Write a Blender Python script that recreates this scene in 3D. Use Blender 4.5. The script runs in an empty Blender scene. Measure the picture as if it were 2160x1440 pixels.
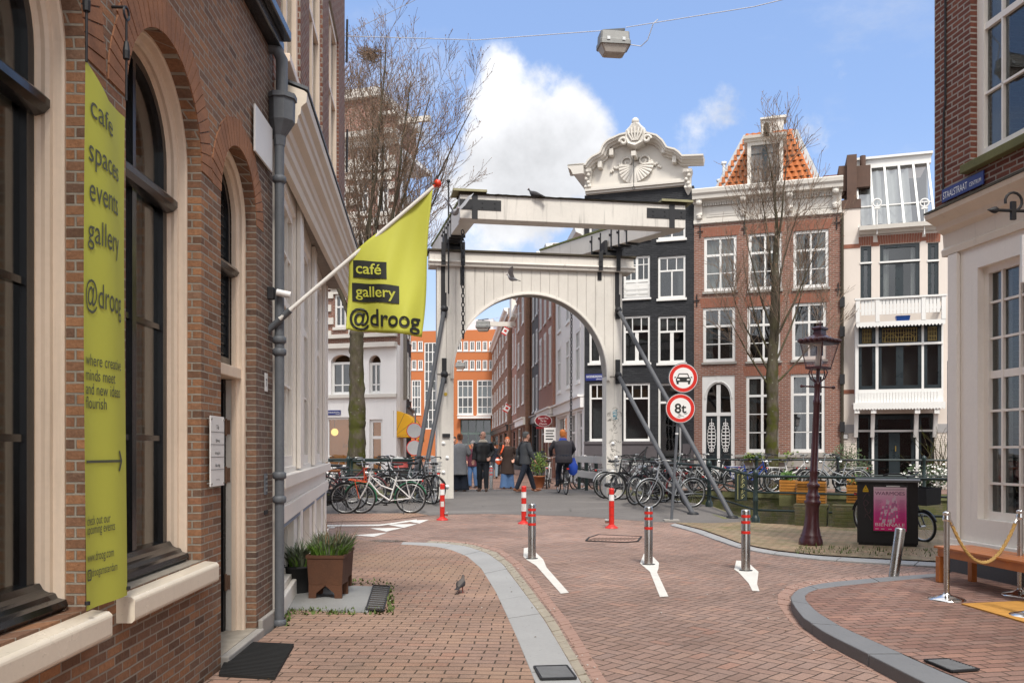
import bpy, bmesh, math, random
from mathutils import Vector, Matrix, noise
R = math.radians
rnd = random.Random(7)
scn = bpy.context.scene
COL = scn.collection

# ---------------------------------------------------------------- camera
CH, HOR, FPX = 1.5, 948.0, 1800.0           # eye height, horizon row, focal length (photo pixels, 2160 wide)
cam = bpy.data.objects.new('camera', bpy.data.cameras.new('camera'))
COL.objects.link(cam)
cam.location = (0, 0, CH)
cam.rotation_euler = (R(90), 0, 0)
cam.data.sensor_width = 36
cam.data.lens = 36 * FPX / 2160
cam.data.shift_y = (HOR - 720) / 2160
cam.data.clip_start = 0.05
cam.data.clip_end = 3000
scn.camera = cam
scn.render.resolution_x, scn.render.resolution_y = 1024, 682
scn.view_settings.view_transform = 'Standard'
scn.view_settings.look = 'None'
scn.view_settings.exposure = 1.22
scn.view_settings.gamma = 1

# ---------------------------------------------------------------- sky and sun
SUN_EL, SUN_AZ = R(54), R(171)              # azimuth clockwise from +Y: behind the camera, to the right
w = bpy.data.worlds.new('World'); scn.world = w; w.use_nodes = True
wt = w.node_tree; wt.nodes.clear()
def wn(t, **k):
    n = wt.nodes.new(t)
    for a, b in k.items(): setattr(n, a, b)
    return n
def wm(op, a, b=None, c=None, clamp=False):
    n = wn('ShaderNodeMath', operation=op, use_clamp=clamp)
    for i, v in enumerate((a, b, c)):
        if v is None: continue
        if hasattr(v, 'links'): wt.links.new(v, n.inputs[i])
        else: n.inputs[i].default_value = v
    return n.outputs[0]
sky = wn('ShaderNodeTexSky', sky_type='NISHITA', sun_disc=False, sun_elevation=SUN_EL, sun_rotation=SUN_AZ)
sky.air_density, sky.dust_density, sky.ozone_density = 1.0, 0.6, 1.4
tc = wn('ShaderNodeTexCoord')
DIR = tc.outputs['Generated']
def lobe(px, py, rad, gain):
    """a soft bump of cloud around the direction seen at (px, py), rad in radians"""
    d = Vector(((px - 1080) / FPX, 1, (HOR - py) / FPX)).normalized()
    n = wn('ShaderNodeVectorMath', operation='DOT_PRODUCT'); wt.links.new(DIR, n.inputs[0]); n.inputs[1].default_value = d
    k = 2 / (rad * rad)
    x = wm('MULTIPLY', wm('SUBTRACT', 1.0, n.outputs['Value']), k, clamp=False)
    return wm('MULTIPLY', wm('SUBTRACT', 1.0, x, clamp=True), gain)
def wnoise(scale, detail, rough, z=1.0):
    mp = wn('ShaderNodeMapping'); wt.links.new(DIR, mp.inputs[0]); mp.inputs['Scale'].default_value = (1, 1, z)
    n = wn('ShaderNodeTexNoise'); wt.links.new(mp.outputs[0], n.inputs['Vector'])
    n.inputs['Scale'].default_value = scale; n.inputs['Detail'].default_value = detail; n.inputs['Roughness'].default_value = rough
    return n.outputs['Fac']
mask = None
for l in ((1070, 165, .045, .85), (1040, 225, .045, .75), (1120, 215, .055, .85), (1175, 270, .065, 1.0), (1075, 320, .075, 1.0), (1215, 335, .075, 1.0),
          (1130, 400, .10, .9), (1010, 400, .08, .8), (1340, 290, .045, .45), (1000, 480, .10, .6), (1430, 280, .05, .22), (1515, 225, .03, .3), (780, 330, .12, .45), (1300, 215, .03, .2), (1725, 275, .03, .25)):
    v = lobe(*l)
    mask = v if mask is None else wm('MAXIMUM', mask, v)
n1 = wnoise(11, 9, .62)
n2 = wnoise(3.2, 8, .62, 2.2)
den = wm('ADD', mask, wm('MULTIPLY', wm('SUBTRACT', n1, .5), 1.9))
cum = wn('ShaderNodeMapRange', interpolation_type='SMOOTHSTEP'); wt.links.new(den, cum.inputs[0])
cum.inputs[1].default_value, cum.inputs[2].default_value = .18, .72
thin = wn('ShaderNodeMapRange', interpolation_type='SMOOTHSTEP'); wt.links.new(n2, thin.inputs[0])
thin.inputs[1].default_value, thin.inputs[2].default_value, thin.inputs[4].default_value = .52, .86, .75
sep = wn('ShaderNodeSeparateXYZ'); wt.links.new(DIR, sep.inputs[0])
low = wn('ShaderNodeMapRange', interpolation_type='SMOOTHSTEP'); wt.links.new(sep.outputs[2], low.inputs[0])
low.inputs[1].default_value, low.inputs[2].default_value, low.inputs[3].default_value, low.inputs[4].default_value = .0, .36, .5, .0
back = wn('ShaderNodeMapRange', interpolation_type='SMOOTHSTEP'); wt.links.new(wm('ADD', sep.outputs[1], wm('MULTIPLY', wm('SUBTRACT', n2, .5), .5)), back.inputs[0])   # unseen bright cloud added behind the camera as soft frontal fill
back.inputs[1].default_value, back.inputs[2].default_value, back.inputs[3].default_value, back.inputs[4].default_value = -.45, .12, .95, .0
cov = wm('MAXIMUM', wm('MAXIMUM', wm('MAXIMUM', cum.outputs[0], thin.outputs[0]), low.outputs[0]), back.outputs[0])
top = wn('ShaderNodeMapRange', interpolation_type='SMOOTHSTEP'); wt.links.new(wm('ADD', sep.outputs[2], wm('MULTIPLY', wm('SUBTRACT', n2, .5), .3)), top.inputs[0])   # unseen white cloud added overhead to strengthen the top light
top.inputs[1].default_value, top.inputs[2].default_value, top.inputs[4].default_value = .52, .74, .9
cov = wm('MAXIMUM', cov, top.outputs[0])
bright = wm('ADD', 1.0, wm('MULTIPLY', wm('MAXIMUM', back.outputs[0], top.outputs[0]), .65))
shade = wn('ShaderNodeMapRange'); wt.links.new(wnoise(7, 6, .6), shade.inputs[0])
shade.inputs[1].default_value, shade.inputs[2].default_value, shade.inputs[3].default_value, shade.inputs[4].default_value = .3, .62, .66, 1.0
ccol = wn('ShaderNodeMix', data_type='RGBA', blend_type='MULTIPLY'); ccol.inputs[0].default_value = 1
ccol.inputs[6].default_value = (4.4, 4.45, 4.6, 1); wt.links.new(shade.outputs[0], ccol.inputs[7])
lift = wn('ShaderNodeMix', data_type='RGBA', blend_type='MIX'); lift.inputs[0].default_value = .62      # thin high veil over the whole sky
wt.links.new(sky.outputs[0], lift.inputs[6]); lift.inputs[7].default_value = (1.36, 2.06, 3.75, 1)
lum = wn('ShaderNodeMix', data_type='RGBA', blend_type='MULTIPLY'); lum.inputs[0].default_value = 1
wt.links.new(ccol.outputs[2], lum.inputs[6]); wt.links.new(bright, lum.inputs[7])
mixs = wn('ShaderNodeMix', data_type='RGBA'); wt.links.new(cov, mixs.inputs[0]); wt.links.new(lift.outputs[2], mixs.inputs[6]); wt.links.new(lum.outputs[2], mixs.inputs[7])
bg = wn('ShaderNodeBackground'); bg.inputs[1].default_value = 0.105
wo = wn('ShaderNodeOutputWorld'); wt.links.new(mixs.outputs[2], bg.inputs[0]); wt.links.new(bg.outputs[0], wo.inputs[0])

sl = bpy.data.lights.new('sun', 'SUN'); sl.energy = 1.7; sl.angle = R(13); sl.color = (1, .95, .87)
so = bpy.data.objects.new('sun', sl); COL.objects.link(so)
so.rotation_euler = Vector((-math.sin(SUN_AZ) * math.cos(SUN_EL), -math.cos(SUN_AZ) * math.cos(SUN_EL), -math.sin(SUN_EL))).to_track_quat('-Z', 'Y').to_euler()
so.location = (0, 0, 40)

# ---------------------------------------------------------------- measuring the photograph
def P(px, py, Y):                            # the point at depth Y seen at a pixel
    return Vector(((px - 1080) * Y / FPX, Y, CH - (py - HOR) * Y / FPX))
def G(px, py, z=0.0):                        # the point of a horizontal level seen at a pixel
    Y = (CH - z) * FPX / (py - HOR)
    return Vector(((px - 1080) * Y / FPX, Y, z))

# ---------------------------------------------------------------- materials
class NT:
    def __init__(s, name):
        s.mat = bpy.data.materials.new(name); s.mat.use_nodes = True
        s.t = s.mat.node_tree; s.b = s.t.nodes['Principled BSDF']; s.out = s.t.nodes['Material Output']
        s.tc = s.n('ShaderNodeTexCoord'); s.obj = s.tc.outputs['Object']
    def n(s, t, **k):
        n = s.t.nodes.new(t)
        for a, b in k.items(): setattr(n, a, b)
        return n
    def set(s, inp, v):
        if hasattr(v, 'links'): s.t.links.new(v, inp)
        elif isinstance(v, (tuple, list)) and len(v) == 3 and inp.type == 'RGBA': inp.default_value = (*v, 1)
        else: inp.default_value = v
    def m(s, op, a, b=None, c=None, clamp=False):
        n = s.n('ShaderNodeMath', operation=op, use_clamp=clamp)
        for i, v in enumerate((a, b, c)):
            if v is not None: s.set(n.inputs[i], v)
        return n.outputs[0]
    def mix(s, f, a, b, blend='MIX'):
        n = s.n('ShaderNodeMix', data_type='RGBA', blend_type=blend)
        s.set(n.inputs[0], f); s.set(n.inputs[6], a); s.set(n.inputs[7], b)
        return n.outputs[2]
    def noise(s, scale, detail=4, rough=.55, vec=None, stretch=None, out='Fac'):
        v = vec or s.obj
        if stretch:
            mp = s.n('ShaderNodeMapping'); s.set(mp.inputs[0], v); mp.inputs['Scale'].default_value = stretch; v = mp.outputs[0]
        n = s.n('ShaderNodeTexNoise'); s.set(n.inputs['Vector'], v)
        n.inputs['Scale'].default_value = scale; n.inputs['Detail'].default_value = detail; n.inputs['Roughness'].default_value = rough
        return n.outputs[out]
    def ramp(s, f, stops, interp='LINEAR'):
        n = s.n('ShaderNodeValToRGB'); s.set(n.inputs[0], f); cr = n.color_ramp; cr.interpolation = interp
        while len(cr.elements) > 1: cr.elements.remove(cr.elements[-1])
        for i, (p, c) in enumerate(stops):
            e = cr.elements[0] if i == 0 else cr.elements.new(p)
            e.position = p; e.color = (*c, 1)
        return n.outputs[0]
    def rng(s, v, a, b, c=0., d=1., smooth=True):
        n = s.n('ShaderNodeMapRange', interpolation_type='SMOOTHSTEP' if smooth else 'LINEAR')
        s.set(n.inputs[0], v)
        for i, x in enumerate((a, b, c, d)): n.inputs[i + 1].default_value = x
        return n.outputs[0]
    def xyz(s, v=None):
        n = s.n('ShaderNodeSeparateXYZ'); s.set(n.inputs[0], v or s.obj); return n.outputs
    def comb(s, x=0., y=0., z=0.):
        n = s.n('ShaderNodeCombineXYZ')
        for i, v in enumerate((x, y, z)): s.set(n.inputs[i], v)
        return n.outputs[0]
    def bump(s, h, strength=.4, dist=.01):
        n = s.n('ShaderNodeBump'); n.inputs['Strength'].default_value = strength; n.inputs['Distance'].default_value = dist
        s.set(n.inputs['Height'], h); s.set(s.b.inputs['Normal'], n.outputs[0])
    def done(s, col=None, rough=None, metal=None, spec=None, coat=None):
        for k, v in (('Base Color', col), ('Roughness', rough), ('Metallic', metal), ('Specular IOR Level', spec), ('Coat Weight', coat)):
            if v is not None: s.set(s.b.inputs[k], v)
        return s.mat

_paint = {}
def paint(name, col, rough=.5, var=.18, scale=3., streak=0., metal=0., spec=.4, bump=.15, coat=0., speck=0.):
    """painted, plastered, metal or cloth surface with blotches, fine grain and optional rain streaks"""
    if name in _paint: return _paint[name]
    t = NT(name)
    big = t.noise(scale, 5, .6); fine = t.noise(scale * 18, 3, .6)
    f = t.m('ADD', t.m('MULTIPLY', t.m('SUBTRACT', big, .5), 2 * var), t.m('MULTIPLY', t.m('SUBTRACT', fine, .5), var))
    c = t.mix(1., col, t.m('ADD', f, 1.), 'MULTIPLY')
    if streak:
        st = t.rng(t.noise(1., 5, .65, stretch=(9, 9, .55)), .54, .78)
        c = t.mix(t.m('MULTIPLY', st, streak), c, tuple(x * .38 for x in col))
    if speck:
        c = t.mix(t.m('MULTIPLY', t.rng(t.noise(26, 4, .7), .62, .74), speck), c, (.05, .045, .035))
    if bump: t.bump(t.noise(60, 3, .6), bump, .004)
    _paint[name] = t.done(c, t.m('ADD', rough, t.m('MULTIPLY', t.m('SUBTRACT', big, .5), .25)), metal, spec, coat)
    return _paint[name]

def bricks(name, ramp, mortar, bw=.21, bh=.064, ms=.009, bump=.5, rough=.85, stain=.35, ramp2=None, split=None, msmooth=.25, offs=.5, moss=None):
    t = NT(name)
    o = t.xyz()
    wob = t.noise(5, 2, .5, out='Color'); wx = t.xyz(wob)
    u = t.m('ADD', t.m('ADD', o[0], o[1]), t.m('MULTIPLY', t.m('SUBTRACT', wx[0], .5), .006))
    v = t.m('ADD', o[2], t.m('MULTIPLY', t.m('SUBTRACT', wx[1], .5), .008))
    vec = t.comb(u, v, 0.)
    bt = t.n('ShaderNodeTexBrick'); t.set(bt.inputs['Vector'], vec); bt.offset = offs
    for k, x in (('Scale', 1), ('Mortar Size', ms), ('Mortar Smooth', msmooth), ('Brick Width', bw), ('Row Height', bh), ('Bias', 0)): bt.inputs[k].default_value = x
    bt.inputs['Color1'].default_value = (0, 0, 0, 1); bt.inputs['Color2'].default_value = (1, 1, 1, 1); bt.inputs['Mortar'].default_value = (.5, .5, .5, 1)
    rv = t.xyz(bt.outputs['Color'])[0]
    c = t.ramp(rv, ramp)
    if ramp2:
        f = t.rng(t.m('ADD', o[0], t.m('MULTIPLY', t.m('SUBTRACT', t.noise(1.6, 5, .65), .5), 2.4)), split[0], split[1])
        c = t.mix(f, c, t.ramp(rv, ramp2))
    c = t.mix(1., c, t.rng(t.noise(45, 4, .65), .25, .75, .72, 1.22, False), 'MULTIPLY')
    c = t.mix(t.m('MULTIPLY', t.rng(t.noise(1.1, 6, .66), .5, .72), stain), c, t.mix(.5, c, (.045, .035, .03)))
    mo = t.mix(t.noise(9, 4, .6), tuple(x * .55 for x in mortar), tuple(min(1, x * 1.25) for x in mortar))
    c = t.mix(bt.outputs['Fac'], c, mo)
    if moss:
        c = t.mix(t.m('MULTIPLY', t.rng(t.noise(2.2, 6, .7), .38, .62), moss[1]), c, moss[0])
    h = t.m('ADD', t.m('MULTIPLY', t.m('SUBTRACT', 1., bt.outputs['Fac']), 1.), t.m('MULTIPLY', t.noise(38, 4, .65), .55))
    h = t.m('ADD', h, t.m('MULTIPLY', rv, .35))
    t.bump(h, bump, .012)
    return t.done(c, rough, 0, .25)

def glass_mat(name, tint=(.55, .58, .58), refl=1.0, base=.06, wav=.006):
    t = NT(name); t.t.nodes.remove(t.b)
    lw = t.n('ShaderNodeLayerWeight'); lw.inputs['Blend'].default_value = .5
    fr = t.m('ADD', .04, t.m('MULTIPLY', t.m('POWER', lw.outputs['Facing'], 5.), .96))      # the same from both sides of a pane
    bp = t.n('ShaderNodeBump'); bp.inputs['Strength'].default_value = .25; bp.inputs['Distance'].default_value = wav
    t.set(bp.inputs['Height'], t.noise(1.3, 2, .5))
    gl = t.n('ShaderNodeBsdfGlossy'); gl.inputs['Roughness'].default_value = .015; t.set(gl.inputs['Normal'], bp.outputs[0])
    tr = t.n('ShaderNodeBsdfTransparent'); t.set(tr.inputs[0], tint)
    mx = t.n('ShaderNodeMixShader')
    t.set(mx.inputs[0], t.m('ADD', t.m('MULTIPLY', fr, refl), base, clamp=True))
    t.set(mx.inputs[1], tr.outputs[0]); t.set(mx.inputs[2], gl.outputs[0]); t.set(t.out.inputs[0], mx.outputs[0])
    return t.mat

def emit_mat(name, col, power):
    t = NT(name); t.done(col, .5)
    t.set(t.b.inputs['Emission Color'], col); t.b.inputs['Emission Strength'].default_value = power
    return t.mat

M = {}
M['cream'] = paint('cream_paint', (.74, .60, .47), .42, .14, 1.6, .3, bump=.1)
M['sill'] = paint('sill_paint', (.72, .64, .52), .25, .12, 2.5, .25, spec=.6, bump=.08, speck=.25)
M['black'] = paint('black_gloss_paint', (.012, .013, .015), .2, .3, 4., spec=.6)
M['iron'] = paint('black_iron', (.016, .016, .018), .55, .4, 5., speck=0)
M['steel'] = paint('grey_steel_tube', (.075, .077, .083), .5, .3, 4.)
M['zinc'] = paint('zinc_pipe', (.10, .108, .12), .55, .35, 2.2, .45)
M['white'] = paint('white_window_paint', (.70, .69, .665), .38, .06, 2., .08, bump=.06)
M['bridge'] = paint('bridge_white_paint', (.61, .575, .52), .5, .14, 1.3, .75, bump=.25, speck=.2)
M['front'] = paint('shopfront_white_paint', (.80, .75, .68), .45, .1, 1.5, .16, bump=.1)
M['moss'] = paint('mossy_board', (.055, .045, .03), .9, .5, 5.)
M['stone'] = paint('grey_stone', (.30, .28, .255), .85, .25, 2.5, .3, bump=.3)
M['interior'] = paint('dim_room', (.15, .135, .12), .9, .3, .8)
M['curtain'] = paint('white_curtain', (.72, .70, .66), .8, .12, 4.)
M['glass'] = glass_mat('window_glass', (.62, .64, .64), 1.0, .05)
M['darkglass'] = glass_mat('dark_window_glass', (.5, .52, .53), 1.2, .06)
M['chrome'] = paint('brushed_steel', (.46, .45, .43), .28, .16, 6., .25, metal=1.)
M['polish'] = paint('polished_steel', (.72, .71, .69), .12, .08, 6., metal=1.)
M['rubber'] = paint('tyre_rubber', (.016, .016, .016), .75, .3, 8.)
M['bikeblack'] = paint('black_enamel', (.014, .014, .016), .35, .3, 6., spec=.5)
M['alu'] = paint('dull_aluminium', (.5, .5, .49), .35, .15, 8., metal=.9)
M['railgreen'] = paint('dark_green_rail_paint', (.013, .026, .024), .4, .35, 4., spec=.5)
M['ink'] = paint('black_lettering', (.018, .02, .018), .6, .05, 5., bump=0)
M['whiteink'] = paint('white_lettering', (.82, .82, .80), .5, .03, 5., bump=0)
M['lime'] = paint('lime_cloth', (.47, .48, .065), .7, .05, 2., bump=.06)
M['red'] = paint('red_enamel', (.55, .022, .014), .4, .15, 6.)
M['signwhite'] = paint('white_enamel', (.72, .71, .69), .4, .08, 6.)
M['blue'] = paint('blue_enamel', (.018, .028, .16), .35, .1, 6.)
M['soil'] = paint('soil', (.035, .025, .017), .95, .4, 12.)

# ---------------------------------------------------------------- meshes
class MB:
    def __init__(s): s.v = []; s.f = []; s.mi = []; s.k = 0; s.sm = []
    def mat(s, k): s.k = k; return s
    def add(s, vs, fs, smooth=False):
        o = len(s.v); s.v += [tuple(v) for v in vs]
        for f in fs: s.f.append([i + o for i in f]); s.mi.append(s.k); s.sm.append(smooth)
        return s
    def box(s, a, b):
        (x0, y0, z0), (x1, y1, z1) = a, b
        return s.add([(x0, y0, z0), (x1, y0, z0), (x1, y1, z0), (x0, y1, z0), (x0, y0, z1), (x1, y0, z1), (x1, y1, z1), (x0, y1, z1)],
                     [(3, 2, 1, 0), (4, 5, 6, 7), (0, 1, 5, 4), (1, 2, 6, 5), (2, 3, 7, 6), (3, 0, 4, 7)])
    def obox(s, c, size, rot=None):
        """box centred at c with a rotation matrix"""
        hx, hy, hz = (q / 2 for q in size); c = Vector(c)
        vs = [Vector((x, y, z)) for z in (-hz, hz) for x, y in ((-hx, -hy), (hx, -hy), (hx, hy), (-hx, hy))]
        if rot is not None: vs = [rot @ v for v in vs]
        return s.add([v + c for v in vs], [(3, 2, 1, 0), (4, 5, 6, 7), (0, 1, 5, 4), (1, 2, 6, 5), (2, 3, 7, 6), (3, 0, 4, 7)])
    def bar(s, p, q, w, h=None, up=(0, 0, 1)):
        """square bar from p to q, w across, h along up"""
        h = h or w; p, q = Vector(p), Vector(q); d = (q - p); L = d.length; d.normalize()
        up = Vector(up)
        if abs(d.dot(up)) > .99: up = Vector((0, 1, 0))
        x = d.cross(up).normalized(); y = x.cross(d).normalized()
        rot = Matrix((x, d, y)).transposed()
        return s.obox((p + q) / 2, (w, L, h), rot)
    def tube(s, pts, r, n=8, cap=True, closed=False):
        pts = [Vector(p) for p in pts]; m = len(pts)
        rs = r if isinstance(r, (list, tuple)) else [r] * m
        vs = []; prev = None
        for i, p in enumerate(pts):
            a = pts[i - 1] if (i or closed) else p; b = pts[(i + 1) % m] if (i < m - 1 or closed) else p
            d = (b - a)
            if d.length < 1e-9: d = Vector((0, 0, 1))
            d.normalize()
            if prev is None:
                u = Vector((0, 0, 1)) if abs(d.z) < .9 else Vector((1, 0, 0))
                x = d.cross(u).normalized()
            else:
                x = (prev - d * prev.dot(d))
                x = x.normalized() if x.length > 1e-6 else d.orthogonal().normalized()
            prev = x; y = d.cross(x)
            for k in range(n):
                t = 2 * math.pi * k / n
                vs.append(p + (x * math.cos(t) + y * math.sin(t)) * rs[i])
        fs = []
        for i in range(m if closed else m - 1):
            j = (i + 1) % m
            for k in range(n):
                l = (k + 1) % n
                fs.append((i * n + k, i * n + l, j * n + l, j * n + k))
        s.add(vs, fs, n > 5)
        if cap and not closed:
            s.add(vs[:n], [tuple(range(n))[::-1]]); s.add(vs[-n:], [tuple(range(n))])
        return s
    def lathe(s, prof, n=20, c=(0, 0, 0), cap=True, axis=None):
        """prof = [(r, z)...] turned about z at c"""
        c = Vector(c); vs = []
        for r, z in prof:
            for k in range(n):
                t = 2 * math.pi * k / n
                q = Vector((r * math.cos(t), r * math.sin(t), z))
                vs.append(c + (axis @ q if axis is not None else q))
        fs = [(i * n + k, i * n + (k + 1) % n, (i + 1) * n + (k + 1) % n, (i + 1) * n + k) for i in range(len(prof) - 1) for k in range(n)]
        s.add(vs, fs, n > 8)
        if cap: s.add(vs[:n], [tuple(range(n))[::-1]]); s.add(vs[-n:], [tuple(range(n))])
        return s
    def torus(s, c, Rr, r, axis='y', n=40, m=8):
        pts = []
        for k in range(n):
            t = 2 * math.pi * k / n; a, b = Rr * math.cos(t), Rr * math.sin(t)
            pts.append(Vector(c) + Vector({'y': (a, 0, b), 'x': (0, a, b), 'z': (a, b, 0)}[axis]))
        return s.tube(pts, r, m, closed=True)
    def loft(s, rings, cap=True, closed=True, smooth=True):
        n = len(rings[0]); vs = [v for r in rings for v in r]
        fs = [(i * n + k, i * n + (k + 1) % n, (i + 1) * n + (k + 1) % n, (i + 1) * n + k) for i in range(len(rings) - 1) for k in range(n if closed else n - 1)]
        s.add(vs, fs, smooth)
        if cap and closed: s.add(rings[0], [tuple(range(n))[::-1]]); s.add(rings[-1], [tuple(range(n))])
        return s
    def ball(s, c, r, n=10, m=7, sc=(1, 1, 1)):
        prof = []
        for i in range(m + 1):
            a = -math.pi / 2 + math.pi * i / m
            prof.append((max(1e-4, math.cos(a)) * r, math.sin(a) * r))
        mx = Matrix.Diagonal(Vector(sc))
        return s.lathe(prof, n, c, False, mx)
    def prism(s, poly, y0, y1, f=lambda a, y, b: (a, y, b)):
        """2-D outline (a, b) made solid between y0 and y1"""
        n = len(poly)
        vs = [f(a, y0, b) for a, b in poly] + [f(a, y1, b) for a, b in poly]
        fs = [tuple(range(n)), tuple(range(n, 2 * n))[::-1]] + [(i, i + n, (i + 1) % n + n, (i + 1) % n) for i in range(n)]
        return s.add(vs, fs)
    def grid(s, f, nu, nv, smooth=True):
        vs = [f(i / nu, j / nv) for j in range(nv + 1) for i in range(nu + 1)]
        fs = [(j * (nu + 1) + i, j * (nu + 1) + i + 1, (j + 1) * (nu + 1) + i + 1, (j + 1) * (nu + 1) + i) for j in range(nv) for i in range(nu)]
        return s.add(vs, fs, smooth)
    def xf(s, mx, start=0):
        s.v[start:] = [tuple(mx @ Vector(v)) for v in s.v[start:]]; return s
    def build(s, name, mats, parent=None, bevel=0, fix=True, loc=None):
        me = bpy.data.meshes.new(name)
        me.from_pydata(s.v, [], s.f)
        mats = mats if isinstance(mats, (list, tuple)) else [mats]
        for m_ in mats: me.materials.append(M[m_] if isinstance(m_, str) else m_)
        me.polygons.foreach_set('material_index', s.mi)
        me.polygons.foreach_set('use_smooth', s.sm)
        if fix:
            bm = bmesh.new(); bm.from_mesh(me); bmesh.ops.recalc_face_normals(bm, faces=bm.faces); bm.to_mesh(me); bm.free()
        me.update()
        o = bpy.data.objects.new(name, me); COL.objects.link(o)
        if parent is not None: o.parent = parent
        if loc is not None: o.location = loc
        if bevel:
            b = o.modifiers.new('bevel', 'BEVEL'); b.width = bevel; b.segments = 2; b.limit_method = 'ANGLE'; b.angle_limit = R(40)
        return o

def tag(o, label=None, cat=None, group=None, kind=None):
    if label: o['label'] = label
    if cat: o['category'] = cat
    if group: o['group'] = group
    if kind: o['kind'] = kind
    return o
def thing(name, label, cat, loc=(0, 0, 0), rz=0., group=None):
    o = bpy.data.objects.new(name, None); COL.objects.link(o); o.empty_display_size = .1
    o.location = loc; o.rotation_euler = (0, 0, rz)
    return tag(o, label, cat, group)
def dup(root, loc=None, rot=None, label=None, group=None):
    """a copy of a thing with copies of its parts and sub-parts"""
    r = root.copy(); COL.objects.link(r)
    if loc is not None: r.location = loc
    if rot is not None: r.rotation_euler = rot
    tag(r, label, None, group)
    for ch in list(root.children):
        c = ch.copy(); COL.objects.link(c); c.parent = r
        for g in list(ch.children):
            d = g.copy(); COL.objects.link(d); d.parent = c
    return r

def fill2d(outer, holes, thick):
    """flat plate with holes: list of 2-D outlines -> MB in (u, y, z), y from 0 to thick"""
    cu = bpy.data.curves.new('outline', 'CURVE'); cu.dimensions = '2D'; cu.fill_mode = 'BOTH'; cu.extrude = thick / 2
    for lp in [outer] + list(holes):
        sp = cu.splines.new('POLY'); sp.points.add(len(lp) - 1); sp.use_cyclic_u = True
        for p, (a, b) in zip(sp.points, lp): p.co = (a, b, 0, 1)
    o = bpy.data.objects.new('outline', cu)
    me = bpy.data.meshes.new_from_object(o)
    mb = MB()
    mb.add([(v.co.x, v.co.z + thick / 2, v.co.y) for v in me.vertices], [tuple(p.vertices) for p in me.polygons])
    bpy.data.objects.remove(o); bpy.data.curves.remove(cu); bpy.data.meshes.remove(me)
    return mb

def text_mb(body, size=1., bold=0., f=None, align='LEFT', thick=0., spacing=1.):
    """lettering as a mesh; f maps (x, y) of the text plane to a point"""
    cu = bpy.data.curves.new('lettering', 'FONT'); cu.body = body; cu.size = size; cu.offset = bold; cu.align_x = align; cu.extrude = thick; cu.resolution_u = 4
    cu.space_character = spacing
    o = bpy.data.objects.new('lettering', cu)
    me = bpy.data.meshes.new_from_object(o)
    mb = MB()
    f = f or (lambda x, y: (x, 0, y))
    mb.add([f(v.co.x, v.co.y) for v in me.vertices], [tuple(p.vertices) for p in me.polygons])
    bpy.data.objects.remove(o); bpy.data.curves.remove(cu); bpy.data.meshes.remove(me)
    return mb
def text_width(body, size=1., bold=0., spacing=1.):
    mb = text_mb(body, size, bold, spacing=spacing); xs = [v[0] for v in mb.v]
    return (min(xs), max(xs)) if xs else (0, 0)
def fit_text(mb, body, x0, x1, y, f, bold=0., size=None, k=None):
    """lettering fitted between x0 and x1 on baseline y (size forces the height)"""
    a, b = text_width(body, 1.)
    sx = (x1 - x0) / (b - a); sz = size or sx
    t = text_mb(body, 1., bold, lambda X, Yy: f(x0 + (X - a) * sx, y + Yy * sz))
    if k is not None: mb.k = k
    mb.add(t.v, t.f)
    return mb

def rect(u0, u1, z0, z1): return [(u0, z0), (u1, z0), (u1, z1), (u0, z1)]
def arch(u0, u1, z0, zs, rise=None, n=20):
    """opening with a round head springing at zs"""
    c, r = (u0 + u1) / 2, (u1 - u0) / 2; rise = r if rise is None else rise
    return [(u0, z0), (u1, z0)] + [(c + r * math.cos(math.pi * i / n), zs + rise * math.sin(math.pi * i / n)) for i in range(n + 1)]

class Facade:
    """a front with its own axes: x along it (left to right as seen), y into the house, z up"""
    def __init__(s, name, label, cat, A, B, group=None, parent=None):
        s.A = Vector((A[0], A[1])); s.B = Vector((B[0], B[1])); s.d = (s.B - s.A).normalized(); s.L = (s.B - s.A).length
        s.ang = math.atan2(s.d.y, s.d.x)
        if parent is None: s.o = thing(name, label, cat, (A[0], A[1], 0), s.ang, group)
        else: s.o = parent
    def u(s, px, v=0.):
        t = (px - 1080) / FPX; n = Vector((-s.d.y, s.d.x)); a = s.A + n * v
        # a + u d = (t Y, Y)
        return (t * a.y - a.x) / (s.d.x - t * s.d.y)
    def pt(s, u, v=0., z=0.):
        n = Vector((-s.d.y, s.d.x)); q = s.A + s.d * u + n * v
        return Vector((q.x, q.y, z))
    def uz(s, px, py, v=0.):
        u = s.u(px, v); Y = s.pt(u, v).y
        return u, CH - (py - HOR) * Y / FPX
    def R(s, px0, py0, px1, py1, v=0.):
        """pixel box -> (u0, u1, z0, z1), heights taken at its middle"""
        um = s.u((px0 + px1) / 2, v); Y = s.pt(um, v).y
        return s.u(px0, v), s.u(px1, v), CH - (py1 - HOR) * Y / FPX, CH - (py0 - HOR) * Y / FPX
    def wall(s, outer, holes, mat, thick=.32, name='wall', v=0.):
        mb = fill2d(outer, holes, thick)
        if v: mb.v = [(a, b + v, c) for a, b, c in mb.v]
        return mb.build(name, mat, s.o)

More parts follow.
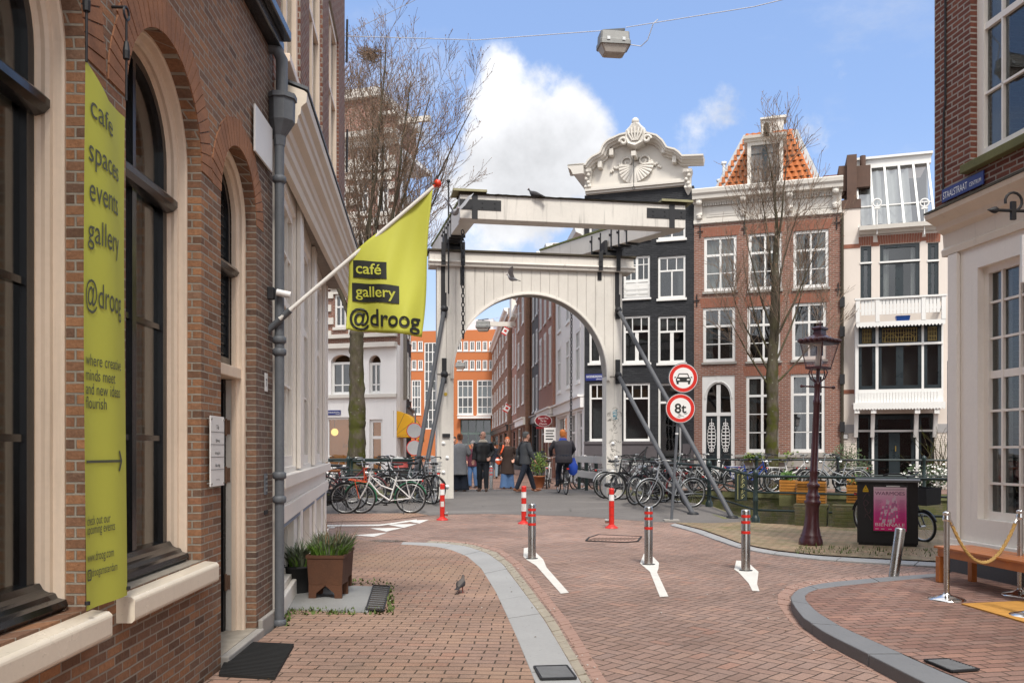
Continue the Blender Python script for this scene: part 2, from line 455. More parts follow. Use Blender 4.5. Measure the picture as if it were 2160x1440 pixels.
def window(F, r, bars=(), fw=.07, depth=.12, frame='white', sill=.06, pane='glass', curtain=None, arched=False, hood=None, name='window', fd=.07, sillmat=None, blind=None, bt=.03, back=None):
    """frame with glazing bars, pane, sill and curtain in the opening r; bars = ('v', x, z0, z1, w) or ('h', z, x0, x1, w) in fractions"""
    u0, u1, z0, z1 = r; W, Hh = u1 - u0, z1 - z0
    mb = MB()
    y0, y1 = depth, depth + fd
    if arched:
        mb = fill2d(arch(u0, u1, z0, z1), [arch(u0 + fw, u1 - fw, z0 + fw, z1, (u1 - u0) / 2 - fw)], fd)
        mb.v = [(a, b + y0, c) for a, b, c in mb.v]; top = z1 + W / 2 - fw
    else:
        mb.box((u0, y0, z0), (u0 + fw, y1, z1)); mb.box((u1 - fw, y0, z0), (u1, y1, z1))
        mb.box((u0 + fw, y0, z0), (u1 - fw, y1, z0 + fw * 1.2)); mb.box((u0 + fw, y0, z1 - fw), (u1 - fw, y1, z1)); top = z1
    for i, b in enumerate(bars):
        e = .002 * (i + 1)
        if b[0] == 'v':
            x = u0 + b[1] * W; a, c = z0 + b[2] * Hh, z0 + b[3] * Hh
            mb.box((x - b[4] / 2, y0 + .012 + e, a), (x + b[4] / 2, y1 - .01 - e, c))
        else:
            z = z0 + b[1] * Hh; a, c = u0 + b[2] * W, u0 + b[3] * W
            mb.box((a, y0 + .006 + e, z - b[4] / 2), (c, y1 - .006 - e, z + b[4] / 2))
    o = mb.build(name, frame, F.o)
    g = MB()
    if arched:
        g2 = fill2d(arch(u0 + fw * .6, u1 - fw * .6, z0 + fw * .6, z1, W / 2 - fw * .6), [], .006); g.add([(a, b + y1 - .02, c) for a, b, c in g2.v], g2.f)
    else: g.box((u0 + fw * .6, y1 - .022, z0 + fw * .6), (u1 - fw * .6, y1 - .017, z1 - fw * .6))
    g.build('pane', pane, o)
    if sill: MB().box((u0 - .05, -.07, z0 - sill), (u1 + .05, depth + .02, z0 - .003)).build('sill', sillmat or frame, o, .008)
    if curtain:
        for (a, c, zb) in curtain:
            xa, xb = u0 + fw * .7 + a * (W - 1.4 * fw), u0 + fw * .7 + c * (W - 1.4 * fw)
            q = MB(); k = rnd.random() * 6
            q.grid(lambda s_, t_: (xa + (xb - xa) * s_, y1 + .07 + .025 * math.sin(s_ * (xb - xa) * 46 + k) * (1 - .3 * t_), z0 + fw + zb * Hh + (z1 - z0 - fw * 2 - zb * Hh) * t_), max(8, int((xb - xa) * 40)), 3)
            q.build('curtain', 'curtain', o, fix=False)
    if blind:
        MB().box((u0 + fw, y1 + .03, z0 + blind[0] * Hh), (u1 - fw, y1 + .035, z0 + blind[1] * Hh)).build('blind', blind[2], o)
    return o
# ================================================================ ground
def sm(a, b, x):
    t = min(1, max(0, (x - a) / (b - a))); return t * t * (3 - 2 * t)
def zg(Y):                                   # the street climbs gently on to the bridge and falls a little beyond it
    return .25 * sm(16.8, 22., Y) - .10 * sm(26.5, 29.5, Y)
def GG(px, py, dz=0.):
    Y = 10.
    for _ in range(40): Y = (CH - zg(Y) - dz) * FPX / (py - HOR)
    return Vector(((px - 1080) * Y / FPX, Y, zg(Y) + dz))

def clay(name, pattern, ramp, mortar, scale, rot, joint=.06, stain=.3, moss=None, bump=.8, rough=.8, tint=None):
    """fired-clay paving: herringbone ('h') or running bond ('r'), scale = bricks' width in metres"""
    t = NT(name)
    mp = t.n('ShaderNodeMapping'); t.set(mp.inputs[0], t.obj); mp.inputs['Rotation'].default_value = (0, 0, rot); mp.inputs['Scale'].default_value = (1 / scale,) * 3
    wob = t.xyz(t.noise(.55, 3, .5, vec=mp.outputs[0], out='Color'))
    wob2 = t.xyz(t.noise(.09, 2, .5, vec=mp.outputs[0], out='Color'))
    o = t.xyz(mp.outputs[0])
    x = t.m('ADD', t.m('ADD', o[0], t.m('MULTIPLY', t.m('SUBTRACT', wob[0], .5), .16)), t.m('MULTIPLY', wob2[0], .9))
    y = t.m('ADD', t.m('ADD', o[1], t.m('MULTIPLY', t.m('SUBTRACT', wob[1], .5), .16)), t.m('MULTIPLY', wob2[1], .9))
    if pattern == 'h':
        i, j = t.m('FLOOR', x), t.m('FLOOR', y); fx, fy = t.m('SUBTRACT', x, i), t.m('SUBTRACT', y, j)
        mm = t.m('FLOORED_MODULO', t.m('SUBTRACT', i, j), 4.)
        eq = [t.m('COMPARE', mm, float(k), .5) for k in range(4)]
        d = t.m('MINIMUM', t.m('MINIMUM', t.m('ADD', fx, eq[1]), t.m('ADD', t.m('SUBTRACT', 1., fx), eq[0])),
                t.m('MINIMUM', t.m('ADD', fy, eq[2]), t.m('ADD', t.m('SUBTRACT', 1., fy), eq[3])))
        ida, idb = t.m('SUBTRACT', i, eq[1]), t.m('SUBTRACT', j, eq[2])
        lx = t.m('ADD', fx, eq[1]); ly = t.m('ADD', fy, eq[2])
    else:
        j = t.m('FLOOR', y); x2 = t.m('ADD', t.m('MULTIPLY', x, .5), t.m('MULTIPLY', t.m('FLOORED_MODULO', j, 2.), .5)); i = t.m('FLOOR', x2)
        fx, fy = t.m('MULTIPLY', t.m('SUBTRACT', x2, i), 2.), t.m('SUBTRACT', y, j)
        d = t.m('MINIMUM', t.m('MINIMUM', fx, t.m('SUBTRACT', 2., fx)), t.m('MINIMUM', fy, t.m('SUBTRACT', 1., fy)))
        ida, idb, lx, ly = i, j, fx, fy
    wnz = t.n('ShaderNodeTexWhiteNoise', noise_dimensions='2D'); t.set(wnz.inputs['Vector'], t.comb(ida, idb, 0.))
    rc = t.xyz(wnz.outputs['Color']); rv = wnz.outputs['Value']
    d = t.m('ADD', d, t.m('MULTIPLY', t.m('SUBTRACT', t.noise(42, 3, .6), .5), .05))
    jw = t.m('ADD', joint, t.m('MULTIPLY', t.m('SUBTRACT', t.noise(2.5, 3, .6), .5), joint * .9))
    b = t.n('ShaderNodeMapRange', interpolation_type='SMOOTHSTEP'); t.set(b.inputs[0], d); t.set(b.inputs[1], t.m('MULTIPLY', jw, .35)); t.set(b.inputs[2], t.m('ADD', jw, .03))
    brick = b.outputs[0]
    c = t.ramp(rv, ramp)
    c = t.mix(1., c, t.rng(t.noise(55, 4, .7), .25, .75, .75, 1.2, False), 'MULTIPLY')
    c = t.mix(1., c, t.rng(t.noise(.55, 6, .65), .3, .7, .78, 1.16), 'MULTIPLY')
    if tint: c = t.mix(t.m('MULTIPLY', t.rng(t.noise(.35, 4, .6), .4, .66), tint[1]), c, tint[0])
    c = t.mix(t.m('MULTIPLY', t.rng(t.noise(1.7, 7, .72), .53, .74), stain), c, (.07, .058, .048))
    mo = t.mix(t.noise(7, 4, .6), tuple(q * .55 for q in mortar), tuple(q * 1.5 for q in mortar))
    if moss:
        mf = t.rng(t.noise(.8, 6, .7), moss[1], moss[1] + .16)
        mo = t.mix(mf, mo, moss[0]); c = t.mix(t.m('MULTIPLY', mf, moss[2]), c, moss[0])
    c = t.mix(brick, mo, c)
    pv_ = t.n('ShaderNodeTexVoronoi'); t.set(pv_.inputs['Vector'], t.mix(.12, t.obj, t.noise(1.5, 3, .5, out='Color'))); pv_.inputs['Scale'].default_value = .42
    c = t.mix(1., c, t.rng(t.xyz(pv_.outputs['Color'])[1], 0, 1, .88, 1.09, False), 'MULTIPLY')      # relaid patches
    sp = t.n('ShaderNodeTexVoronoi'); t.set(sp.inputs['Vector'], t.obj); sp.inputs['Scale'].default_value = 2.6
    spot = t.m('LESS_THAN', t.m('ADD', sp.outputs['Distance'], t.m('MULTIPLY', t.noise(30, 2, .5), .04)), .045)
    keep = t.m('GREATER_THAN', t.xyz(sp.outputs['Color'])[0], .62)
    c = t.mix(t.m('MULTIPLY', t.m('MULTIPLY', spot, keep), .75), c, (.55, .53, .50))     # droppings and bits of paper
    tilt = t.m('ADD', t.m('MULTIPLY', t.m('SUBTRACT', rc[0], .5), lx), t.m('MULTIPLY', t.m('SUBTRACT', rc[1], .5), ly))
    h = t.m('ADD', t.m('ADD', brick, t.m('MULTIPLY', rc[2], .6)), t.m('MULTIPLY', tilt, .55))
    h = t.m('ADD', h, t.m('MULTIPLY', t.noise(48, 4, .65), .35))
    t.bump(h, bump, .012)
    return t.done(c, t.rng(t.noise(3, 4, .6), .3, .7, rough - .14, rough + .08), 0, .3)

M['road'] = clay('road_clay_pavers', 'h', ((0, (.25, .165, .133)), (.25, (.29, .19, .153)), (.5, (.315, .21, .17)), (.75, (.275, .19, .158)), (.92, (.335, .22, .172)), (1, (.325, .19, .145))),
                 (.062, .048, .036), .098, R(45), .042, .5, ((.075, .07, .04), .6, .2))
M['pave'] = clay('pavement_clay_pavers', 'r', ((0, (.26, .168, .128)), (.3, (.31, .2, .152)), (.55, (.285, .188, .148)), (.8, (.335, .214, .16)), (1, (.315, .18, .133))),
                 (.075, .056, .038), .098, R(3), .042, .42, ((.06, .075, .022), .62, .35), tint=((.36, .24, .15), .45))
M['pave_right'] = clay('right_pavement_pavers', 'r', ((0, (.20, .112, .09)), (.4, (.26, .148, .116)), (.7, (.24, .152, .125)), (1, (.30, .168, .127))),
                       (.06, .045, .034), .098, R(-12), .045, .2)
M['quaypave'] = clay('quay_pavers', 'r', ((0, (.25, .19, .115)), (.35, (.34, .255, .165)), (.7, (.30, .21, .135)), (1, (.38, .255, .165))),
                     (.085, .085, .035), .105, R(70), .07, .3, ((.10, .115, .028), .5, .45))
def asphalt():
    t = NT('worn_asphalt')
    c = t.mix(t.noise(1.1, 6, .65), (.105, .096, .09), (.17, .155, .145))
    c = t.mix(t.m('MULTIPLY', t.rng(t.noise(1., 4, .6, stretch=(.35, 2.2, 1)), .55, .7), .4), c, (.235, .215, .20))
    c = t.mix(1., c, t.rng(t.noise(160, 3, .7), .3, .7, .7, 1.3, False), 'MULTIPLY')
    v = t.n('ShaderNodeTexVoronoi', feature='DISTANCE_TO_EDGE'); t.set(v.inputs['Vector'], t.mix(.22, t.obj, t.noise(2.2, 4, .6, out='Color'))); v.inputs['Scale'].default_value = .8
    crack = t.m('MULTIPLY', t.m('LESS_THAN', v.outputs['Distance'], .006), t.rng(t.noise(.6, 2, .5), .5, .6))
    c = t.mix(t.m('MULTIPLY', crack, .6), c, (.03, .028, .026))
    t.bump(t.noise(180, 3, .7), .35, .006)
    return t.done(c, .85, 0, .3)
M['asphalt'] = asphalt()
M['kerb'] = paint('grey_kerb_stone', (.31, .31, .308), .75, .2, 1.6, .0, bump=.35, speck=.45)
M['kerb_dark'] = paint('blue_grey_kerb_stone', (.165, .17, .18), .7, .18, 2.5, .0, bump=.25, speck=.3)
M['mark'] = paint('worn_road_paint', (.60, .58, .54), .75, .2, 5., bump=.5, speck=.9)
M['quaybrick'] = bricks('mossy_quay_brick', ((0, (.10, .085, .05)), (.5, (.16, .13, .08)), (1, (.12, .10, .07))), (.12, .115, .08), .22, .07, .01, .6, .9, .5, moss=((.075, .085, .02), .75))
M['mossstone'] = paint('mossy_coping', (.13, .13, .055), .9, .5, 3., bump=.4)
def water():
    t = NT('canal_water')
    t.bump(t.noise(2.2, 4, .5, stretch=(1, 2, 1)), .25, .05)
    return t.done((.02, .026, .018), .06, 0, .5)
M['water'] = water()
M['edge_brick'] = paint('edging_brick', (.31, .195, .155), .85, .22, 11., bump=.5)
M['ground'] = paint('far_ground', (.17, .14, .11), .9, .3, .05)
M['street'] = clay('far_street_pavers', 'r', ((0, (.21, .125, .095)), (.5, (.27, .165, .125)), (1, (.24, .14, .11))), (.12, .095, .075), .1, R(0), .05, .25)

def sheet(name, poly, dz, mat, cuts=True, flat=None):
    mb = fill2d(poly, [], 0.0)
    bm = bmesh.new()
    vs = {}
    def V(a, b):
        k = (round(a, 5), round(b, 5))
        if k not in vs: vs[k] = bm.verts.new((a, b, 0))
        return vs[k]
    for f in mb.f:
        q = []
        for i in f:
            v = V(mb.v[i][0], mb.v[i][2])
            if v not in q: q.append(v)
        if len(q) > 2:
            try: bm.faces.new(q)
            except ValueError: pass
    if cuts and flat is None:
        for yy in [16.8 + .65 * k for k in range(9)] + [26.5 + .6 * k for k in range(6)]:
            bmesh.ops.bisect_plane(bm, geom=bm.verts[:] + bm.edges[:] + bm.faces[:], plane_co=(0, yy, 0), plane_no=(0, 1, 0))
    for v in bm.verts: v.co.z = (zg(v.co.y) if flat is None else flat) + dz
    bmesh.ops.recalc_face_normals(bm, faces=bm.faces)
    for f in bm.faces:
        if f.normal.z < 0: f.normal_flip()
    me = bpy.data.meshes.new(name); bm.to_mesh(me); bm.free()
    me.materials.append(M[mat] if isinstance(mat, str) else mat)
    o = bpy.data.objects.new(name, me); COL.objects.link(o)
    return tag(o, kind='structure')
def g2(px, py): v = GG(px, py); return (v.x, v.y)

EDGE_NEAR = [(-60, 34.5), (-8, 23.2), (-2.25, 21.75), (-2.12, 22.1), (3.35, 22.9), (4.7, 20.1), (5.0, 17.35), (8.55, 15.45), (60, -12)]
EDGE_FAR = [(-60, 45.5), (-3.2, 28.4), (-2.9, 27.9), (2.45, 27.4), (2.6, 27.1), (14, 23.5), (60, 9)]
sheet('road', EDGE_NEAR + [(60, -25), (-60, -25)], 0, 'road')
sheet('far_street', EDGE_FAR + [(60, 500), (-60, 500)], 0, 'street')
sheet('bridge_deck', [(-2.12, 22.09), (3.35, 22.89), (2.45, 27.42), (-2.9, 27.92)], .004, 'asphalt')
tag(MB().box((-2.0, 22.5, -.35), (2.6, 27.3, .2)).build('bridge_underside', 'moss'), kind='structure')
asp = [g2(690, 1100), g2(800, 1098), g2(905, 1087), g2(960, 1084), g2(1030, 1083), g2(1100, 1085), g2(1200, 1088), g2(1290, 1094), g2(1360, 1099), g2(1425, 1102), g2(1500, 1106), g2(1590, 1112), (4.95, 17.6), (4.68, 20.08), (3.33, 22.86), (-2.1, 22.06), (-2.22, 21.78), (-5.5, 22.5), (-7.6, 21.)]
sheet('asphalt_road', asp, .004, 'asphalt')
tag(MB().box((-500, -300, -2.6), (500, 2200, -2.2)).build('ground', 'ground'), kind='structure')
wsheet = sheet('canal_water', [(-200, -60), (200, -60), (200, 120), (-200, 120)], 0, 'water', flat=-1.15)

def quay(name, line, label, side, d=.45):
    """brick retaining wall with a stone coping along a polyline; side = +1 when the water is beyond"""
    t = thing(name, label, 'quay wall')
    mb, cp = MB(), MB()
    for (a, b) in zip(line[:-1], line[1:]):
        A, B = Vector((*a, 0)), Vector((*b, 0)); dr = (B - A).normalized(); n = Vector((-dr.y, dr.x, 0)) * side
        k = max(1, int((B - A).length / 1.6))
        for i in range(k):
            p, q = A + (B - A) * (i / k), A + (B - A) * ((i + 1) / k)
            for m_, lo, hi, out in ((mb, -1.9, -.19, .0), (cp, -.187, -.012, .05)):
                za, zb = zg(p.y), zg(q.y)
                pts = [p - n * d, q - n * d - dr * .004, q + n * out - dr * .004, p + n * out]
                zz = [za, zb, zb, za]
                m_.add([(v.x, v.y, z + lo) for v, z in zip(pts, zz)] + [(v.x, v.y, z + hi) for v, z in zip(pts, zz)],
                       [(3, 2, 1, 0), (4, 5, 6, 7), (0, 1, 5, 4), (1, 2, 6, 5), (2, 3, 7, 6), (3, 0, 4, 7)])
    mb.build('wall', 'quaybrick', t); cp.build('coping', 'mossstone', t)
quay('quay_wall', EDGE_NEAR[:3], 'mossy brick quay wall below the railing the white bicycle leans on', 1)
quay('quay_wall', EDGE_NEAR[4:], 'near quay wall under the railing with the wooden planter boxes', 1)
quay('quay_wall', EDGE_FAR[:2], 'quay wall across the canal below the mossy trunked tree', -1)
quay('quay_wall', EDGE_FAR[4:], 'mossy quay wall across the canal below the black and red brick houses', -1)

# pavements and kerbs
def strip(name, outer, inner, z, mat, slab=1.0, h=.16, gap=.012, label=None):
    """kerb stones between two lines of photo points, one block after the other"""
    a = [G(*p, z) for p in outer]; b = [G(*p, z) for p in inner]
    def res(l, n):
        L = [0]
        for p, q in zip(l[:-1], l[1:]): L.append(L[-1] + (q - p).length)
        out = []
        for i in range(n + 1):
            s_ = L[-1] * i / n; k = 0
            while k < len(L) - 2 and L[k + 1] < s_: k += 1
            out.append(l[k].lerp(l[k + 1], (s_ - L[k]) / max(1e-6, L[k + 1] - L[k])))
        return out
    LL = sum((q - p).length for p, q in zip(a[:-1], a[1:])); nb = max(1, round(LL / slab)); sub = 4; n = nb * sub
    a, b = res(a, n), res(b, n); mb = MB()
    for k in range(nb):
        dz = rnd.uniform(-.003, .003)
        ra, rb = [p.copy() for p in a[k * sub:k * sub + sub + 1]], [p.copy() for p in b[k * sub:k * sub + sub + 1]]
        e = (ra[1] - ra[0]).normalized() * gap
        ra[0] += e; rb[0] += e
        rings = []
        for p, q in zip(ra, rb):
            rings.append([(p.x, p.y, z - h), (q.x, q.y, z - h), (q.x, q.y, z + dz), (p.x, p.y, z + dz)])
        mb.loft(rings, smooth=False)
    o = mb.build(name, mat, bevel=.008)
    return tag(o, label, kind='structure')
KL_OUT = [(1330, 1640), (1228, 1440), (1150, 1308), (1092, 1230), (1062, 1190), (1030, 1166), (985, 1151), (940, 1145), (900, 1143), (850, 1142)]
KL_IN = [(1190, 1640), (1130, 1440), (1085, 1332), (1045, 1246), (1015, 1198), (985, 1172), (950, 1158), (920, 1152), (890, 1149), (846, 1147)]
ZP = .035
strip('kerb', KL_OUT, KL_IN, ZP + .004, 'kerb')
pin = [G(*p, ZP) for p in KL_IN]
sheet('pavement', [(v.x, v.y) for v in pin] + [(-3.05, 14.35), (-3.02, 14.0), (-1.95, 7.3), (-1.9, -6.), (.9, -6.), (.9, 3.)], 0, 'pave', flat=ZP)
# gutter of small beige setts beside the kerb
gut_o = [(1360, 1640), (1250, 1440), (1172, 1308), (1112, 1230), (1080, 1190), (1046, 1163), (998, 1148), (950, 1142), (905, 1140)]
strip('gutter', gut_o, KL_OUT[:9], .006, paint('beige_setts', (.30, .265, .21), .85, .35, 9., bump=.5), slab=.2, h=.05, gap=.012)

so_l = [(1400, 1640), (1284, 1440), (1200, 1308), (1136, 1230), (1100, 1188), (1062, 1160), (1008, 1145), (955, 1139), (908, 1137)]
strip('edging', so_l, [(x + 4, y) for x, y in gut_o], .004, 'edge_brick', slab=.105, h=.05, gap=.008)

KR_OUT = [(2320, 1610), (2110, 1508), (1960, 1442), (1850, 1387), (1740, 1333), (1692, 1300), (1670, 1270), (1668, 1255), (1685, 1241), (1715, 1232), (1760, 1226), (1860, 1217), (1985, 1208)]
KR_IN = [(2440, 1560), (2180, 1460), (2010, 1396), (1900, 1352), (1800, 1312), (1748, 1284), (1722, 1264), (1720, 1254), (1732, 1245), (1752, 1239), (1785, 1235), (1862, 1227), (1985, 1216)]
ZR = .09
KR_IN = [(a + (c - a) * (.42 if i < 9 else .15), b + (d - b) * (.42 if i < 9 else .15)) for i, ((a, b), (c, d)) in enumerate(zip(KR_IN, KR_OUT))]
strip('kerb', KR_OUT, KR_IN, ZR + .004, 'kerb_dark', slab=1.1, h=.2)
prn = [G(*p, ZR) for p in KR_IN]
sheet('pavement', [(v.x, v.y) for v in prn[::-1]] + [(4.5, 2.0), (6.0, -6), (9., -6), (7.5, 6.), (5.6, 10.2), (5.5, 10.35)], 0, 'pave_right', flat=ZR)

KS = [(2200, 1660), (2060, 1540), (1920, 1462), (1820, 1404), (1712, 1346), (1664, 1308), (1640, 1272), (1640, 1252), (1660, 1235), (1700, 1225), (1760, 1219), (1860, 1211), (1985, 1203)]
strip('edging', KS, [(x - 3, y + 1) for x, y in KR_OUT], .004, 'edge_brick', slab=.105, h=.05, gap=.008)
# yellowish quay pavement on the right with its flush kerb
QK = [(1424, 1103), (1480, 1117), (1520, 1131), (1560, 1146), (1600, 1155), (1640, 1162), (1720, 1171), (1800, 1176), (1990, 1186), (2300, 1200)]
QO = [(1414, 1106), (1468, 1121), (1508, 1136), (1550, 1151), (1596, 1161), (1640, 1168), (1720, 1177), (1800, 1183), (1990, 1194), (2300, 1210)]
strip('kerb', QO, QK, .022, 'kerb', slab=.9)
sheet('quay_pavement', [(G(*p).x, G(*p).y) for p in QK] + [(14.5, 12.2), (8.5, 15.4), (5.05, 17.2), (4.95, 17.6)] + [g2(1500, 1104)], .018, 'quaypave', cuts=False, flat=.0)

# brick strip along the left railing, kerb line and give-way teeth
sheet('quay_pavement', [g2(560, 1112), g2(690, 1101), g2(800, 1099), g2(905, 1087), g2(880, 1080), g2(700, 1077), g2(560, 1080)], .012, 'pave')
for tri in (((745, 1129), (789, 1132), (818, 1123)), ((780, 1114), (815, 1121), (850, 1113)), ((815, 1106), (852, 1113), (880, 1105)), ((852, 1098), (885, 1104), (905, 1096))):
    sheet('road_marking', [g2(*p) for p in tri], .006, 'mark', cuts=False)
sheet('road_marking', [g2(690, 1107), g2(800, 1106), g2(880, 1095), g2(878, 1098), g2(800, 1109), g2(690, 1110)], .006, 'mark')
sheet('road_marking', [g2(694, 1112), g2(708, 1111), g2(706, 1113), g2(692, 1114)], .006, 'mark')
for arrow in ([(1105, 1156), (1118, 1154), (1141, 1175), (1146, 1180), (1153, 1197), (1200, 1250), (1183, 1252), (1131, 1193), (1112, 1181), (1104, 1174)],
              [(1358, 1168), (1372, 1168), (1390, 1187), (1389, 1199), (1386, 1207), (1410, 1258), (1392, 1259), (1371, 1206), (1357, 1194), (1350, 1188)],
              [(1553, 1182), (1574, 1183), (1600, 1206), (1597, 1232), (1602, 1247), (1587, 1246), (1579, 1230), (1558, 1207), (1549, 1201)]):
    sheet('road_marking', [g2(*p) for p in arrow], .005, 'mark', cuts=False)
# manhole cover with clay infill
mh = MB(); mat_i = 0
q = [G(*p, .008) for p in ((1243, 1133), (1262, 1127), (1353, 1131), (1345, 1141), (1318, 1143), (1236, 1140))]
mh.add([(v.x, v.y, .008) for v in q] , [tuple(range(6))]); mo = mh.build('manhole_cover', 'edge_brick')
tag(mo, 'rusty manhole cover set in the road behind the middle steel bollard', 'manhole cover')
bm = MB()
for i in range(13):
    a = Vector((.6, 12.0)); 
rim = MB()
for a, b in zip(q, q[1:] + q[:1]): rim.bar((a.x, a.y, .01), (b.x, b.y, .01), .03, .012)
rim.build('rim', 'iron', mo)
sl_ = MB()
for i in range(1, 14): a, b = q[0].lerp(q[5], .5).lerp(q[2].lerp(q[3], .5), i / 14), 0; sl_.bar((a.x - .1, a.y - .2, .01), (a.x + .1, a.y + .2, .01), .012, .006)
sl_.build('joints', 'soil', mo)
# puddle left of the kerb
pd = [g2(x, y) for x, y in ((776, 1140), (800, 1138), (840, 1139), (862, 1141), (830, 1143), (790, 1143))]
def wet():
    t = NT('puddle_water'); return t.done((.10, .065, .05), .16, 0, .4)
po = sheet('puddle', pd, .004, wet(), cuts=False)

# cast grates
def grate(name, quad, z, bars, label, along=0):
    t = thing(name, label, 'grate')
    a, b, c, d = [G(*p, z) for p in quad]
    fr, br, pit = MB(), MB(), MB()
    for p, q_ in ((a, b), (b, c), (c, d), (d, a)): fr.bar(p + Vector((0, 0, .004)), q_ + Vector((0, 0, .004)), .014, .012)
    for i in range(1, bars):
        s_ = i / bars
        p, q_ = (a.lerp(b, s_), d.lerp(c, s_)) if along else (a.lerp(d, s_), b.lerp(c, s_))
        br.bar(p + Vector((0, 0, .004)), q_ + Vector((0, 0, .004)), .012, .012)
    pit.add([v + Vector((0, 0, .0015)) for v in (a, b, c, d)], [(0, 1, 2, 3)])
    fr.build('frame', 'iron', t); br.build('bars', 'kerb_dark', t); pit.build('pit', 'soil', t)
    return t
grate('drain_grate', ((1127, 1406), (1195, 1404), (1215, 1430), (1142, 1432)), ZP + .01, 10, 'cast iron drain grate let into the left grey kerb')
grate('drain_grate', ((1950, 1392), (1998, 1390), (2065, 1412), (2008, 1416)), ZR + .01, 10, 'cast iron gully grate let into the right blue grey kerb')
cp = thing('cellar_hatch', 'grey metal cellar hatch plate under the rusty planter', 'hatch')
hq = [G(*p, ZP + .012) for p in ((594, 1282), (776, 1290), (790, 1236), (640, 1232), (598, 1238))]
MB().prism([(v.x, v.y) for v in hq], ZP - .02, ZP + .014, lambda a, y, b: (a, b, y)).build('plate', paint('zinc_chequer_plate', (.30, .30, .29), .6, .2, 3., speck=.6, metal=.35, bump=.6), cp)
grate('drain_grate', ((772, 1286), (808, 1288), (822, 1236), (788, 1234)), ZP + .014, 12, 'dark slotted ventilation grate beside the cellar hatch')
mat_ = thing('doormat', 'black ribbed rubber doormat on the step before the dark doorway', 'doormat')
mq = [G(*p, ZP + .02) for p in ((462, 1420), (580, 1427), (620, 1358), (494, 1352))]
MB().prism([(v.x, v.y) for v in mq], ZP + .002, ZP + .022, lambda a, y, b: (a, b, y)).build('mat', 'rubber', mat_)
rb = MB()
for i in range(26):
    s_ = (i + .5) / 26; p, q_ = mq[0].lerp(mq[3], s_), mq[1].lerp(mq[2], s_)
    rb.bar(p + Vector((0, 0, .004)), q_ + Vector((0, 0, .004)), .012, .008)
rb.build('ribs', 'rubber', mat_)
# weeds along the wall foot and round the hatch
wm_ = MB()
for i in range(420):
    k = rnd.random()
    if k < .45: px, py = rnd.uniform(600, 830), rnd.uniform(1285, 1296)
    elif k < .7: px, py = rnd.uniform(815, 832), rnd.uniform(1230, 1290)
    elif k < .85: px, py = rnd.uniform(585, 612), rnd.uniform(1290, 1320)
    else: px, py = rnd.uniform(720, 810), rnd.uniform(1222, 1234)
    g = G(px, py, ZP); h = rnd.uniform(.01, .045); a = rnd.uniform(0, 6.28)
    dx, dy = math.cos(a) * .012, math.sin(a) * .012
    wm_.add([(g.x - dx, g.y - dy, ZP), (g.x + dx, g.y + dy, ZP), (g.x + dy * 2, g.y - dx * 2, ZP + h)], [(0, 1, 2)])
for i in range(260):
    px = rnd.uniform(1680, 1990); g = G(px, rnd.uniform(1150, 1166) + (px - 1680) * .03, .02); h = rnd.uniform(.02, .09); a = rnd.uniform(0, 6.28)
    dx, dy = math.cos(a) * .012, math.sin(a) * .012
    wm_.add([(g.x - dx, g.y - dy, .0), (g.x + dx, g.y + dy, .0), (g.x + dy * 3, g.y - dx * 3, h)], [(0, 1, 2)])
tag(wm_.build('weeds', paint('weed_green', (.075, .11, .022), .8, .4, 3.), fix=False), kind='stuff')

lt_ = MB(); lrg = random.Random(77)
for i in range(420):
    k = lrg.random()
    if k < .45: a = lrg.randrange(len(KL_OUT) - 2); p = G(*KL_OUT[a], 0).lerp(G(*KL_OUT[a + 1], 0), lrg.random()); x, y, z = p.x + abs(lrg.gauss(.1, .12)), p.y, .009
    elif k < .6: a = lrg.randrange(3, len(KR_OUT) - 2); p = G(*KR_OUT[a], 0).lerp(G(*KR_OUT[a + 1], 0), lrg.random()); x, y, z = p.x - abs(lrg.gauss(.06, .08)), p.y, .009
    else: x, y, z = lrg.uniform(-1.9, 4.5), lrg.uniform(5, 17), .006; z = ZP + .005 if x < .2 and y < 13 else .006
    s_ = lrg.uniform(.005, .017); t_ = lrg.uniform(0, 6.28); c, s2 = math.cos(t_) * s_, math.sin(t_) * s_
    lt_.mat(0 if lrg.random() < .55 else 1).add([(x - c, y - s2, z), (x + s2 * .6, y - c * .6, z + .004), (x + c, y + s2, z + .002), (x - s2 * .6, y + c * .6, z + .005)], [(0, 1, 2, 3)])
tag(lt_.build('litter', [paint('dead_leaf', (.11, .07, .03), .9, .4, 5.), paint('paper_scrap', (.5, .48, .44), .8, .2, 5.)], fix=False), kind='stuff')
# ================================================================ the brick house on the left
old_orange = ((0, (.13, .075, .05)), (.15, (.25, .128, .072)), (.35, (.32, .158, .08)), (.5, (.215, .118, .074)), (.68, (.37, .18, .088)), (.8, (.27, .155, .098)), (.9, (.15, .09, .062)), (1, (.30, .142, .078)))
old_dark = ((0, (.10, .066, .052)), (.3, (.175, .115, .088)), (.6, (.14, .09, .07)), (.8, (.22, .13, .09)), (1, (.115, .075, .06)))
M['brick_old'] = bricks('old_orange_brick', old_orange, (.345, .305, .25), .175, .05, .0058, 1., .8, .55, old_dark, (11.7, 13.2))
M['brick_grey'] = bricks('old_grey_brown_brick', old_dark, (.38, .345, .29), .19, .055, .007, .7, .85, .3)
M['brick_brown'] = bricks('red_brown_brick', ((0, (.135, .052, .034)), (.35, (.20, .078, .05)), (.7, (.17, .075, .053)), (1, (.24, .095, .056))), (.30, .265, .23), .21, .062, .009, .7, .85, .3)
M['brick_right'] = bricks('dark_red_brick', ((0, (.105, .036, .026)), (.35, (.165, .056, .036)), (.7, (.14, .05, .036)), (1, (.20, .07, .042))), (.33, .29, .25), .21, .063, .01, .7, .85, .3)
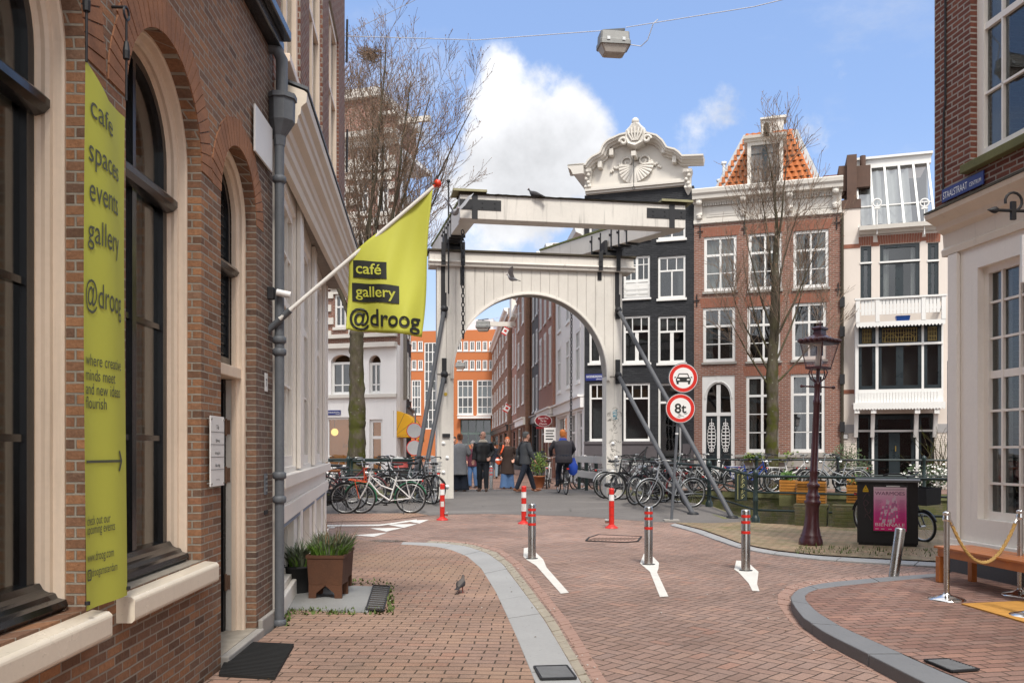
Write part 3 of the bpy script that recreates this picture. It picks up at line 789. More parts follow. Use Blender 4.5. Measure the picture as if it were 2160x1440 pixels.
M['voussoir'] = paint('arch_brick', (.29, .135, .07), .85, .6, 5., bump=.5)
M['door_black'] = paint('black_door_paint', (.01, .01, .011), .3, .3, 3.)
M['jamb'] = paint('dirty_white_jamb', (.55, .52, .47), .5, .15, 4., .5, speck=.4)

ax = lambda Y: -2.0 - .03 * (Y - 6.5)
F1 = Facade('brick_house', 'old orange brick house with tall arched windows and cream reveals, lime banner on its pier', 'house', (ax(-6), -6), (ax(7.2), 7.2))
yu = lambda Y: (Y + 6) * F1.L / 13.2
ZS = 3.26
holes, ops = [], []
for (Y0, Y1, zb, zs) in ((-2.0, -.87, .80, ZS), (-.4, .73, .80, ZS), (1.18, 2.31, .80, ZS), (2.72, 3.84, .78, ZS), (4.27, 5.40, .80, ZS), (5.80, 6.69, .10, 3.25)):
    ops.append((yu(Y0), yu(Y1), zb, zs)); holes.append(arch(yu(Y0), yu(Y1), zb, zs))
F1.wall([(0, 0), (F1.L, 0), (F1.L, 4.84), (0, 4.84)], holes, 'brick_old', .34)
MB().box((0, .0, 5.02), (F1.L, .34, 9.5)).build('upper_wall', 'brick_grey', F1.o)
co = MB(); co.box((-.02, -.10, 4.843), (F1.L + .0, .33, 4.93)).box((-.02, -.16, 4.932), (F1.L + .0, .33, 5.018))
co.build('cornice', 'black', F1.o, .012)
b = MB(); b.box((0, 3.0, 0), (F1.L, 6, 9.5)).box((F1.L - .2, .341, 0), (F1.L, 2.999, 9.5)).box((0, .341, 0), (.2, 2.999, 9.5)); b.build('rear_wall', 'brick_grey', F1.o)
b = MB(); b.box((.201, .343, 4.3), (F1.L - .201, 2.998, 4.5)); b.box((.201, 2.5, -.1), (F1.L - .201, 2.6, 4.29)); b.box((.201, .35, -.2), (F1.L - .201, 2.49, .05))
for Y_ in (-.65, .95, 2.55, 4.02, 5.56, 6.8): b.box((yu(Y_), .345, .051), (yu(Y_) + .08, 2.499, 4.29))
b.build('interior', paint('pale_room', (.30, .27, .24), .9, .2, .6), F1.o)
MB().box((yu(5.80), -.055, 0.0), (yu(6.72), .335, .095)).build('step', 'stone', F1.o, .01)
MB().box((yu(6.73), -.04, 0.0), (F1.L - .002, -.002, .16)).build('base_stone', 'stone', F1.o, .01)

def casing(u0, u1, zb, zs, D_=.19):
    """moulded cream reveal inside an arched opening"""
    mb = MB(); c = (u0 + u1) / 2; w = (u1 - u0) / 2
    prof = [(.0, .085), (.014, .085), (.02, .095), (.026, D_ - .06), (.045, D_ - .055), (.056, D_ - .04), (.052, D_ - .02), (.06, D_), (.075, D_ + .002), (.075, .34 if D_ > .17 else .17), (.0, .34 if D_ > .17 else .17)]
    path = [(u1, zb, 0.)] + [(None, None, math.pi * i / 28) for i in range(29)] + [(u0, zb, math.pi)]
    rings = []
    for (a, z, th) in path:
        if a is None: rings.append([(c + (w - i_) * math.cos(th), d, zs + (w - i_) * math.sin(th)) for i_, d in prof])
        else:
            s_ = 1 if a > c else -1
            rings.append([(a - s_ * i_, d, z) for i_, d in prof])
    return mb.loft(rings, smooth=False)
def arch_ring(u0, u1, zs, r=.2):
    mb = MB(); c = (u0 + u1) / 2; w = (u1 - u0) / 2; n = int(math.pi * (w + r / 2) / .066)
    for i in range(n):
        t0, t1 = math.pi * (i + .06) / n, math.pi * (i + .94) / n
        out = r + rnd.uniform(-.012, .012)
        q = [(c + (w + q_) * math.cos(t), zs + (w + q_) * math.sin(t)) for q_, t in ((.002, t0), (out, t0), (out, t1), (.002, t1))]
        mb.prism(q, -.006 - rnd.random() * .003, .06)
    return mb
for k, (u0, u1, zb, zs) in enumerate(ops[:5]):
    wd = casing(u0, u1, zb, zs).build('window', 'cream', F1.o)
    arch_ring(u0, u1, zs).build('arch_ring', 'voussoir', wd)
    fr = MB(); i_ = .076; a0, a1 = u0 + i_, u1 - i_; W = a1 - a0; cu = (a0 + a1) / 2; d0, d1 = .187, .25
    f2 = fill2d(arch(a0, a1, zb + .02, zs), [rect(a0 + .06, cu - .028, zb + .13, zs - .25), rect(cu + .028, a1 - .06, zb + .13, zs - .25),
                                           [(a0 + .05, zs - .17)] + [(cu - .02, zs - .17), (cu - .02, zs + W / 2 - .052)] + [(cu + (W / 2 - .05) * math.cos(t), zs + (W / 2 - .05) * math.sin(t)) for t in [math.pi * (.53 + .47 * j / 9) for j in range(10)]],
                                           [(cu + .02, zs - .17), (a1 - .05, zs - .17)] + [(cu + (W / 2 - .05) * math.cos(t), zs + (W / 2 - .05) * math.sin(t)) for t in [math.pi * .47 * j / 9 for j in range(10)]] + [(cu + .02, zs + W / 2 - .052)]], d1 - d0)
    fr.add([(a, b_ + d0, c) for a, b_, c in f2.v], f2.f)
    for z in (zb + .77, zb + 1.45): fr.box((a0 + .05, d0 + .012, z - .016), (a1 - .05, d1 - .012, z + .016))
    # rounded transom and moulded bottom rail standing out from the frame
    def rail(z0, prof, ua, ub):
        fr.loft([[(ua, d, z0 + z) for d, z in prof], [(ub, d, z0 + z) for d, z in prof]], smooth=False)
    rail(zs - .29, [(.2, 0), (.15, .015), (.125, .04), (.125, .075), (.15, .10), (.185, .115), (.2, .13)], a0 - .015, a1 + .015)
    rail(zb + .004, [(.25, 0), (.085, 0), (.07, .02), (.078, .045), (.11, .055), (.12, .075), (.14, .085), (.16, .10), (.175, .125), (.25, .13)], u0 + .012, u1 - .012)
    fr.build('frame', 'black', wd)
    g = fill2d(arch(a0 + .04, a1 - .04, zb + .08, zs), [], .005)
    MB().add([(a, b_ + .216, c) for a, b_, c in g.v], g.f).build('pane', 'glass', wd)
    sl_ = MB(); sl_.loft([[(x, .12, zb - .145), (x, -.075, zb - .145), (x, -.09, zb - .13), (x, -.09, zb - .035), (x, -.075, zb - .02), (x, .12, zb)] for x in (u0 - .11, u1 + .07)], smooth=False)
    sl_.build('sill', 'sill', wd, .01)
    cur = MB()
    for a, bq in ((a0 + .02, a0 + .16), (a1 - .17, a1 - .02)):
        cur.grid(lambda s_, t_: (a + (bq - a) * s_, .34 + .02 * math.sin(s_ * 20), zb + .1 + 2.4 * t_), 12, 2)
    cur.build('curtain', 'curtain', wd, fix=False)
# doorway
u0, u1, zb, zs = ops[5]
dr = casing(u0, u1, zb, zs, .135).build('doorway', 'cream', F1.o)
arch_ring(u0, u1, zs).build('arch_ring', 'voussoir', dr)
lb = MB(); lb.box((u0 + .03, .10, 2.045), (u1 - .03, .335, 2.13)); lb.build('lintel', 'cream', dr, .008)
a0, a1 = u0 + .076, u1 - .076; cu = (a0 + a1) / 2
f2 = fill2d(arch(a0, a1, 2.135, zs), [rect(a0 + .05, a1 - .05, 2.20, 2.82), arch(a0 + .05, a1 - .05, 2.93, zs, (a1 - a0) / 2 - .05)], .06)
fr = MB().add([(a, b_ + .175, c) for a, b_, c in f2.v], f2.f)
fr.loft([[(x, d, 2.82 + z) for d, z in [(.18, 0), (.13, .02), (.11, .05), (.13, .08), (.18, .10)]] for x in (a0 - .01, a1 + .01)], smooth=False)
for z in [2.23 + .075 * i for i in range(8)] + [2.97 + .075 * i for i in range(8)]: fr.box((a0 + .045, .195, z - .003), (a1 - .045, .203, z + .003))
for i in range(1, 8):
    x = a0 + .05 + (a1 - a0 - .1) * i / 8; fr.box((x - .003, .196, 2.19), (x + .003, .204, zs + .2))
fr.build('fanlight', 'black', dr)
g = fill2d(arch(a0 + .04, a1 - .04, 2.18, zs), [], .004); MB().add([(a, b_ + .21, c) for a, b_, c in g.v], g.f).build('pane', 'darkglass', dr)
jm = MB(); jm.box((u1 - .07, .172, .1), (u1 - .0, .215, 2.04))
jm.build('jamb', 'jamb', dr)
for z in (.42, 1.25, 1.62): MB().box((u1 - .077, .18, z), (u1 - .071, .21, z + .11)).tube([(u1 - .08, .212, z - .01), (u1 - .08, .212, z + .12)], .011, 8).build('hinge', paint('rusty_iron', (.17, .10, .065), .8, .6, 8.), dr)
MB().box((u1 - .11, .22, .1), (u1 - .065, 1.05, 2.04)).build('door', 'door_black', dr)
# name plate of the house and small fittings on the wall
def on1(Y, z, v=0.): return F1.pt(yu(Y), v, z)
def plate_thing(name, label, cat, Fc, u, z, w_, h_, mat, thick=.012, v=-.03, bev=.002):
    o = thing(name, label, cat, Fc.pt(u, v, z), Fc.ang)
    MB().box((-w_ / 2, 0, -h_ / 2), (w_ / 2, thick, h_ / 2)).build('board', mat, o, bev)
    return o
np_ = plate_thing('name_plate', 'clear and white name plate of the house beside the dark doorway', 'name plate', F1, yu(5.635), 1.49, .285, .46, 'signwhite', .008, -.03)
lt = MB()
for i, s_ in enumerate(('7-b', '@droog', 'droog b.v.', 'das mag')):
    w_ = (.05, .085, .11, .1)[i]
    fit_text(lt, s_, -w_ / 2, w_ / 2, .145 - i * .082, lambda x, y: (x, -.0015, y), .006)
    lt.box((-.135, -.0014, .125 - i * .082), (.135, -.0004, .1275 - i * .082))
fit_text(lt, 'www.droog', -.035, .035, -.19, lambda x, y: (x, -.0015, y), .006)
lt.build('lettering', 'ink', np_)
sc_ = MB()
for x in (-.125, .125):
    for z in (-.21, .21): sc_.tube([(x, -.006, z), (x, .028, z)], .007, 8)
sc_.build('spacers', 'chrome', np_)
plate_thing('wall_board', 'blank white board mounted high on the brick between the doorway arch and the pipe', 'board', F1, yu(6.80), 3.97, .52, .36, 'signwhite', .015, -.035)
hn = plate_thing('house_number', 'white enamel house number plate high beside the doorway', 'number plate', F1, yu(6.98), 2.05, .09, .15, 'signwhite', .004, -.006)
q = MB(); fit_text(q, '7', -.02, .02, -.035, lambda x, y: (x, -.001, y), .01); q.build('numeral', 'ink', hn)
db = plate_thing('doorbell_panel', 'small grey intercom panel on the dark brick beside the doorway', 'doorbell', F1, yu(6.95), 1.22, .075, .17, 'zinc', .012, -.014)
q = MB()
for i in range(4): q.box((-.025, -.004, .05 - i * .036), (.025, -.0005, .066 - i * .036))
q.build('buttons', 'alu', db)
lb_ = plate_thing('letter_slot', 'narrow dark letter slot in the brick below the intercom', 'letter slot', F1, yu(6.97), .99, .1, .035, 'iron', .01, -.01)
ca = thing('security_camera', 'small white security camera bracketed to the brick above the flagpole socket', 'camera', on1(7.05, 2.79, -.02), F1.ang)
MB().box((-.03, -.03, -.05), (.03, .02, .05)).build('bracket', 'iron', ca, .004)
MB().tube([(.0, -.05, .01), (.02, -.16, -.01)], .028, 10).build('lens_body', 'signwhite', ca)

# rain pipe on the corner
ps = F1.pt(F1.L - .07, -.075, 0)
rp = thing('drainpipe', 'grey zinc drainpipe with a faceted hopper on the brick corner', 'drainpipe', (ps.x, ps.y, .035), F1.ang)
pm = MB(); pm.tube([(0, 0, .0), (0, 0, 4.0)], .040, 14)
pm.build('pipe', 'zinc', rp)
for z in (.02, 1.05, 1.25, 2.28, 2.38, 3.72): MB().lathe([(.045, z - .03), (.056, z - .02), (.056, z + .02), (.045, z + .03)], 14, cap=False).build('collar', 'zinc', rp)
hp = MB()
hp.loft([[(math.cos(t) * r, math.sin(t) * r - o_, z) for t in [math.pi * (.125 + k / 4) for k in range(8)]] for r, o_, z in ((.045, 0, 4.0), (.052, 0, 4.08), (.108, .02, 4.2), (.112, .02, 4.38), (.126, .02, 4.38), (.126, .02, 4.42), (.09, .02, 4.42))], smooth=False)
hp.build('hopper', 'zinc', rp)
MB().tube([(0, -.02, 4.4), (0, -.02, 4.72), (-.02, .02, 4.80), (-.03, .1, 4.80)], .05, 12).build('elbow', 'zinc', rp)

# ---------------------------------------------------------------- banner and flag
def wob(x, z): return .012 * math.sin(x * 14 + z * 1.1) * (.4 + .6 * abs(math.sin(z * .9 + .4)))
BU0, BU1, BZ0, BZ1 = yu(3.70), yu(4.11), .80, 3.19
bn = thing('banner', 'tall lime green banner hung on the brick pier between the arched windows', 'banner', F1.pt(BU0, -.07, BZ0), F1.ang)
BW, BH = BU1 - BU0, BZ1 - BZ0
def bf(x, z, off=0.):
    s_ = x / BW; sag = .07 * s_ * max(0, z / BH - .9) / .1 * .6
    return (x, wob(x, z) - off, z - .09 * s_ * max(0, z / BH - .8) / .2 - .05 * (1 - abs(2 * s_ - 1)) * max(0, (z / BH - .93)) / .07)
MB().grid(lambda s_, t_: bf(s_ * BW, t_ * BH), 16, 60).build('cloth', 'lime', bn, fix=False)
lt = MB(); e = .004
M['bannertext'] = paint('grey_banner_lettering', (.075, .08, .05), .6, .05, 4., bump=0)
zz = lambda py: CH - (py - HOR) * 3.95 / FPX - BZ0
for s_, x0, x1, py, sz in (('cafe', .03, .30, 270, .155), ('spaces', .02, .40, 362, .155), ('events', .03, .38, 440, .155), ('gallery', .02, .39, 522, .155), ('@droog', .0, .42, 650, .16),
                       ('where creative', .0, .40, 770, .075), ('minds meet', .0, .31, 800, .075), ('and new ideas', .0, .38, 828, .075), ('flourish', .0, .22, 856, .075),
                       ('check out our', .0, .27, 1090, .06), ('upcoming events', .0, .32, 1108, .06), ('www.droog.com', .0, .31, 1163, .06), ('droogamsterdam', .06, .35, 1194, .055)):
    fit_text(lt, s_, x0 * .8 + .012, x1 * .8 + .004, zz(py) - .02, lambda x, y: bf(x, y, e), .0, sz)
lt.grid(lambda s_, t_: bf(.01 + .31 * s_, zz(972) + .012 * t_ - .006, e), 8, 1)
for sgn in (1, -1): lt.add([bf(.335, zz(972), e), bf(.305, zz(972) + sgn * .05, e), bf(.292, zz(972) + sgn * .045, e), bf(.315, zz(972), e)], [(0, 1, 2, 3)])
ic = [(.012, .0), (.05, .0), (.05, .042), (.012, .042)]
zi = zz(1194) - .03
for a, b_ in zip(ic, ic[1:] + ic[:1]):
    a_, c_ = Vector((a[0], a[1])), Vector((b_[0], b_[1])); n_ = (c_ - a_).normalized(); p_ = Vector((-n_.y, n_.x)) * .004
    lt.add([bf(v.x, v.y + zi, e) for v in (a_ - p_, c_ - p_, c_ + p_, a_ + p_)], [(0, 1, 2, 3)])
for i in range(14):
    t0, t1 = 2 * math.pi * i / 14, 2 * math.pi * (i + 1) / 14
    lt.add([bf(.031 + r * math.cos(t), zi + .021 + r * math.sin(t), e) for r, t in ((.008, t0), (.011, t0), (.011, t1), (.008, t1))], [(0, 1, 2, 3)])
lt.build('lettering', 'bannertext', bn, fix=False)
for x, h in ((.0, .42), (BW, .38)):
    hk = MB(); hk.tube([(x, 0, BH - .01), (x, .0, BH + h)], .006, 6).lathe([(.016, BH + h * .5), (.018, BH + h * .6), (.010, BH + h * .72)], 8, (x, 0, 0))
    hk.torus((x, 0, BH + h + .03), .03, .006, 'y', 14, 5).tube([(x, 0, BH + h + .06), (x, .07, BH + h + .06)], .007, 6); hk.build('hanger', 'iron', bn)
for x in (0, BW): MB().lathe([(.012, -.003), (.012, .012)], 8, (x, wob(x, 0) - .004, .03)).build('eyelet', 'iron', bn)

FY = 7.06
b0, tip = P(570, 690, FY), P(921, 389, FY)
fl = thing('flag', 'lime green flag on a white pole jutting from the brick wall above the planter', 'flag', b0, 0)
pv = lambda px, py, dy=0.: P(px, py, FY) - b0 + Vector((0, dy, 0))
MB().tube([pv(590, 673), pv(915, 394)], [.019, .015], 12).build('pole', paint('white_flagpole', (.70, .68, .64), .4, .1, 4.), fl)
MB().tube([pv(562, 697, .03), pv(612, 654)], .027, 12).build('socket', 'zinc', fl)
fn = MB(); d_ = (tip - b0).normalized(); fn.tube([pv(914, 395), pv(920, 390)], .014, 10); fn.tube([pv(919, 391), pv(920.5, 389.7), pv(926, 385), pv(929, 383)], [.014, .032, .034, .016], 14)
fn.build('finial', paint('red_finial', (.62, .05, .02), .35, .1, 5.), fl)
FC = [(730, 694), (889, 710), (912, 396), (736, 541)]         # lower left, lower right, upper right, upper left
def ff(s_, t_, off=0.):
    a = Vector(FC[0]).lerp(Vector(FC[1]), s_); b_ = Vector(FC[3]).lerp(Vector(FC[2]), s_); q_ = a.lerp(b_, t_)
    edge = 2.2 * math.sin(t_ * 7) * s_
    return pv(q_.x + edge, q_.y, -.0 + (.055 * math.sin(s_ * 6.5 + t_ * 3.2) + .02 * math.sin(s_ * 15 - t_ * 5)) * (1 - .7 * t_) - off)
fc_ = MB().grid(lambda s_, t_: ff(s_, t_), 30, 30).build('cloth', 'lime', fl, fix=False)
sol = fc_.modifiers.new('thickness', 'SOLIDIFY'); sol.thickness = .003
inv = lambda px, py: px                                       # lettering is laid out in the cloth's own grid
def cell(px, py):
    s_ = (px - 732) / 157.; s_ = min(1, max(0, s_))
    for _ in range(6):
        a = Vector(FC[0]).lerp(Vector(FC[1]), s_); b_ = Vector(FC[3]).lerp(Vector(FC[2]), s_)
        t_ = (py - a.y) / (b_.y - a.y); q_ = a.lerp(b_, t_); s_ += (px - q_.x) / 160.
    return s_, t_
fp = lambda px, py, off=.006: ff(*cell(px, py), off)
lab = MB()
for x0, y0, x1, y1 in ((745, 552, 818, 588), (742, 600, 842, 638)):
    sl_ = .085
    lab.grid(lambda s_, t_: fp(x0 + (x1 - x0) * s_, y1 + (y0 - y1) * t_ + sl_ * (x1 - x0) * (s_ - .5) * 1.0), 10, 4)
lab.build('label_block', 'ink', fl, fix=False)
tx = MB()
fit_text(tx, 'café', 752, 806, 0, lambda x, y: fp(x, 579 - y + .085 * (x - 781), .010), .012, 32)
fit_text(tx, 'gallery', 750, 834, 0, lambda x, y: fp(x, 627 - y + .085 * (x - 792), .010), .012, 31)
tx.build('lettering', 'lime', fl, fix=False)
tx = MB(); fit_text(tx, '@droog', 737, 884, 0, lambda x, y: fp(x, 682 - y + .085 * (x - 737), .008), .016, 49)
tx.build('lettering', 'ink', fl, fix=False)

# ================================================================ the white shop house behind it
F2 = Facade('shop_house', 'brown brick corner house over a white timber shopfront with a deep cornice', 'house', (-2.02, 7.30), (-3.07, 14.06))
UPPER = []
L2 = F2.L
bays = [(.28, 1.75), (2.25, 3.75), (4.3, 5.9)]
wins, low = [], []
for a, c in bays: wins.append(rect(a, c, 1.33, 3.95)); low.append(rect(a + .2, c - .2, .25, .78))
F2.wall([(0, 0), (L2, 0), (L2, 4.15), (0, 4.15)], wins + low, 'front', .22, 'shopfront')
ups = [rect(a + .1, c - .1, 5.05, 7.75) for a, c in bays]
F2.wall([(0, 4.151), (L2, 4.151), (L2, 9.5), (0, 9.5)], ups, 'brick_brown', .3, 'wall', .02); UPPER.append(F2.o.children[-1])
tr = MB()
for x in (0.02, 1.80, 2.0, 3.82, 4.05, 5.98, 6.5): tr.box((x, -.05, 1.30), (x + .17, -.002, 4.14))
tr.box((0, -.08, 1.16), (L2 + .05, -.002, 1.28)); tr.box((0, -.05, .02), (L2 + .02, -.003, .2)); tr.box((-.0, -.045, .84), (L2, -.0025, 1.0))
for x in (0.05, 1.95, 4.0, 6.2): tr.box((x, -.035, .205), (x + .28, -.002, .835))
tr.build('pilasters', 'front', F2.o, .01)
MB().box((.34, -.03, .80), (L2, -.0015, .838)).build('blue_band', paint('grey_blue_band', (.19, .235, .30), .6, .15, 3.), F2.o)
cc = MB()
prof = [(.02, 4.02), (-.04, 4.02), (-.05, 4.10), (-.075, 4.13), (-.08, 4.20), (-.10, 4.22), (-.11, 4.28), (-.17, 4.32), (-.18, 4.38), (-.20, 4.40), (-.205, 4.46), (-.25, 4.50), (-.255, 4.58), (-.23, 4.60), (.02, 4.68)]
cc.loft([[(x, d, z) for d, z in prof] for x in (.05, L2 + .12)], smooth=False)
UPPER.append(cc.build('cornice', paint('cream_cornice', (.64, .56, .46), .5, .12, 2.5, .25), F2.o))
UPPER.append(MB().loft([[(x, d, z) for d, z in [(-.265, 4.602), (-.265, 4.63), (.0, 4.72), (.0, 4.70)]] for x in (.04, L2 + .14)], smooth=False).build('lead_flashing', 'zinc', F2.o))
for a, c in bays:
    window(F2, (a, c, 1.33, 3.95), (('v', .5, 0, 1, .06), ('v', .25, 0, 1, .028), ('v', .75, 0, 1, .028), ('h', .62, 0, 1, .08), ('h', .31, 0, 1, .028), ('h', .81, 0, 1, .028)), .09, .03, 'front', 0, 'glass')
    window(F2, (a + .2, c - .2, .25, .78), (('v', .5, 0, 1, .03),), .05, .06, 'front', 0, 'darkglass')
    _w = window(F2, (a + .1, c - .1, 5.05, 7.75), (('v', .5, 0, 1, .05), ('h', .6, 0, 1, .06)), .1, .05, 'cream', .08, 'glass'); UPPER.append(_w)
b = MB(); b.box((0, 5.5, 0), (L2, 6., 9.5)).box((L2 - .25, .325, 0), (L2, 5.49, 9.5)).box((0, .325, 0), (.2, 5.49, 9.5)).box((.0, .33, 9.3), (L2, 5.4, 9.45)); b.build('side_wall', 'brick_brown', F2.o)
b = MB(); b.box((.201, 2.4, 0), (L2 - .251, 2.5, 9.2)).box((.201, .33, 4.2), (L2 - .251, 2.39, 4.4)); b.build('interior', 'interior', F2.o)
wa = MB()
for z in (6.4, 8.2): wa.tube([(L2 - .1, -.02, z - .35), (L2 - .1, -.03, z + .35)], .018, 8)
UPPER.append(wa.build('wall_anchor', 'iron', F2.o))
for o_ in UPPER: o_.rotation_euler = (0, 0, -.048)

# ================================================================ the corner house on the right
F3 = Facade('corner_house', 'dark red brick corner house over a white shopfront at the street corner with the bench', 'house', (5.2, 10.1), (7.16, -6))
L3 = F3.L
uw = F3.u(2062), F3.u(2215)
bigs = [rect(uw[0], uw[1] + .0, .72, 3.55)] + [rect(x, x + 2.2, .72, 3.55) for x in (3.4, 6.4, 9.4, 12.4)]
F3.wall([(0, 0), (L3, 0), (L3, 3.86), (0, 3.86)], bigs, 'front', .24, 'shopfront')
V3 = -.2
uu = F3.u(2047, V3)
upp = [rect(uu, uu + 1.15, 4.66, 7.6)] + [rect(x, x + 1.15, 4.66, 7.6) for x in (3.3, 5.6, 7.9, 10.2, 12.5)]
F3.wall([(-.02, 4.25), (L3, 4.25), (L3, 8.7), (-.02, 8.7)], upp, 'brick_right', .42, 'wall', V3)
cc = MB(); prof = [(.1, 3.80), (-.04, 3.80), (-.05, 3.87), (-.02, 3.90), (-.03, 4.06), (-.10, 4.10), (-.12, 4.16), (-.25, 4.23), (-.27, 4.28), (-.22, 4.30), (.1, 4.34)]
prof = [(d, z) for d, z in prof]
cc.loft([[(x, d, z) for d, z in prof] for x in (-.12, L3)], smooth=False); cc.build('cornice', paint('cream_frieze', (.68, .60, .50), .5, .12, 2.5, .25), F3.o)
cm = MB()
cm.loft([[(x, d, z) for d, z in [(-.28, 4.283), (-.275, 4.31), (-.203, 4.345), (-.203, 4.31)]] for x in (-.12, L3)], smooth=False); cm.build('mossy_ledge', 'moss', F3.o)
pl = MB(); pl.box((.0, -.05, .42), (.17, -.002, 3.79)); pl.box((.0, -.09, .05), (L3, -.003, .40)); pl.box((.0, -.06, .40), (L3, -.0025, .46))
pl.build('pilaster', 'front', F3.o, .008)
MB().box((-.012, -.045, .40), (-.002, .24, 2.55)).build('blue_board', paint('blue_grey_board', (.12, .125, .17), .6, .15, 3.), F3.o)
MB().box((-.03, -.12, .0), (L3, -.092, .36)).build('plinth', paint('dark_plinth', (.07, .07, .075), .8, .3, 3.), F3.o)
W3 = uw[1] - uw[0]
def grid_window(F, r, nc, nr, rail, frame, name='window', fw=.075, depth=.08, cur=None):
    bars = [('v', (i + 1) / nc, 0, 1, .026) for i in range(nc - 1)]
    k = nr * rail
    bars += [('h', (j + 1) / nr, 0, 1, .085 if j + 1 == round(k) else .026) for j in range(nr - 1)]
    return window(F, r, bars, fw, depth, frame, 0, 'glass', cur, name=name)
grid_window(F3, (uw[0], uw[1], .72, 3.55), 4, 7, 4 / 7, 'front', cur=((0, .2, 0), (.55, 1, .6)))
for x in (3.4, 6.4, 9.4, 12.4): grid_window(F3, (x, x + 2.2, .72, 3.55), 5, 7, 4 / 7, 'front')
for r in upp:
    u0 = r[0][0]
    w_ = window(F3, (u0, u0 + 1.15, 4.66, 7.6), (('v', .333, 0, 1, .026), ('v', .666, 0, 1, .026), ('h', .5, 0, 1, .07), ('h', .25, 0, 1, .026), ('h', .75, 0, 1, .026)), .11, V3 + .08, 'front', 0, 'glass', ((0, .28, 0), (.75, 1, 0)))
    MB().box((u0 - .06, V3 - .09, 4.56), (u0 + 1.21, V3 + .08, 4.657)).build('sill', 'mossstone', w_, .01)
    vb = MB()
    for i in range(20): vb.prism([(u0 - .04 + .0615 * i + .004, 7.62), (u0 - .04 + .0615 * i + .057, 7.62), (u0 - .05 + .0625 * i + .057, 7.84), (u0 - .05 + .0625 * i, 7.84)], V3 - .004, V3 + .05)
    vb.build('lintel', 'voussoir', w_)
b = MB(); b.box((-.0, 6, 0), (L3, 6.3, 8.7)).box((.0, .245, 0), (.25, 5.99, 8.7)).box((.0, .25, 8.5), (L3, 5.99, 8.65)).box((L3 - .2, .245, 0), (L3, 5.99, 8.49)); b.build('side_wall', 'brick_right', F3.o)
b = MB(); b.box((.251, 3.0, 0), (L3 - .21, 3.1, 8.4)).box((.251, .26, 3.7), (L3 - .21, 2.99, 3.9)); b.build('interior', paint('pale_room', (.30, .27, .24), .9, .2, .6), F3.o)
MB().box((-.14, V3 - .03, 7.45), (-.021, V3 + .4, 8.7)).build('corner_pier', 'brick_right', F3.o)
cb = MB(); cb.tube([(.16, V3 - .012, 4.4), (.17, V3 - .012, 5.4), (.2, V3 - .012, 5.5), (.2, V3 - .012, 8.6)], .012, 6); cb.build('cable', 'iron', F3.o)
an = MB(); an.box((.4, V3 - .03, 6.75), (.425, V3 - .001, 7.35)); an.build('wall_anchor', 'iron', F3.o)
# street sign on it
s0, s1 = F3.u(1988, V3 - .02), F3.u(2076, V3 - .02)
ss = thing('street_sign', 'long blue enamel street sign on the dark red brick above the cornice', 'street sign', F3.pt((s0 + s1) / 2, V3 - .03, 4.435), F3.ang)
sw = (s1 - s0); MB().box((-sw / 2, 0, -.075), (sw / 2, .014, .075)).build('board', 'blue', ss, .003)
q = MB(); fit_text(q, 'STAALSTRAAT', -sw * .46, sw * .13, -.042, lambda x, y: (x, -.002, y), .0, .112); fit_text(q, 'CENTRUM', sw * .18, sw * .45, -.036, lambda x, y: (x, -.002, y), .0, .065)
q.build('lettering', 'whiteink', ss)
# wrought iron bracket with a hanging board
bk = thing('sign_bracket', 'black wrought iron scroll bracket on the white shopfront above the bench', 'bracket', F3.pt(F3.u(2224), 0, 3.86), F3.ang)
r_ = MB(); r_.tube([(0, .0, 0), (0, -.62, 0)], .016, 8).lathe([(.016, 0), (.034, .03), (.03, .06), (.004, .12)], 10, (0, -.6, 0), axis=Matrix.Rotation(R(90), 3, 'X'))
r_.tube([(0, -.44 + .09 * math.sin(t), .09 - .09 * math.cos(t)) for t in [i * .45 for i in range(12)]], .013, 6); r_.box((-.015, -.47, -.09), (.015, -.42, .09))
r_.build('arm', 'iron', bk)
sb = thing('hanging_sign', 'white hanging shop sign cut by the right edge under the iron bracket', 'sign', F3.pt(F3.u(2224), -.12, 3.4), F3.ang)
MB().box((-.02, -.24, -.25), (.02, .19, .22)).build('board', 'signwhite', sb, .006); MB().tube([(0, -.1, .22), (0, -.1, .45)], .008, 6).build('chain', 'iron', sb)

# ---------------------------------------------------------------- bench, posts, rope, mat
M['wood'] = paint('varnished_orange_wood', (.42, .135, .03), .4, .3, 5., bump=.3, coat=.2)
bc = (Vector((4.52, 9.0, 0)) + Vector((5.0, 7.75, 0))) / 2
be = thing('wooden_bench', 'low orange wooden bench against the white shopfront', 'bench', (4.83, 8.42, ZR), F3.ang)
for i in range(5): pass
sb_ = MB()
for i in range(5): sb_.box((-.76, -.22 + i * .089, .36 + .0), (.76, -.22 + i * .089 + .083, .385))
sb_.build('seat', 'wood', be, .004)
ap = MB(); ap.box((-.72, -.2, .28), (.72, -.175, .358)).box((-.72, .175, .28), (.72, .2, .358)).box((-.725, -.17, .28), (-.70, .17, .358)).box((.70, -.17, .28), (.725, .17, .358)); ap.build('apron', 'wood', be)
for x in (-.70, .70):
    for y in (-.185, .185): MB().box((x - .035, y - .03, 0), (x + .035, y + .03, .278)).build('leg', 'wood', be, .004)
cu_ = MB(); cu_.ball((0, 0, 0), 1, 20, 12, (.17, .075, .13))
rcush = thing('red_chair', 'round red seat back seen through the shop window of the corner house', 'chair', F3.pt(F3.u(2135, .5), .5, 1.25), F3.ang); cu_.build('seat_back', 'red', rcush); MB().tube([(0, .02, -.1), (0, .02, -1.1)], .02, 8).build('stem', 'alu', rcush)
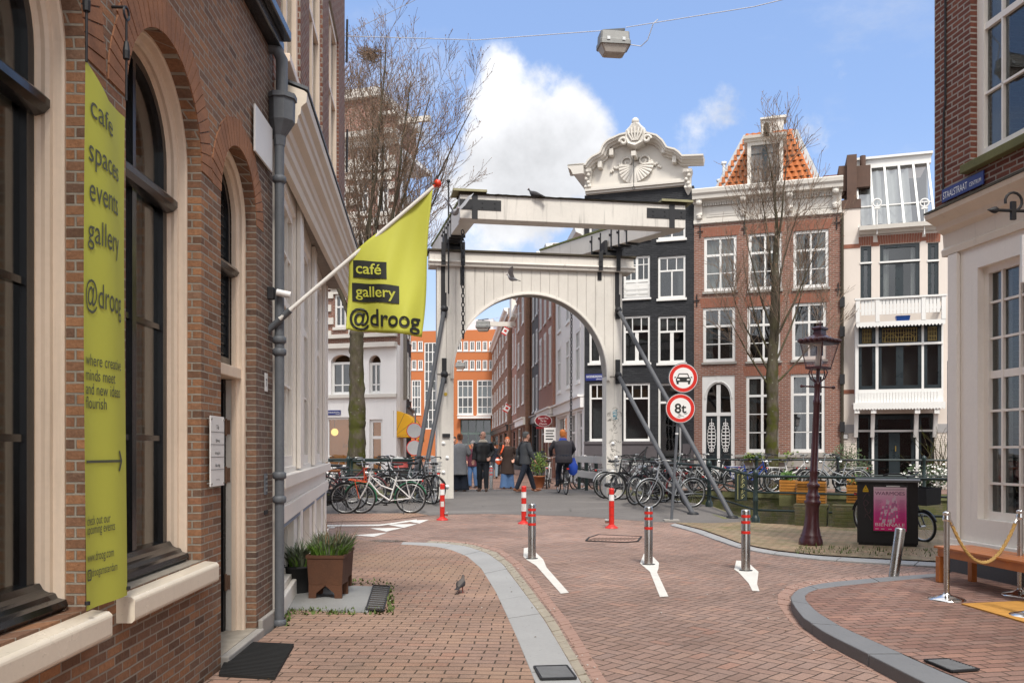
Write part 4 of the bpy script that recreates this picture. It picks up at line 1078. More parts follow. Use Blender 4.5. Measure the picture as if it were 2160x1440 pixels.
def stanchion(p, label):
    t = thing('rope_stanchion', label, 'stanchion', (p.x, p.y, ZR), 0, 'rope stanchions by the shopfront')
    MB().lathe([(.165, 0), (.165, .006), (.15, .018), (.09, .034), (.045, .046), (.028, .06), (.0275, .07)], 30).build('base', 'polish', t)
    MB().lathe([(.026, .07), (.026, .80)], 18).build('pole', 'chrome', t)
    MB().lathe([(.034, .74), (.038, .745), (.038, .765), (.034, .77), (.034, .80), (.036, .812), (.036, .82), (.02, .83), (.001, .832)], 18).build('cap', 'polish', t)
    return t
S1, S2, S3 = G(1997, 1264, ZR), G(2152, 1255, ZR), G(2172, 1300, ZR)
stanchion(S1, 'polished steel rope stanchion standing free left of the orange mat')
stanchion(S2, 'polished steel rope stanchion behind the orange mat, at the bench end')
stanchion(S3, 'polished steel stanchion on the front edge of the orange mat, cut by the frame')
ro = thing('barrier_rope', 'yellow twisted rope hanging between two steel stanchions', 'rope', (S1.x, S1.y, ZR), 0)
d_ = Vector((S2.x - S1.x, S2.y - S1.y, 0)); pts = []
for i in range(41):
    s_ = i / 40; pts.append(d_ * (.05 + .9 * s_) + Vector((0, 0, .735 - .40 * (1 - (2 * s_ - 1) ** 2))))
M['rope'] = paint('yellow_rope', (.40, .25, .085), .85, .3, 20., bump=.5)
mb = MB()
for k in range(3):
    st = []
    for i in range(241):
        s_ = i / 240; f_ = s_ * 40; j = min(39, int(f_)); p_ = pts[j].lerp(pts[j + 1], f_ - j); an_ = s_ * 55 + k * 2.094
        st.append(p_ + Vector((.008 * math.cos(an_), .008 * math.sin(an_) * .6, .008 * math.sin(an_))))
    mb.tube(st, .0095, 6)
mb.build('strands', 'rope', ro)
mb = MB(); mb.tube([pts[0] - d_ * .04, pts[0], pts[1]], .016, 8); mb.tube([pts[-1] + d_ * .04, pts[-1], pts[-2]], .016, 8); mb.build('hooks', 'polish', ro)
om = thing('orange_mat', 'orange coir mat on the pavement between the steel stanchions', 'mat', (0, 0, 0))
mq = [G(*p, ZR + .012) for p in ((2028, 1272), (2160, 1266), (2400, 1300), (2200, 1322))]
MB().prism([(v.x, v.y) for v in mq], ZR + .001, ZR + .013, lambda a, y, b: (a, b, y)).build('mat', paint('orange_coir', (.48, .24, .05), .95, .35, 14., bump=.8), om)

# ---------------------------------------------------------------- bollards
def bollard(p, label, lean=0., h=.76):
    t = thing('steel_bollard', label, 'bollard', p, 0, 'stainless bollards across the street')
    t.rotation_euler = (0, lean, 0)
    hh = h
    MB().lathe([(.055, -.1), (.055, hh - .02), (.05, hh - .004), (.03, hh)], 24).build('post', 'chrome', t)
    if not lean:
        for z in (.66, .585, .46):
            MB().lathe([(.0565, z), (.0565, z + .035)], 24, cap=False).build('red_band', 'red', t)
        MB().lathe([(.085, .0), (.085, .008), (.06, .012)], 24).build('base_ring', 'iron', t)
    return t
bollard(GG(1122, 1178), 'upright steel bollard with red bands nearest the left kerb')
bollard(GG(1368, 1190), 'upright steel bollard with red bands in the middle of the street')
bollard(GG(1573, 1203), 'upright steel bollard with red bands nearest the right kerb')
bollard(G(1884, 1222, .05), 'plain steel bollard leaning over at the right kerb by the bench', .14, .585)
def flex(p, label, turn, dirt):
    t = thing('red_white_bollard', label, 'bollard', p, turn, 'red and white plastic bollards before the bridge')
    MB().lathe([(.125, 0), (.12, .02), (.07, .045), (.05, .07)], 20).build('foot', 'red', t)
    b = MB()
    for k, (za, zb_) in enumerate(((.06, .25), (.255, .40), (.405, .52), (.525, .64), (.645, .74))):
        b.mat(1 if k in (3,) + ((1,) if dirt else ()) else 0).lathe([(.051, za), (.051, zb_)], 20)
    b.mat(0).lathe([(.053, .735), (.05, .755), (.02, .765)], 20)
    b.build('post', ['red', 'signwhite'], t)
    MB().tube([(.05, -.02, .13), (.12, -.03, .13)], [.04, .045], 14).build('lock', 'chrome', t)
    st = MB(); st.grid(lambda s_, q_: (.0525 * math.sin((s_ - .5) * 1.5), -.0525 * math.cos((s_ - .5) * 1.5), .28 + .11 * q_), 6, 1); st.build('sticker', paint('torn_sticker', (.55, .53, .5), .7, .5, 18., speck=.8), t)
    return t
flex(GG(933, 1096), 'red and white plastic bollard on the left beside the bicycles', .1, False)
flex(GG(1105, 1104), 'red and white plastic bollard in the middle of the bridge approach', -.2 + math.pi * .0, True)
flex(GG(1290, 1113), 'red and white plastic bollard on the right near the bicycles', 2.9, False)

# ---------------------------------------------------------------- planters on the left
M['corten'] = paint('rusty_steel', (.085, .034, .016), .8, .5, 3.5, .4, bump=.35)
def planter(p, rz, w, d, h, label):
    t = thing('rusty_planter', label, 'planter', p, rz, 'rusty planters against the shopfront')
    mb = MB()
    def ring(z, f): return [(-w / 2 * f, -d / 2 * f, z), (w / 2 * f, -d / 2 * f, z), (w / 2 * f, d / 2 * f, z), (-w / 2 * f, d / 2 * f, z)]
    mb.loft([ring(.13, .91), ring(h - .03, 1.0), ring(h - .03, 1.05), ring(h, 1.05), ring(h, .96), ring(h - .08, .95)], smooth=False)
    mb.build('box', 'corten', t)
    for x in (-1, 1):
        for y in (-1, 1): MB().loft([[(x * (w * .455 - .5 * q) + a * q * .5, y * d * .44 + b * .012, z) for a, b in ((-1, -1), (1, -1), (1, 1), (-1, 1))] for z, q in ((0, .07), (.05, .075), (.129, .17))], smooth=False).build('foot', 'corten', t)
    MB().box((-w * .46, -d * .46, h - .09), (w * .46, d * .46, h - .03)).build('soil', 'soil', t)
    return t
def tuft(name, label, p, n, h, spread, mats, lean=.5, wd=.006, cat='plant', group=None):
    t = thing(name, label, cat, p, rnd.uniform(0, 6), group)
    for m_, frac, hk, wk in mats:
        mb = MB()
        for i in range(int(n * frac)):
            a = rnd.uniform(0, 6.283); r = rnd.random() ** .5 * spread; x, y = math.cos(a) * r, math.sin(a) * r * .7
            H = h * hk * rnd.uniform(.5, 1.); b = rnd.uniform(0, 6.283); l_ = lean * rnd.uniform(.1, 1) * H
            dx, dy = math.cos(b) * l_ + x * .5, math.sin(b) * l_ + y * .3; wx, wy = -math.sin(b) * wd * wk, math.cos(b) * wd * wk
            mb.add([(x - wx, y - wy, 0), (x + wx, y + wy, 0), (x + dx * .4 - wx, y + dy * .4 - wy, H * .6), (x + dx * .4 + wx, y + dy * .4 + wy, H * .6), (x + dx, y + dy, H)], [(0, 1, 3, 2), (2, 3, 4)])
        mb.build('blades', m_, t, fix=False)
    return t
M['grass'] = paint('grass_green', (.11, .21, .025), .7, .4, 5., bump=0)
M['grass2'] = paint('grey_green_leaves', (.11, .13, .075), .7, .4, 5., bump=0)
M['straw'] = paint('dry_stalks', (.16, .10, .05), .8, .4, 5., bump=0)
pp = G(686, 1262, ZP + .014)
planter((pp.x, pp.y + .16, ZP + .015), -.03, .36, .30, .42, 'front rusty steel planter with bright grass on the cellar hatch')
tuft('grass_tuft', 'bright green grass and grey lavender growing in the front rusty planter', (pp.x, pp.y + .16, ZP + .40), 1100, .21, .17, (('grass', .75, .75, 1), ('grass2', .3, 1.05, 1.2), ('straw', .02, 1.9, .5)))
pp2 = Vector((pp.x - .05, pp.y + .66, ZP + .005))
planter(pp2, -.03, .34, .32, .42, 'second rusty planter half hidden behind the front one')
tuft('grass_tuft', 'grey green lavender growing in the second rusty planter', (pp2.x, pp2.y, ZP + .40), 520, .22, .18, (('grass2', .7, 1., 1.1), ('grass', .3, .7, 1), ('straw', .02, 2.2, .5)))
kb = thing('black_bucket', 'black plastic bucket pot behind the rusty planter', 'pot', (pp.x - .36, pp.y + .42, ZP), 0)
MB().lathe([(.12, 0), (.16, .26), (.17, .26), (.17, .285), (.15, .285), (.145, .24)], 22).build('pot', 'rubber', kb); MB().lathe([(.148, .23), (.149, .245)], 22).build('soil', 'soil', kb)
tuft('pot_plant', 'straggly dark green plant growing in the black bucket', (pp.x - .36, pp.y + .42, ZP + .25), 120, .3, .12, (('grass2', .8, 1, 2.2), ('grass', .2, .6, 2)), 1.1)
# ================================================================ the wooden drawbridge
ang = R(9.5)
A0 = Vector((-1.716, 22.06)); B0 = A0 + Vector((math.cos(ang), math.sin(ang))) * 4.6
FB = Facade('drawbridge', 'cream painted wooden drawbridge gate with plank arch and balance beams overhead', 'drawbridge', A0, B0)
D = FB.o
def zq(px, py, v=-.2): return FB.uz(px, py, v)[1]
uL0, uL1, uR0, uR1 = FB.u(921, -.2), FB.u(957, -.2), FB.u(1279, -.2), FB.u(1312, -.2)
zsp = (zq(957, 792) + zq(1279, 790)) / 2                     # springing of the arch
zcr = zq(1120, 622); zpl = (zq(921, 568) + zq(1312, 568)) / 2
for a, c in ((uL0, uL1), (uR0, uR1)):
    p = MB().box((a, -.2, .1), (c, .22, zsp - .002)).build('post', 'bridge', D, .012)
    bt = MB()
    for i in range(4): 
        x = a + (c - a) * (.4 if i % 2 else .62); z = .55 + i * .37
        bt.lathe([(.055, 0), (.05, .014), (.022, .016), (.022, .03), (.001, .031)], 12, (x, -.2, z), axis=Matrix.Rotation(R(90), 3, 'X'))
    bt.build('bolts', 'signwhite', p)
uc, ra = (uL1 + uR0) / 2, (uR0 - uL1) / 2
def az(u):
    q = 1 - ((u - uc) / ra) ** 2
    return zsp + (zcr - zsp) * math.sqrt(q) if q > 0 else zsp
pk = MB(); n = 20; wv = (uR1 - uL0) / n
for i in range(n):
    a, c = uL0 + wv * i + .004, uL0 + wv * (i + 1) - .004
    us = [a + (c - a) * k / 8 for k in range(9)]
    pk.prism([(x, az(x)) for x in us] + [(c, zpl), (a, zpl)], -.225 - .003 * (i % 2), -.19)
pk.build('planks', 'bridge', D)
us = [uL0 + .01 + (uR1 - uL0 - .02) * k / 60 for k in range(61)]
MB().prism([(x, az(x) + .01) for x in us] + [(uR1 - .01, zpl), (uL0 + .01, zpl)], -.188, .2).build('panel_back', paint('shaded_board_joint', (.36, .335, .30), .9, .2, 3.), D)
ar = MB(); prof = [(.0, -.20), (.0, -.275), (.035, -.275), (.05, -.255), (.085, -.25), (.085, -.22), (.085, -.2)]
rings = []
path = [(uL1, zsp - .12, math.pi)] + [(None, None, math.pi - math.pi * i / 48) for i in range(49)] + [(uR0, zsp - .12, 0)]
for a, z, th in path:
    if a is None: rings.append([(uc + (ra + q) * math.cos(th), d, zsp + (zcr - zsp + q) * math.sin(th)) for q, d in prof])
    else: rings.append([(a + q * (1 if a > uc else -1), d, z) for q, d in prof])
ar.loft(rings, smooth=False); ar.build('arch_moulding', 'bridge', D)
# lintel
l0, l1 = FB.u(906, -.3), FB.u(1337, -.3); zt, zb_ = (zq(906, 530, -.3) + zq(1337, 545, -.3)) / 2, zpl
MB().box((l0, -.3, zb_ + .001), (l1, .3, zt)).build('lintel', 'bridge', D, .012)
MB().box((l0 - .05, -.36, zt + .002), (l1 + .05, .34, zt + .055)).build('lintel_cap', 'moss', D, .01)
MB().loft([[(x, d, zb_ + z) for d, z in [(-.302, .14), (-.36, .13), (-.37, .09), (-.33, .05), (-.32, .0), (-.302, -.02)]] for x in (l0 - .03, l1 + .03)], smooth=False).build('lintel_moulding', 'bridge', D)
# balance beams: pivots on the lintel, front cross beam toward us, chains at the rear
VF, VR = -3.0, 4.2
uf0, uf1 = FB.u(970, VF - .3), FB.u(1446, VF - .3)
zf_top = (FB.uz(985, 412, VF - .3)[1] + FB.uz(1440, 431, VF - .3)[1]) / 2; zf_bot = (FB.uz(985, 464, VF - .3)[1] + FB.uz(1440, 479, VF - .3)[1]) / 2
MB().box((uf0, VF - .3, zf_bot), (uf1, VF + .1, zf_top)).build('cross_beam', 'bridge', D, .015)
cap = MB(); rr = random.Random(3)
def capf(s_, t_): return (uf0 - .03 + (uf1 - uf0 + .06) * s_, VF - .36 + .52 * t_, zf_top + .02 + .05 * (1 - abs(2 * t_ - 1)) + rr.uniform(-.007, .007))
cap.grid(capf, 60, 3, False); cap.box((uf0 - .02, VF - .345, zf_top + .002), (uf1 + .02, VF + .14, zf_top + .018))
cap.build('beam_cap', 'moss', D)
for x in (uf0 + .22, uf1 - .22): MB().obox((x, VF - .1, zf_top + .075), (.75, .58, .05)).build('end_board', paint('lichen_board', (.27, .25, .15), .9, .4, 6., speck=.5), D)
zp0 = zt + .055; zpv = zp0 + .18
pivots = [FB.u(955, 0), FB.u(1290, 0)]; fronts = [FB.u(985, VF + .2), FB.u(1417, VF + .2)]
zfm = (zf_top + zf_bot) / 2 + .0
for pv_, ft in zip(pivots, fronts):
    d_ = (pv_ - ft) / -(VF + .1); zr_ = zpv + .27 + .22
    p = Vector((ft, VF + .105, zfm)); m_ = Vector((pv_, 0, zpv + .27)); q = Vector((pv_ + d_ * VR, VR, zr_ + .2))
    arm = MB(); arm.bar(p, q, .34, .48); a_ = arm.build('balance_beam', 'bridge', D, .012)
    mcap = MB(); up_ = Vector((0, 0, .27)); mcap.bar(p + up_, q + up_, .38, .05); mcap.build('weather_board', paint('green_mossy_edge', (.13, .14, .05), .9, .4, 5.), a_)
    for k in (-.55, -.35, -.15, .15, .4):
        c_ = m_ + (p - m_).normalized() * (-k * 2.0)
        ir = MB(); ir.obox(c_ + Vector((0, 0, 0)), (.37, .05, .52), Matrix.Rotation(math.atan(d_), 3, 'Z').inverted())
        ir.tube([c_ + Vector((-.19, 0, .12)), c_ + Vector((-.22, 0, .12))], .035, 8); ir.build('iron_strap', 'iron', a_)
    cr = MB(); cr.box((pv_ - .22, -.26, zp0), (pv_ + .22, .26, zp0 + .1)); cr.box((pv_ - .24, -.2, zp0 + .1), (pv_ - .17, .2, zpv + .25)); cr.box((pv_ + .17, -.2, zp0 + .1), (pv_ + .24, .2, zpv + .25))
    cr.tube([(pv_ - .27, 0, zp0 + .14), (pv_ + .27, 0, zp0 + .14)], .08, 12); cr.build('pivot_cradle', 'iron', D)
# iron crosses on the ends of the cross beam
for s_, e in ((1, uf0), (-1, uf1)):
    hb = (zf_top + zf_bot) / 2
    k = MB(); xa, xb = sorted((e + s_ * .0, e + s_ * .92)); k.box((xa - .01, VF - .311, hb - .115 + .05), (xb, VF - .301, hb + .115 + .05))
    x = e + s_ * .33; k.box((x - .065, VF - .317, zf_bot - .006), (x + .065, VF - .302, zf_top + .004))
    for bx in (.1, .5, .78): k.tube([(e + s_ * bx, VF - .325, hb + .1), (e + s_ * bx, VF - .311, hb + .1)], .016, 8); k.tube([(e + s_ * bx, VF - .325, hb), (e + s_ * bx, VF - .311, hb)], .016, 8)
    k.build('iron_cross', 'iron', D)
# long straps from the pivots down the gate
for px, y0, y1 in ((935, 512, 664), (976, 512, 600), (1266, 532, 590), (1303, 528, 643)):
    u = FB.u(px, -.3); k = MB(); w_ = .055
    zA, zB = zq(px, y0, -.31), zq(px, y1, -.31)
    k.box((u - w_, -.385, zb_ + .1), (u + w_, -.372, zA)); k.box((u - w_, -.371, zb_ - .0), (u + w_, -.364, zb_ + .099)); k.box((u - w_, -.245, zB), (u + w_, -.23, zb_ - .001))
    k.tube([(u, -.4, zb_ + .25), (u, -.385, zb_ + .25)], .025, 8); k.tube([(u, -.26, zB + .08), (u, -.245, zB + .08)], .025, 8)
    k.build('iron_strap', 'iron', D)
# lightning rod at the left end and chains
rod = MB(); u = FB.u(946, -.4); rod.tube([(u, -.42, zq(946, 620, -.4)), (u, -.42, zq(946, 384, -.4))], .022, 6).ball((u, -.42, zq(946, 383, -.4)), .05, 8, 6); rod.build('rod', 'iron', D)
def chain(name, p, q, link=.13):
    mb = MB(); d_ = q - p; n = int(d_.length / (link * .78))
    for i in range(n):
        c_ = p + d_ * ((i + .5) / n); a = (i % 2) * 1.57 + .3
        ux = Vector((math.cos(a), math.sin(a), 0)); pts = [c_ + ux * (.034 * math.cos(t)) + Vector((0, 0, link / 2 * math.sin(t))) for t in [k * math.pi / 4 for k in range(8)]]
        mb.tube(pts, .014, 5, closed=True)
    return mb.build(name, 'iron', D)
uu_ = FB.u(976, -2.3); chain('chain', Vector((uu_, -2.3, zf_bot)), Vector((FB.u(977, -2.3), -2.3, FB.uz(977, 714, -2.3)[1])))
u = FB.u(1206, VR); chain('chain', Vector((u, VR, zpv + .5)), Vector((FB.u(1204, VR), VR, FB.uz(1204, 985, VR)[1])))
# raking steel struts with shoes on the posts
inv_ = Matrix.Rotation(-ang, 3, 'Z')
def loc(v): w_ = inv_ @ (Vector(v) - Vector((A0.x, A0.y, 0))); return w_
for (t0, t1), foot in (((937, 652), GG(866, 1058)), ((937, 790), GG(884, 1058)), ((1303, 655), GG(1545, 1092)), ((1303, 792), GG(1462, 1084))):
    v = -.25; u, z = FB.uz(t0, t1, v)
    st = MB().tube([(u, v - .05, z), loc(foot)], .055, 12).build('strut', 'steel', D)
    k = MB(); k.box((u - .06, v - .03, z - .22), (u + .06, v + .026, z + .42)); k.ball((u, v - .06, z), .1, 10, 6); k.build('shoe', 'iron', st)
    MB().lathe([(.13, 0), (.13, .02), (.09, .05)], 12, loc(foot)).build('foot_plate', 'iron', st)
# box lamp and yellow badge on the left post, graffiti on the right one
u, z = FB.uz(941, 918, -.2); MB().box((u - .10, -.255, z - .045), (u + .10, -.202, z + .045)).build('black_box', 'iron', D, .006)
u, z = FB.uz(940, 831, -.2); MB().lathe([(.045, 0), (.045, .01)], 16, (u, -.2, z), axis=Matrix.Rotation(R(90), 3, 'X')).build('yellow_badge', paint('yellow_badge', (.45, .30, .03), .5, .2, 4.), D)
gr = MB(); rg_ = random.Random(12); ca_, cb_ = uR0 + .06, uR1 - .05
for i in range(46):
    zc = rg_.uniform(zq(1296, 985), zq(1296, 862)); u = rg_.uniform(ca_, cb_); pts = []; a = rg_.uniform(0, 6)
    for k in range(rg_.randint(4, 9)):
        pts.append((min(cb_ + .03, max(ca_ - .03, u)), -.203, zc)); a += rg_.uniform(-2.2, 2.2); u += .035 * math.cos(a); zc += .035 * math.sin(a)
    gr.tube(pts, .0035, 4)
gr.build('graffiti', 'ink', D)
gb = MB()
for k in range(3):
    u, zc = FB.uz(1297, 868 + k * 6, -.2); gb.tube([(u + .06 * math.sin(t * 2.3 + k), -.204, zc + .05 * math.cos(t * 1.7) ) for t in [i * .4 for i in range(14)]], .005, 4)
gb.build('graffiti', paint('blue_spray', (.10, .33, .42), .7, .2, 5.), D)
# white side rails of the deck
def deck_rail(name, a, c, label, zs=(.25, 1.02)):
    t = thing(name, label, 'railing', (a[0], a[1], 0), 0)
    A, B = Vector((0, 0, 0)), Vector((c[0] - a[0], c[1] - a[1], 0)); d_ = B.normalized(); nn = Vector((-d_.y, d_.x, 0))
    for z in (.50, .96):
        MB().bar(A + Vector((0, 0, .25 + z)), B + Vector((0, 0, .25 + z)), .06, .2).build('rail_board', 'bridge', t, .006)
    for s_ in (.12, .42, .72, .97):
        p = A.lerp(B, s_) + nn * -.07; MB().box((p.x - .05, p.y - .05, -.1), (p.x + .05, p.y + .05, 1.25)).build('post', 'railgreen', t, .006)
deck_rail('bridge_railing', (2.62, 23.1), (2.05, 27.3), 'white board railing along the right side of the bridge deck')
deck_rail('bridge_railing', (-2.0, 22.6), (-2.6, 27.5), 'white board railing along the left side of the bridge deck')
# ================================================================ houses across the canal
def fline(px):
    t = (px - 1080) / FPX; X = t * (30.8 + .32 * 6.59) / (1 + .32 * t); return (X, 30.8 - .32 * (X - 6.59))
M['brick_black'] = bricks('black_painted_brick', ((0, (.020, .021, .024)), (.5, (.028, .029, .033)), (1, (.036, .037, .041))), (.022, .023, .026), .21, .065, .01, .9, .6, .05)
M['brick_red'] = bricks('red_facade_brick', ((0, (.175, .072, .05)), (.35, (.245, .105, .072)), (.7, (.215, .098, .074)), (1, (.29, .125, .082))), (.33, .27, .23), .21, .065, .011, .5, .85, .3)
M['red_arch'] = paint('flat_arch_brick', (.24, .095, .06), .85, .35, 6., bump=.3)
M['plaster'] = paint('pinkish_white_plaster', (.63, .56, .50), .7, .06, 1.2, .12, bump=.1)
M['white_brick'] = bricks('white_painted_brick', ((0, (.62, .55, .48)), (.5, (.70, .63, .56)), (1, (.66, .59, .52))), (.5, .45, .4), .21, .065, .01, .6, .6, .1)
M['darkframe'] = paint('dark_blue_green_frame', (.018, .026, .03), .3, .2, 4., spec=.5)
M['tile'] = paint('orange_roof_tile', (.36, .11, .03), .75, .45, 6., bump=.2)
M['lead'] = paint('lead_sheet', (.33, .33, .33), .7, .2, 3.)
M['ornament'] = paint('white_ornament', (.60, .565, .51), .5, .08, 2., .12)
def body(F, h, depth, mat, inner=1.2, z0=0., v0=.35):
    """side walls, back and dim rooms behind a front"""
    L = F.L
    b = MB(); b.box((0.01, v0, z0), (.2, depth, h)).box((L - .2, v0, z0), (L - .01, depth, h)).box((.201, depth - .2, z0), (L - .201, depth, h)).box((.2005, v0, h - .2), (L - .2005, depth - .201, h))
    b.build('side_walls', mat, F.o)
    b = MB(); b.box((.21, v0 + inner, z0 + .05), (L - .21, v0 + inner + .05, h - .25)); b.build('interior', 'interior', F.o)
def flat_arch(u0, u1, z, h, w, v=-.004):
    n = max(6, int((u1 - u0) / .075)); mb = MB(); c = (u0 + u1) / 2
    for i in range(n):
        a, b = u0 + (u1 - u0) * (i + .07) / n, u0 + (u1 - u0) * (i + .93) / n
        sp = 1 + w; mb.prism([(a, z), (b, z), (c + (b - c) * sp, z + h), (c + (a - c) * sp, z + h)], v, .05)
    return mb
# ---------------------------------------------------------------- black house
FK = Facade('black_house', 'black painted brick canal house with white scrolled gable and white windows', 'house', fline(1233), fline(1463.5))
zk = lambda py, px=1350: FK.uz(px, py)[1]
c0, c1, c2 = (1243, 1291), (1315, 1371), (1388, 1446)
R3 = ('v', .333, .67, 1, .035), ('v', .666, .67, 1, .035), ('h', .67, 0, 1, .07), ('v', .5, 0, .67, .13)
R2 = ('v', .333, .66, 1, .035), ('v', .666, .66, 1, .035), ('h', .66, 0, 1, .06), ('v', .5, 0, .66, .05)
R1 = ('v', .333, .74, 1, .035), ('v', .666, .74, 1, .035), ('h', .74, 0, 1, .06)
spec = []
for (a, c), nm in ((c0, 0), (c1, 1), (c2, 2)):
    spec.append((FK.R(a, 440, c, 504), R2, nm))
    spec.append((FK.R(a, 540, c, 629), R2, nm))
    spec.append((FK.R(a, 666, c, 765), R3, nm))
    spec.append((FK.R(a, 808, c if nm < 2 else 1437, 930 if nm < 2 else 1008), R1, nm))
ztop = zk(402)
FK.wall([(0, 0), (FK.L, 0), (FK.L, ztop), (0, ztop)], [rect(*s_[0]) for s_ in spec], 'brick_black', .3)
M['blind'] = paint('rattan_blind', (.36, .22, .11), .8, .3, 9.)
M['whiteblind'] = paint('white_blind', (.62, .60, .56), .8, .1, 9.)
for i, (r, bars, nm) in enumerate(spec):
    row = i % 4
    if nm == 2 and row == 3:
        d_ = MB(); d_.box((r[0] + .07, .2, r[2]), (r[1] - .07, .25, r[3] - .62)); dw = window(FK, r, (('h', .80, 0, 1, .08),), .07, .1, 'white', 0, 'darkglass', name='door_frame')
        dl = d_.build('door', 'door_black', FK.o); k = MB()
        for z in (.3, 1.0, 1.65): k.box((r[0] + .15, .192, r[2] + z), (r[1] - .15, .1985, r[2] + z + .5))
        k.build('panels', 'black', dl); continue
    if nm == 1 and row == 1:
        w_ = window(FK, r, (('v', .5, 0, 1, .09), ('h', .42, 0, 1, .10), ('v', .27, .42, 1, .03), ('v', .75, .42, 1, .03), ('h', .8, 0, 1, .03)), .08, .06, 'white', .07, 'darkglass')
        b = MB(); b.box((r[0] + .07, .10, r[2] + .07), (r[1] - .07, .115, r[2] + .41 * (r[3] - r[2])))
        for q in range(2): b.box((r[0] + .12 + q * .45, .085, r[2] + .14), (r[0] + .46 + q * .45, .0995, r[2] + .36 * (r[3] - r[2])))
        b.build('door_panels', 'white', w_); k = MB()
        for z in (.18, .34, .5): k.bar((r[0] + .01, -.03, r[2] + z), (r[1] - .01, -.03, r[2] + z), .02)
        k.build('guard_rail', 'white', w_); continue
    bl = None
    if row == 2: bl = (.80, .96, 'whiteblind')
    if row == 3: bl = (.74, .9, 'blind')
    w_ = window(FK, r, bars, .075, .04, 'white', .09, 'darkglass', ((.72, 1, .05),) if (nm == 2 and row == 1) else None, blind=bl)
    if row in (1, 2): flat = flat_arch(r[0] - .03, r[1] + .03, r[3], .22, .08).build('lintel', 'brick_black', w_)
pz = zk(936); b = MB(); b.box((-.0, -.06, .0), (FK.u(1386), -.002, pz)); b.box((FK.u(1440), -.06, 0), (FK.L, -.003, pz)); b.box((0, -.1, pz), (FK.u(1385), -.004, pz + .1)); b.build('plinth', paint('purple_grey_plinth', (.085, .075, .08), .7, .15, 3.), FK.o)
body(FK, ztop, 9, 'brick_black')
# gable
GP = [(1204, 356), (1241, 353.5), (1244, 347), (1253, 338), (1267, 331), (1270, 329), (1275, 316), (1282, 307), (1291, 301), (1311, 292), (1328, 288), (1345, 286.5), (1369, 288), (1389, 293), (1402, 304), (1411, 318), (1416, 319.5), (1427, 322), (1435.5, 328), (1442, 335.5), (1486, 334)]
gp = [Vector(FK.uz(x, y)) for x, y in GP]
gc = (FK.uz(1344, 400)[0])
def offs(poly, d):
    out = []
    for i, p in enumerate(poly):
        a = poly[max(0, i - 1)]; b = poly[min(len(poly) - 1, i + 1)]; t_ = (b - a).normalized(); out.append(p + Vector((t_.y, -t_.x)) * d)
    return out
inner = [p for p in gp if FK.u(1238) < p.x < FK.u(1447)]
ub0, ub1 = FK.u(1236), FK.u(1450); zb0 = ztop
ip = offs(inner, .12)
MB().prism([(ub0, zb0), (ub1, zb0), (ub1, gp[-2].y - .12)] + [(p.x, p.y) for p in ip[::-1]] + [(ub0, gp[1].y - .12)], .0, .35).build('gable', 'ornament', FK.o)
mo = MB(); layers = [(.0, -.50), (.06, -.50), (.075, -.42), (.13, -.40), (.15, -.30), (.20, -.26), (.22, -.14), (.27, -.12), (.28, .0), (.0, .2)]
rings = []
for i, p in enumerate(gp):
    a = gp[max(0, i - 1)]; b = gp[min(len(gp) - 1, i + 1)]; t_ = (b - a).normalized(); nrm = Vector((t_.y, -t_.x))
    rings.append([(p.x + nrm.x * d, y, p.y + nrm.y * d) for d, y in layers])
mo.loft(rings, smooth=False); mo.build('gable_moulding', 'ornament', FK.o)
mo = MB(); zc = ztop
for d, y0, y1 in ((0, -.12, .0), (1, -.2, -.0), (2, -.15, .0)): mo.box((ub0, y0, zc + .02 + d * .085), (ub1, -.002, zc + .1 + d * .085))
mo.build('base_moulding', 'ornament', FK.o)
sc_, sz = FK.uz(1341, 352); k = MB(); nr = 15
for i in range(nr):
    t0 = math.pi * (1.0 + .0) + math.pi * i / (nr - 1) * 1.0; t0 = math.pi * (.98 + 1.04 * i / (nr - 1)); Rr = .62 * (1 + .06 * math.cos(3 * t0)); w_ = .075
    pts = [(sc_ + q * math.cos(t0), -.05 - .05 * math.sin(q / Rr * 3.0), sz + q * math.sin(t0) * .95) for q in [Rr * (.08 + .92 * j / 7) for j in range(8)]]
    k.tube(pts, [.02 + w_ * .9 * j / 7 for j in range(8)], 8)
for s_ in (-1, 1):
    k.tube([(sc_ + s_ * (.30 + .22 * math.cos(t) * (1 - t / 9)), -.05, sz + .18 + .22 * math.sin(t) * (1 - t / 9)) for t in [j * .4 for j in range(18)]], .045, 7)
    for j in range(7): k.ball((sc_ + s_ * (.52 + j * .065), -.04, sz + .12 - j * .035 + .05 * math.sin(j * 2)), .075 - j * .004, 7, 5)
k.build('shell_relief', 'ornament', FK.o)
cs, cz = FK.uz(1344, 306); k = MB()
hq = [(-.30, -.1), (-.40, .18), (-.36, .42), (-.22, .55), (-.14, .66), (0, .74), (.14, .66), (.22, .55), (.36, .42), (.40, .18), (.30, -.1), (0, -.22)]
k.loft([[(cs + a * s_, y, cz + .1 + (b - .1) * s_) for a, b in hq] for s_, y in ((1, .1), (1, -.42), (.86, -.52), (.5, -.47), (.1, -.45))], smooth=False)
for a in (-.24, -.12, 0, .12, .24): k.tube([(cs + a * .4, -.5, cz), (cs + a, -.53, cz + .25), (cs + a * 1.1, -.5, cz + .5 - abs(a) * .4)], .035, 6)
for s_ in (-1, 1): k.tube([(cs + s_ * (.43 + .15 * math.cos(t) * (1 - t / 10)), -.45, cz + .02 + .15 * math.sin(t) * (1 - t / 10)) for t in [j * .45 for j in range(16)]], .06, 7)
k.ball((cs, -.4, cz + .72), .14, 10, 7); k.build('crest', 'ornament', FK.o)
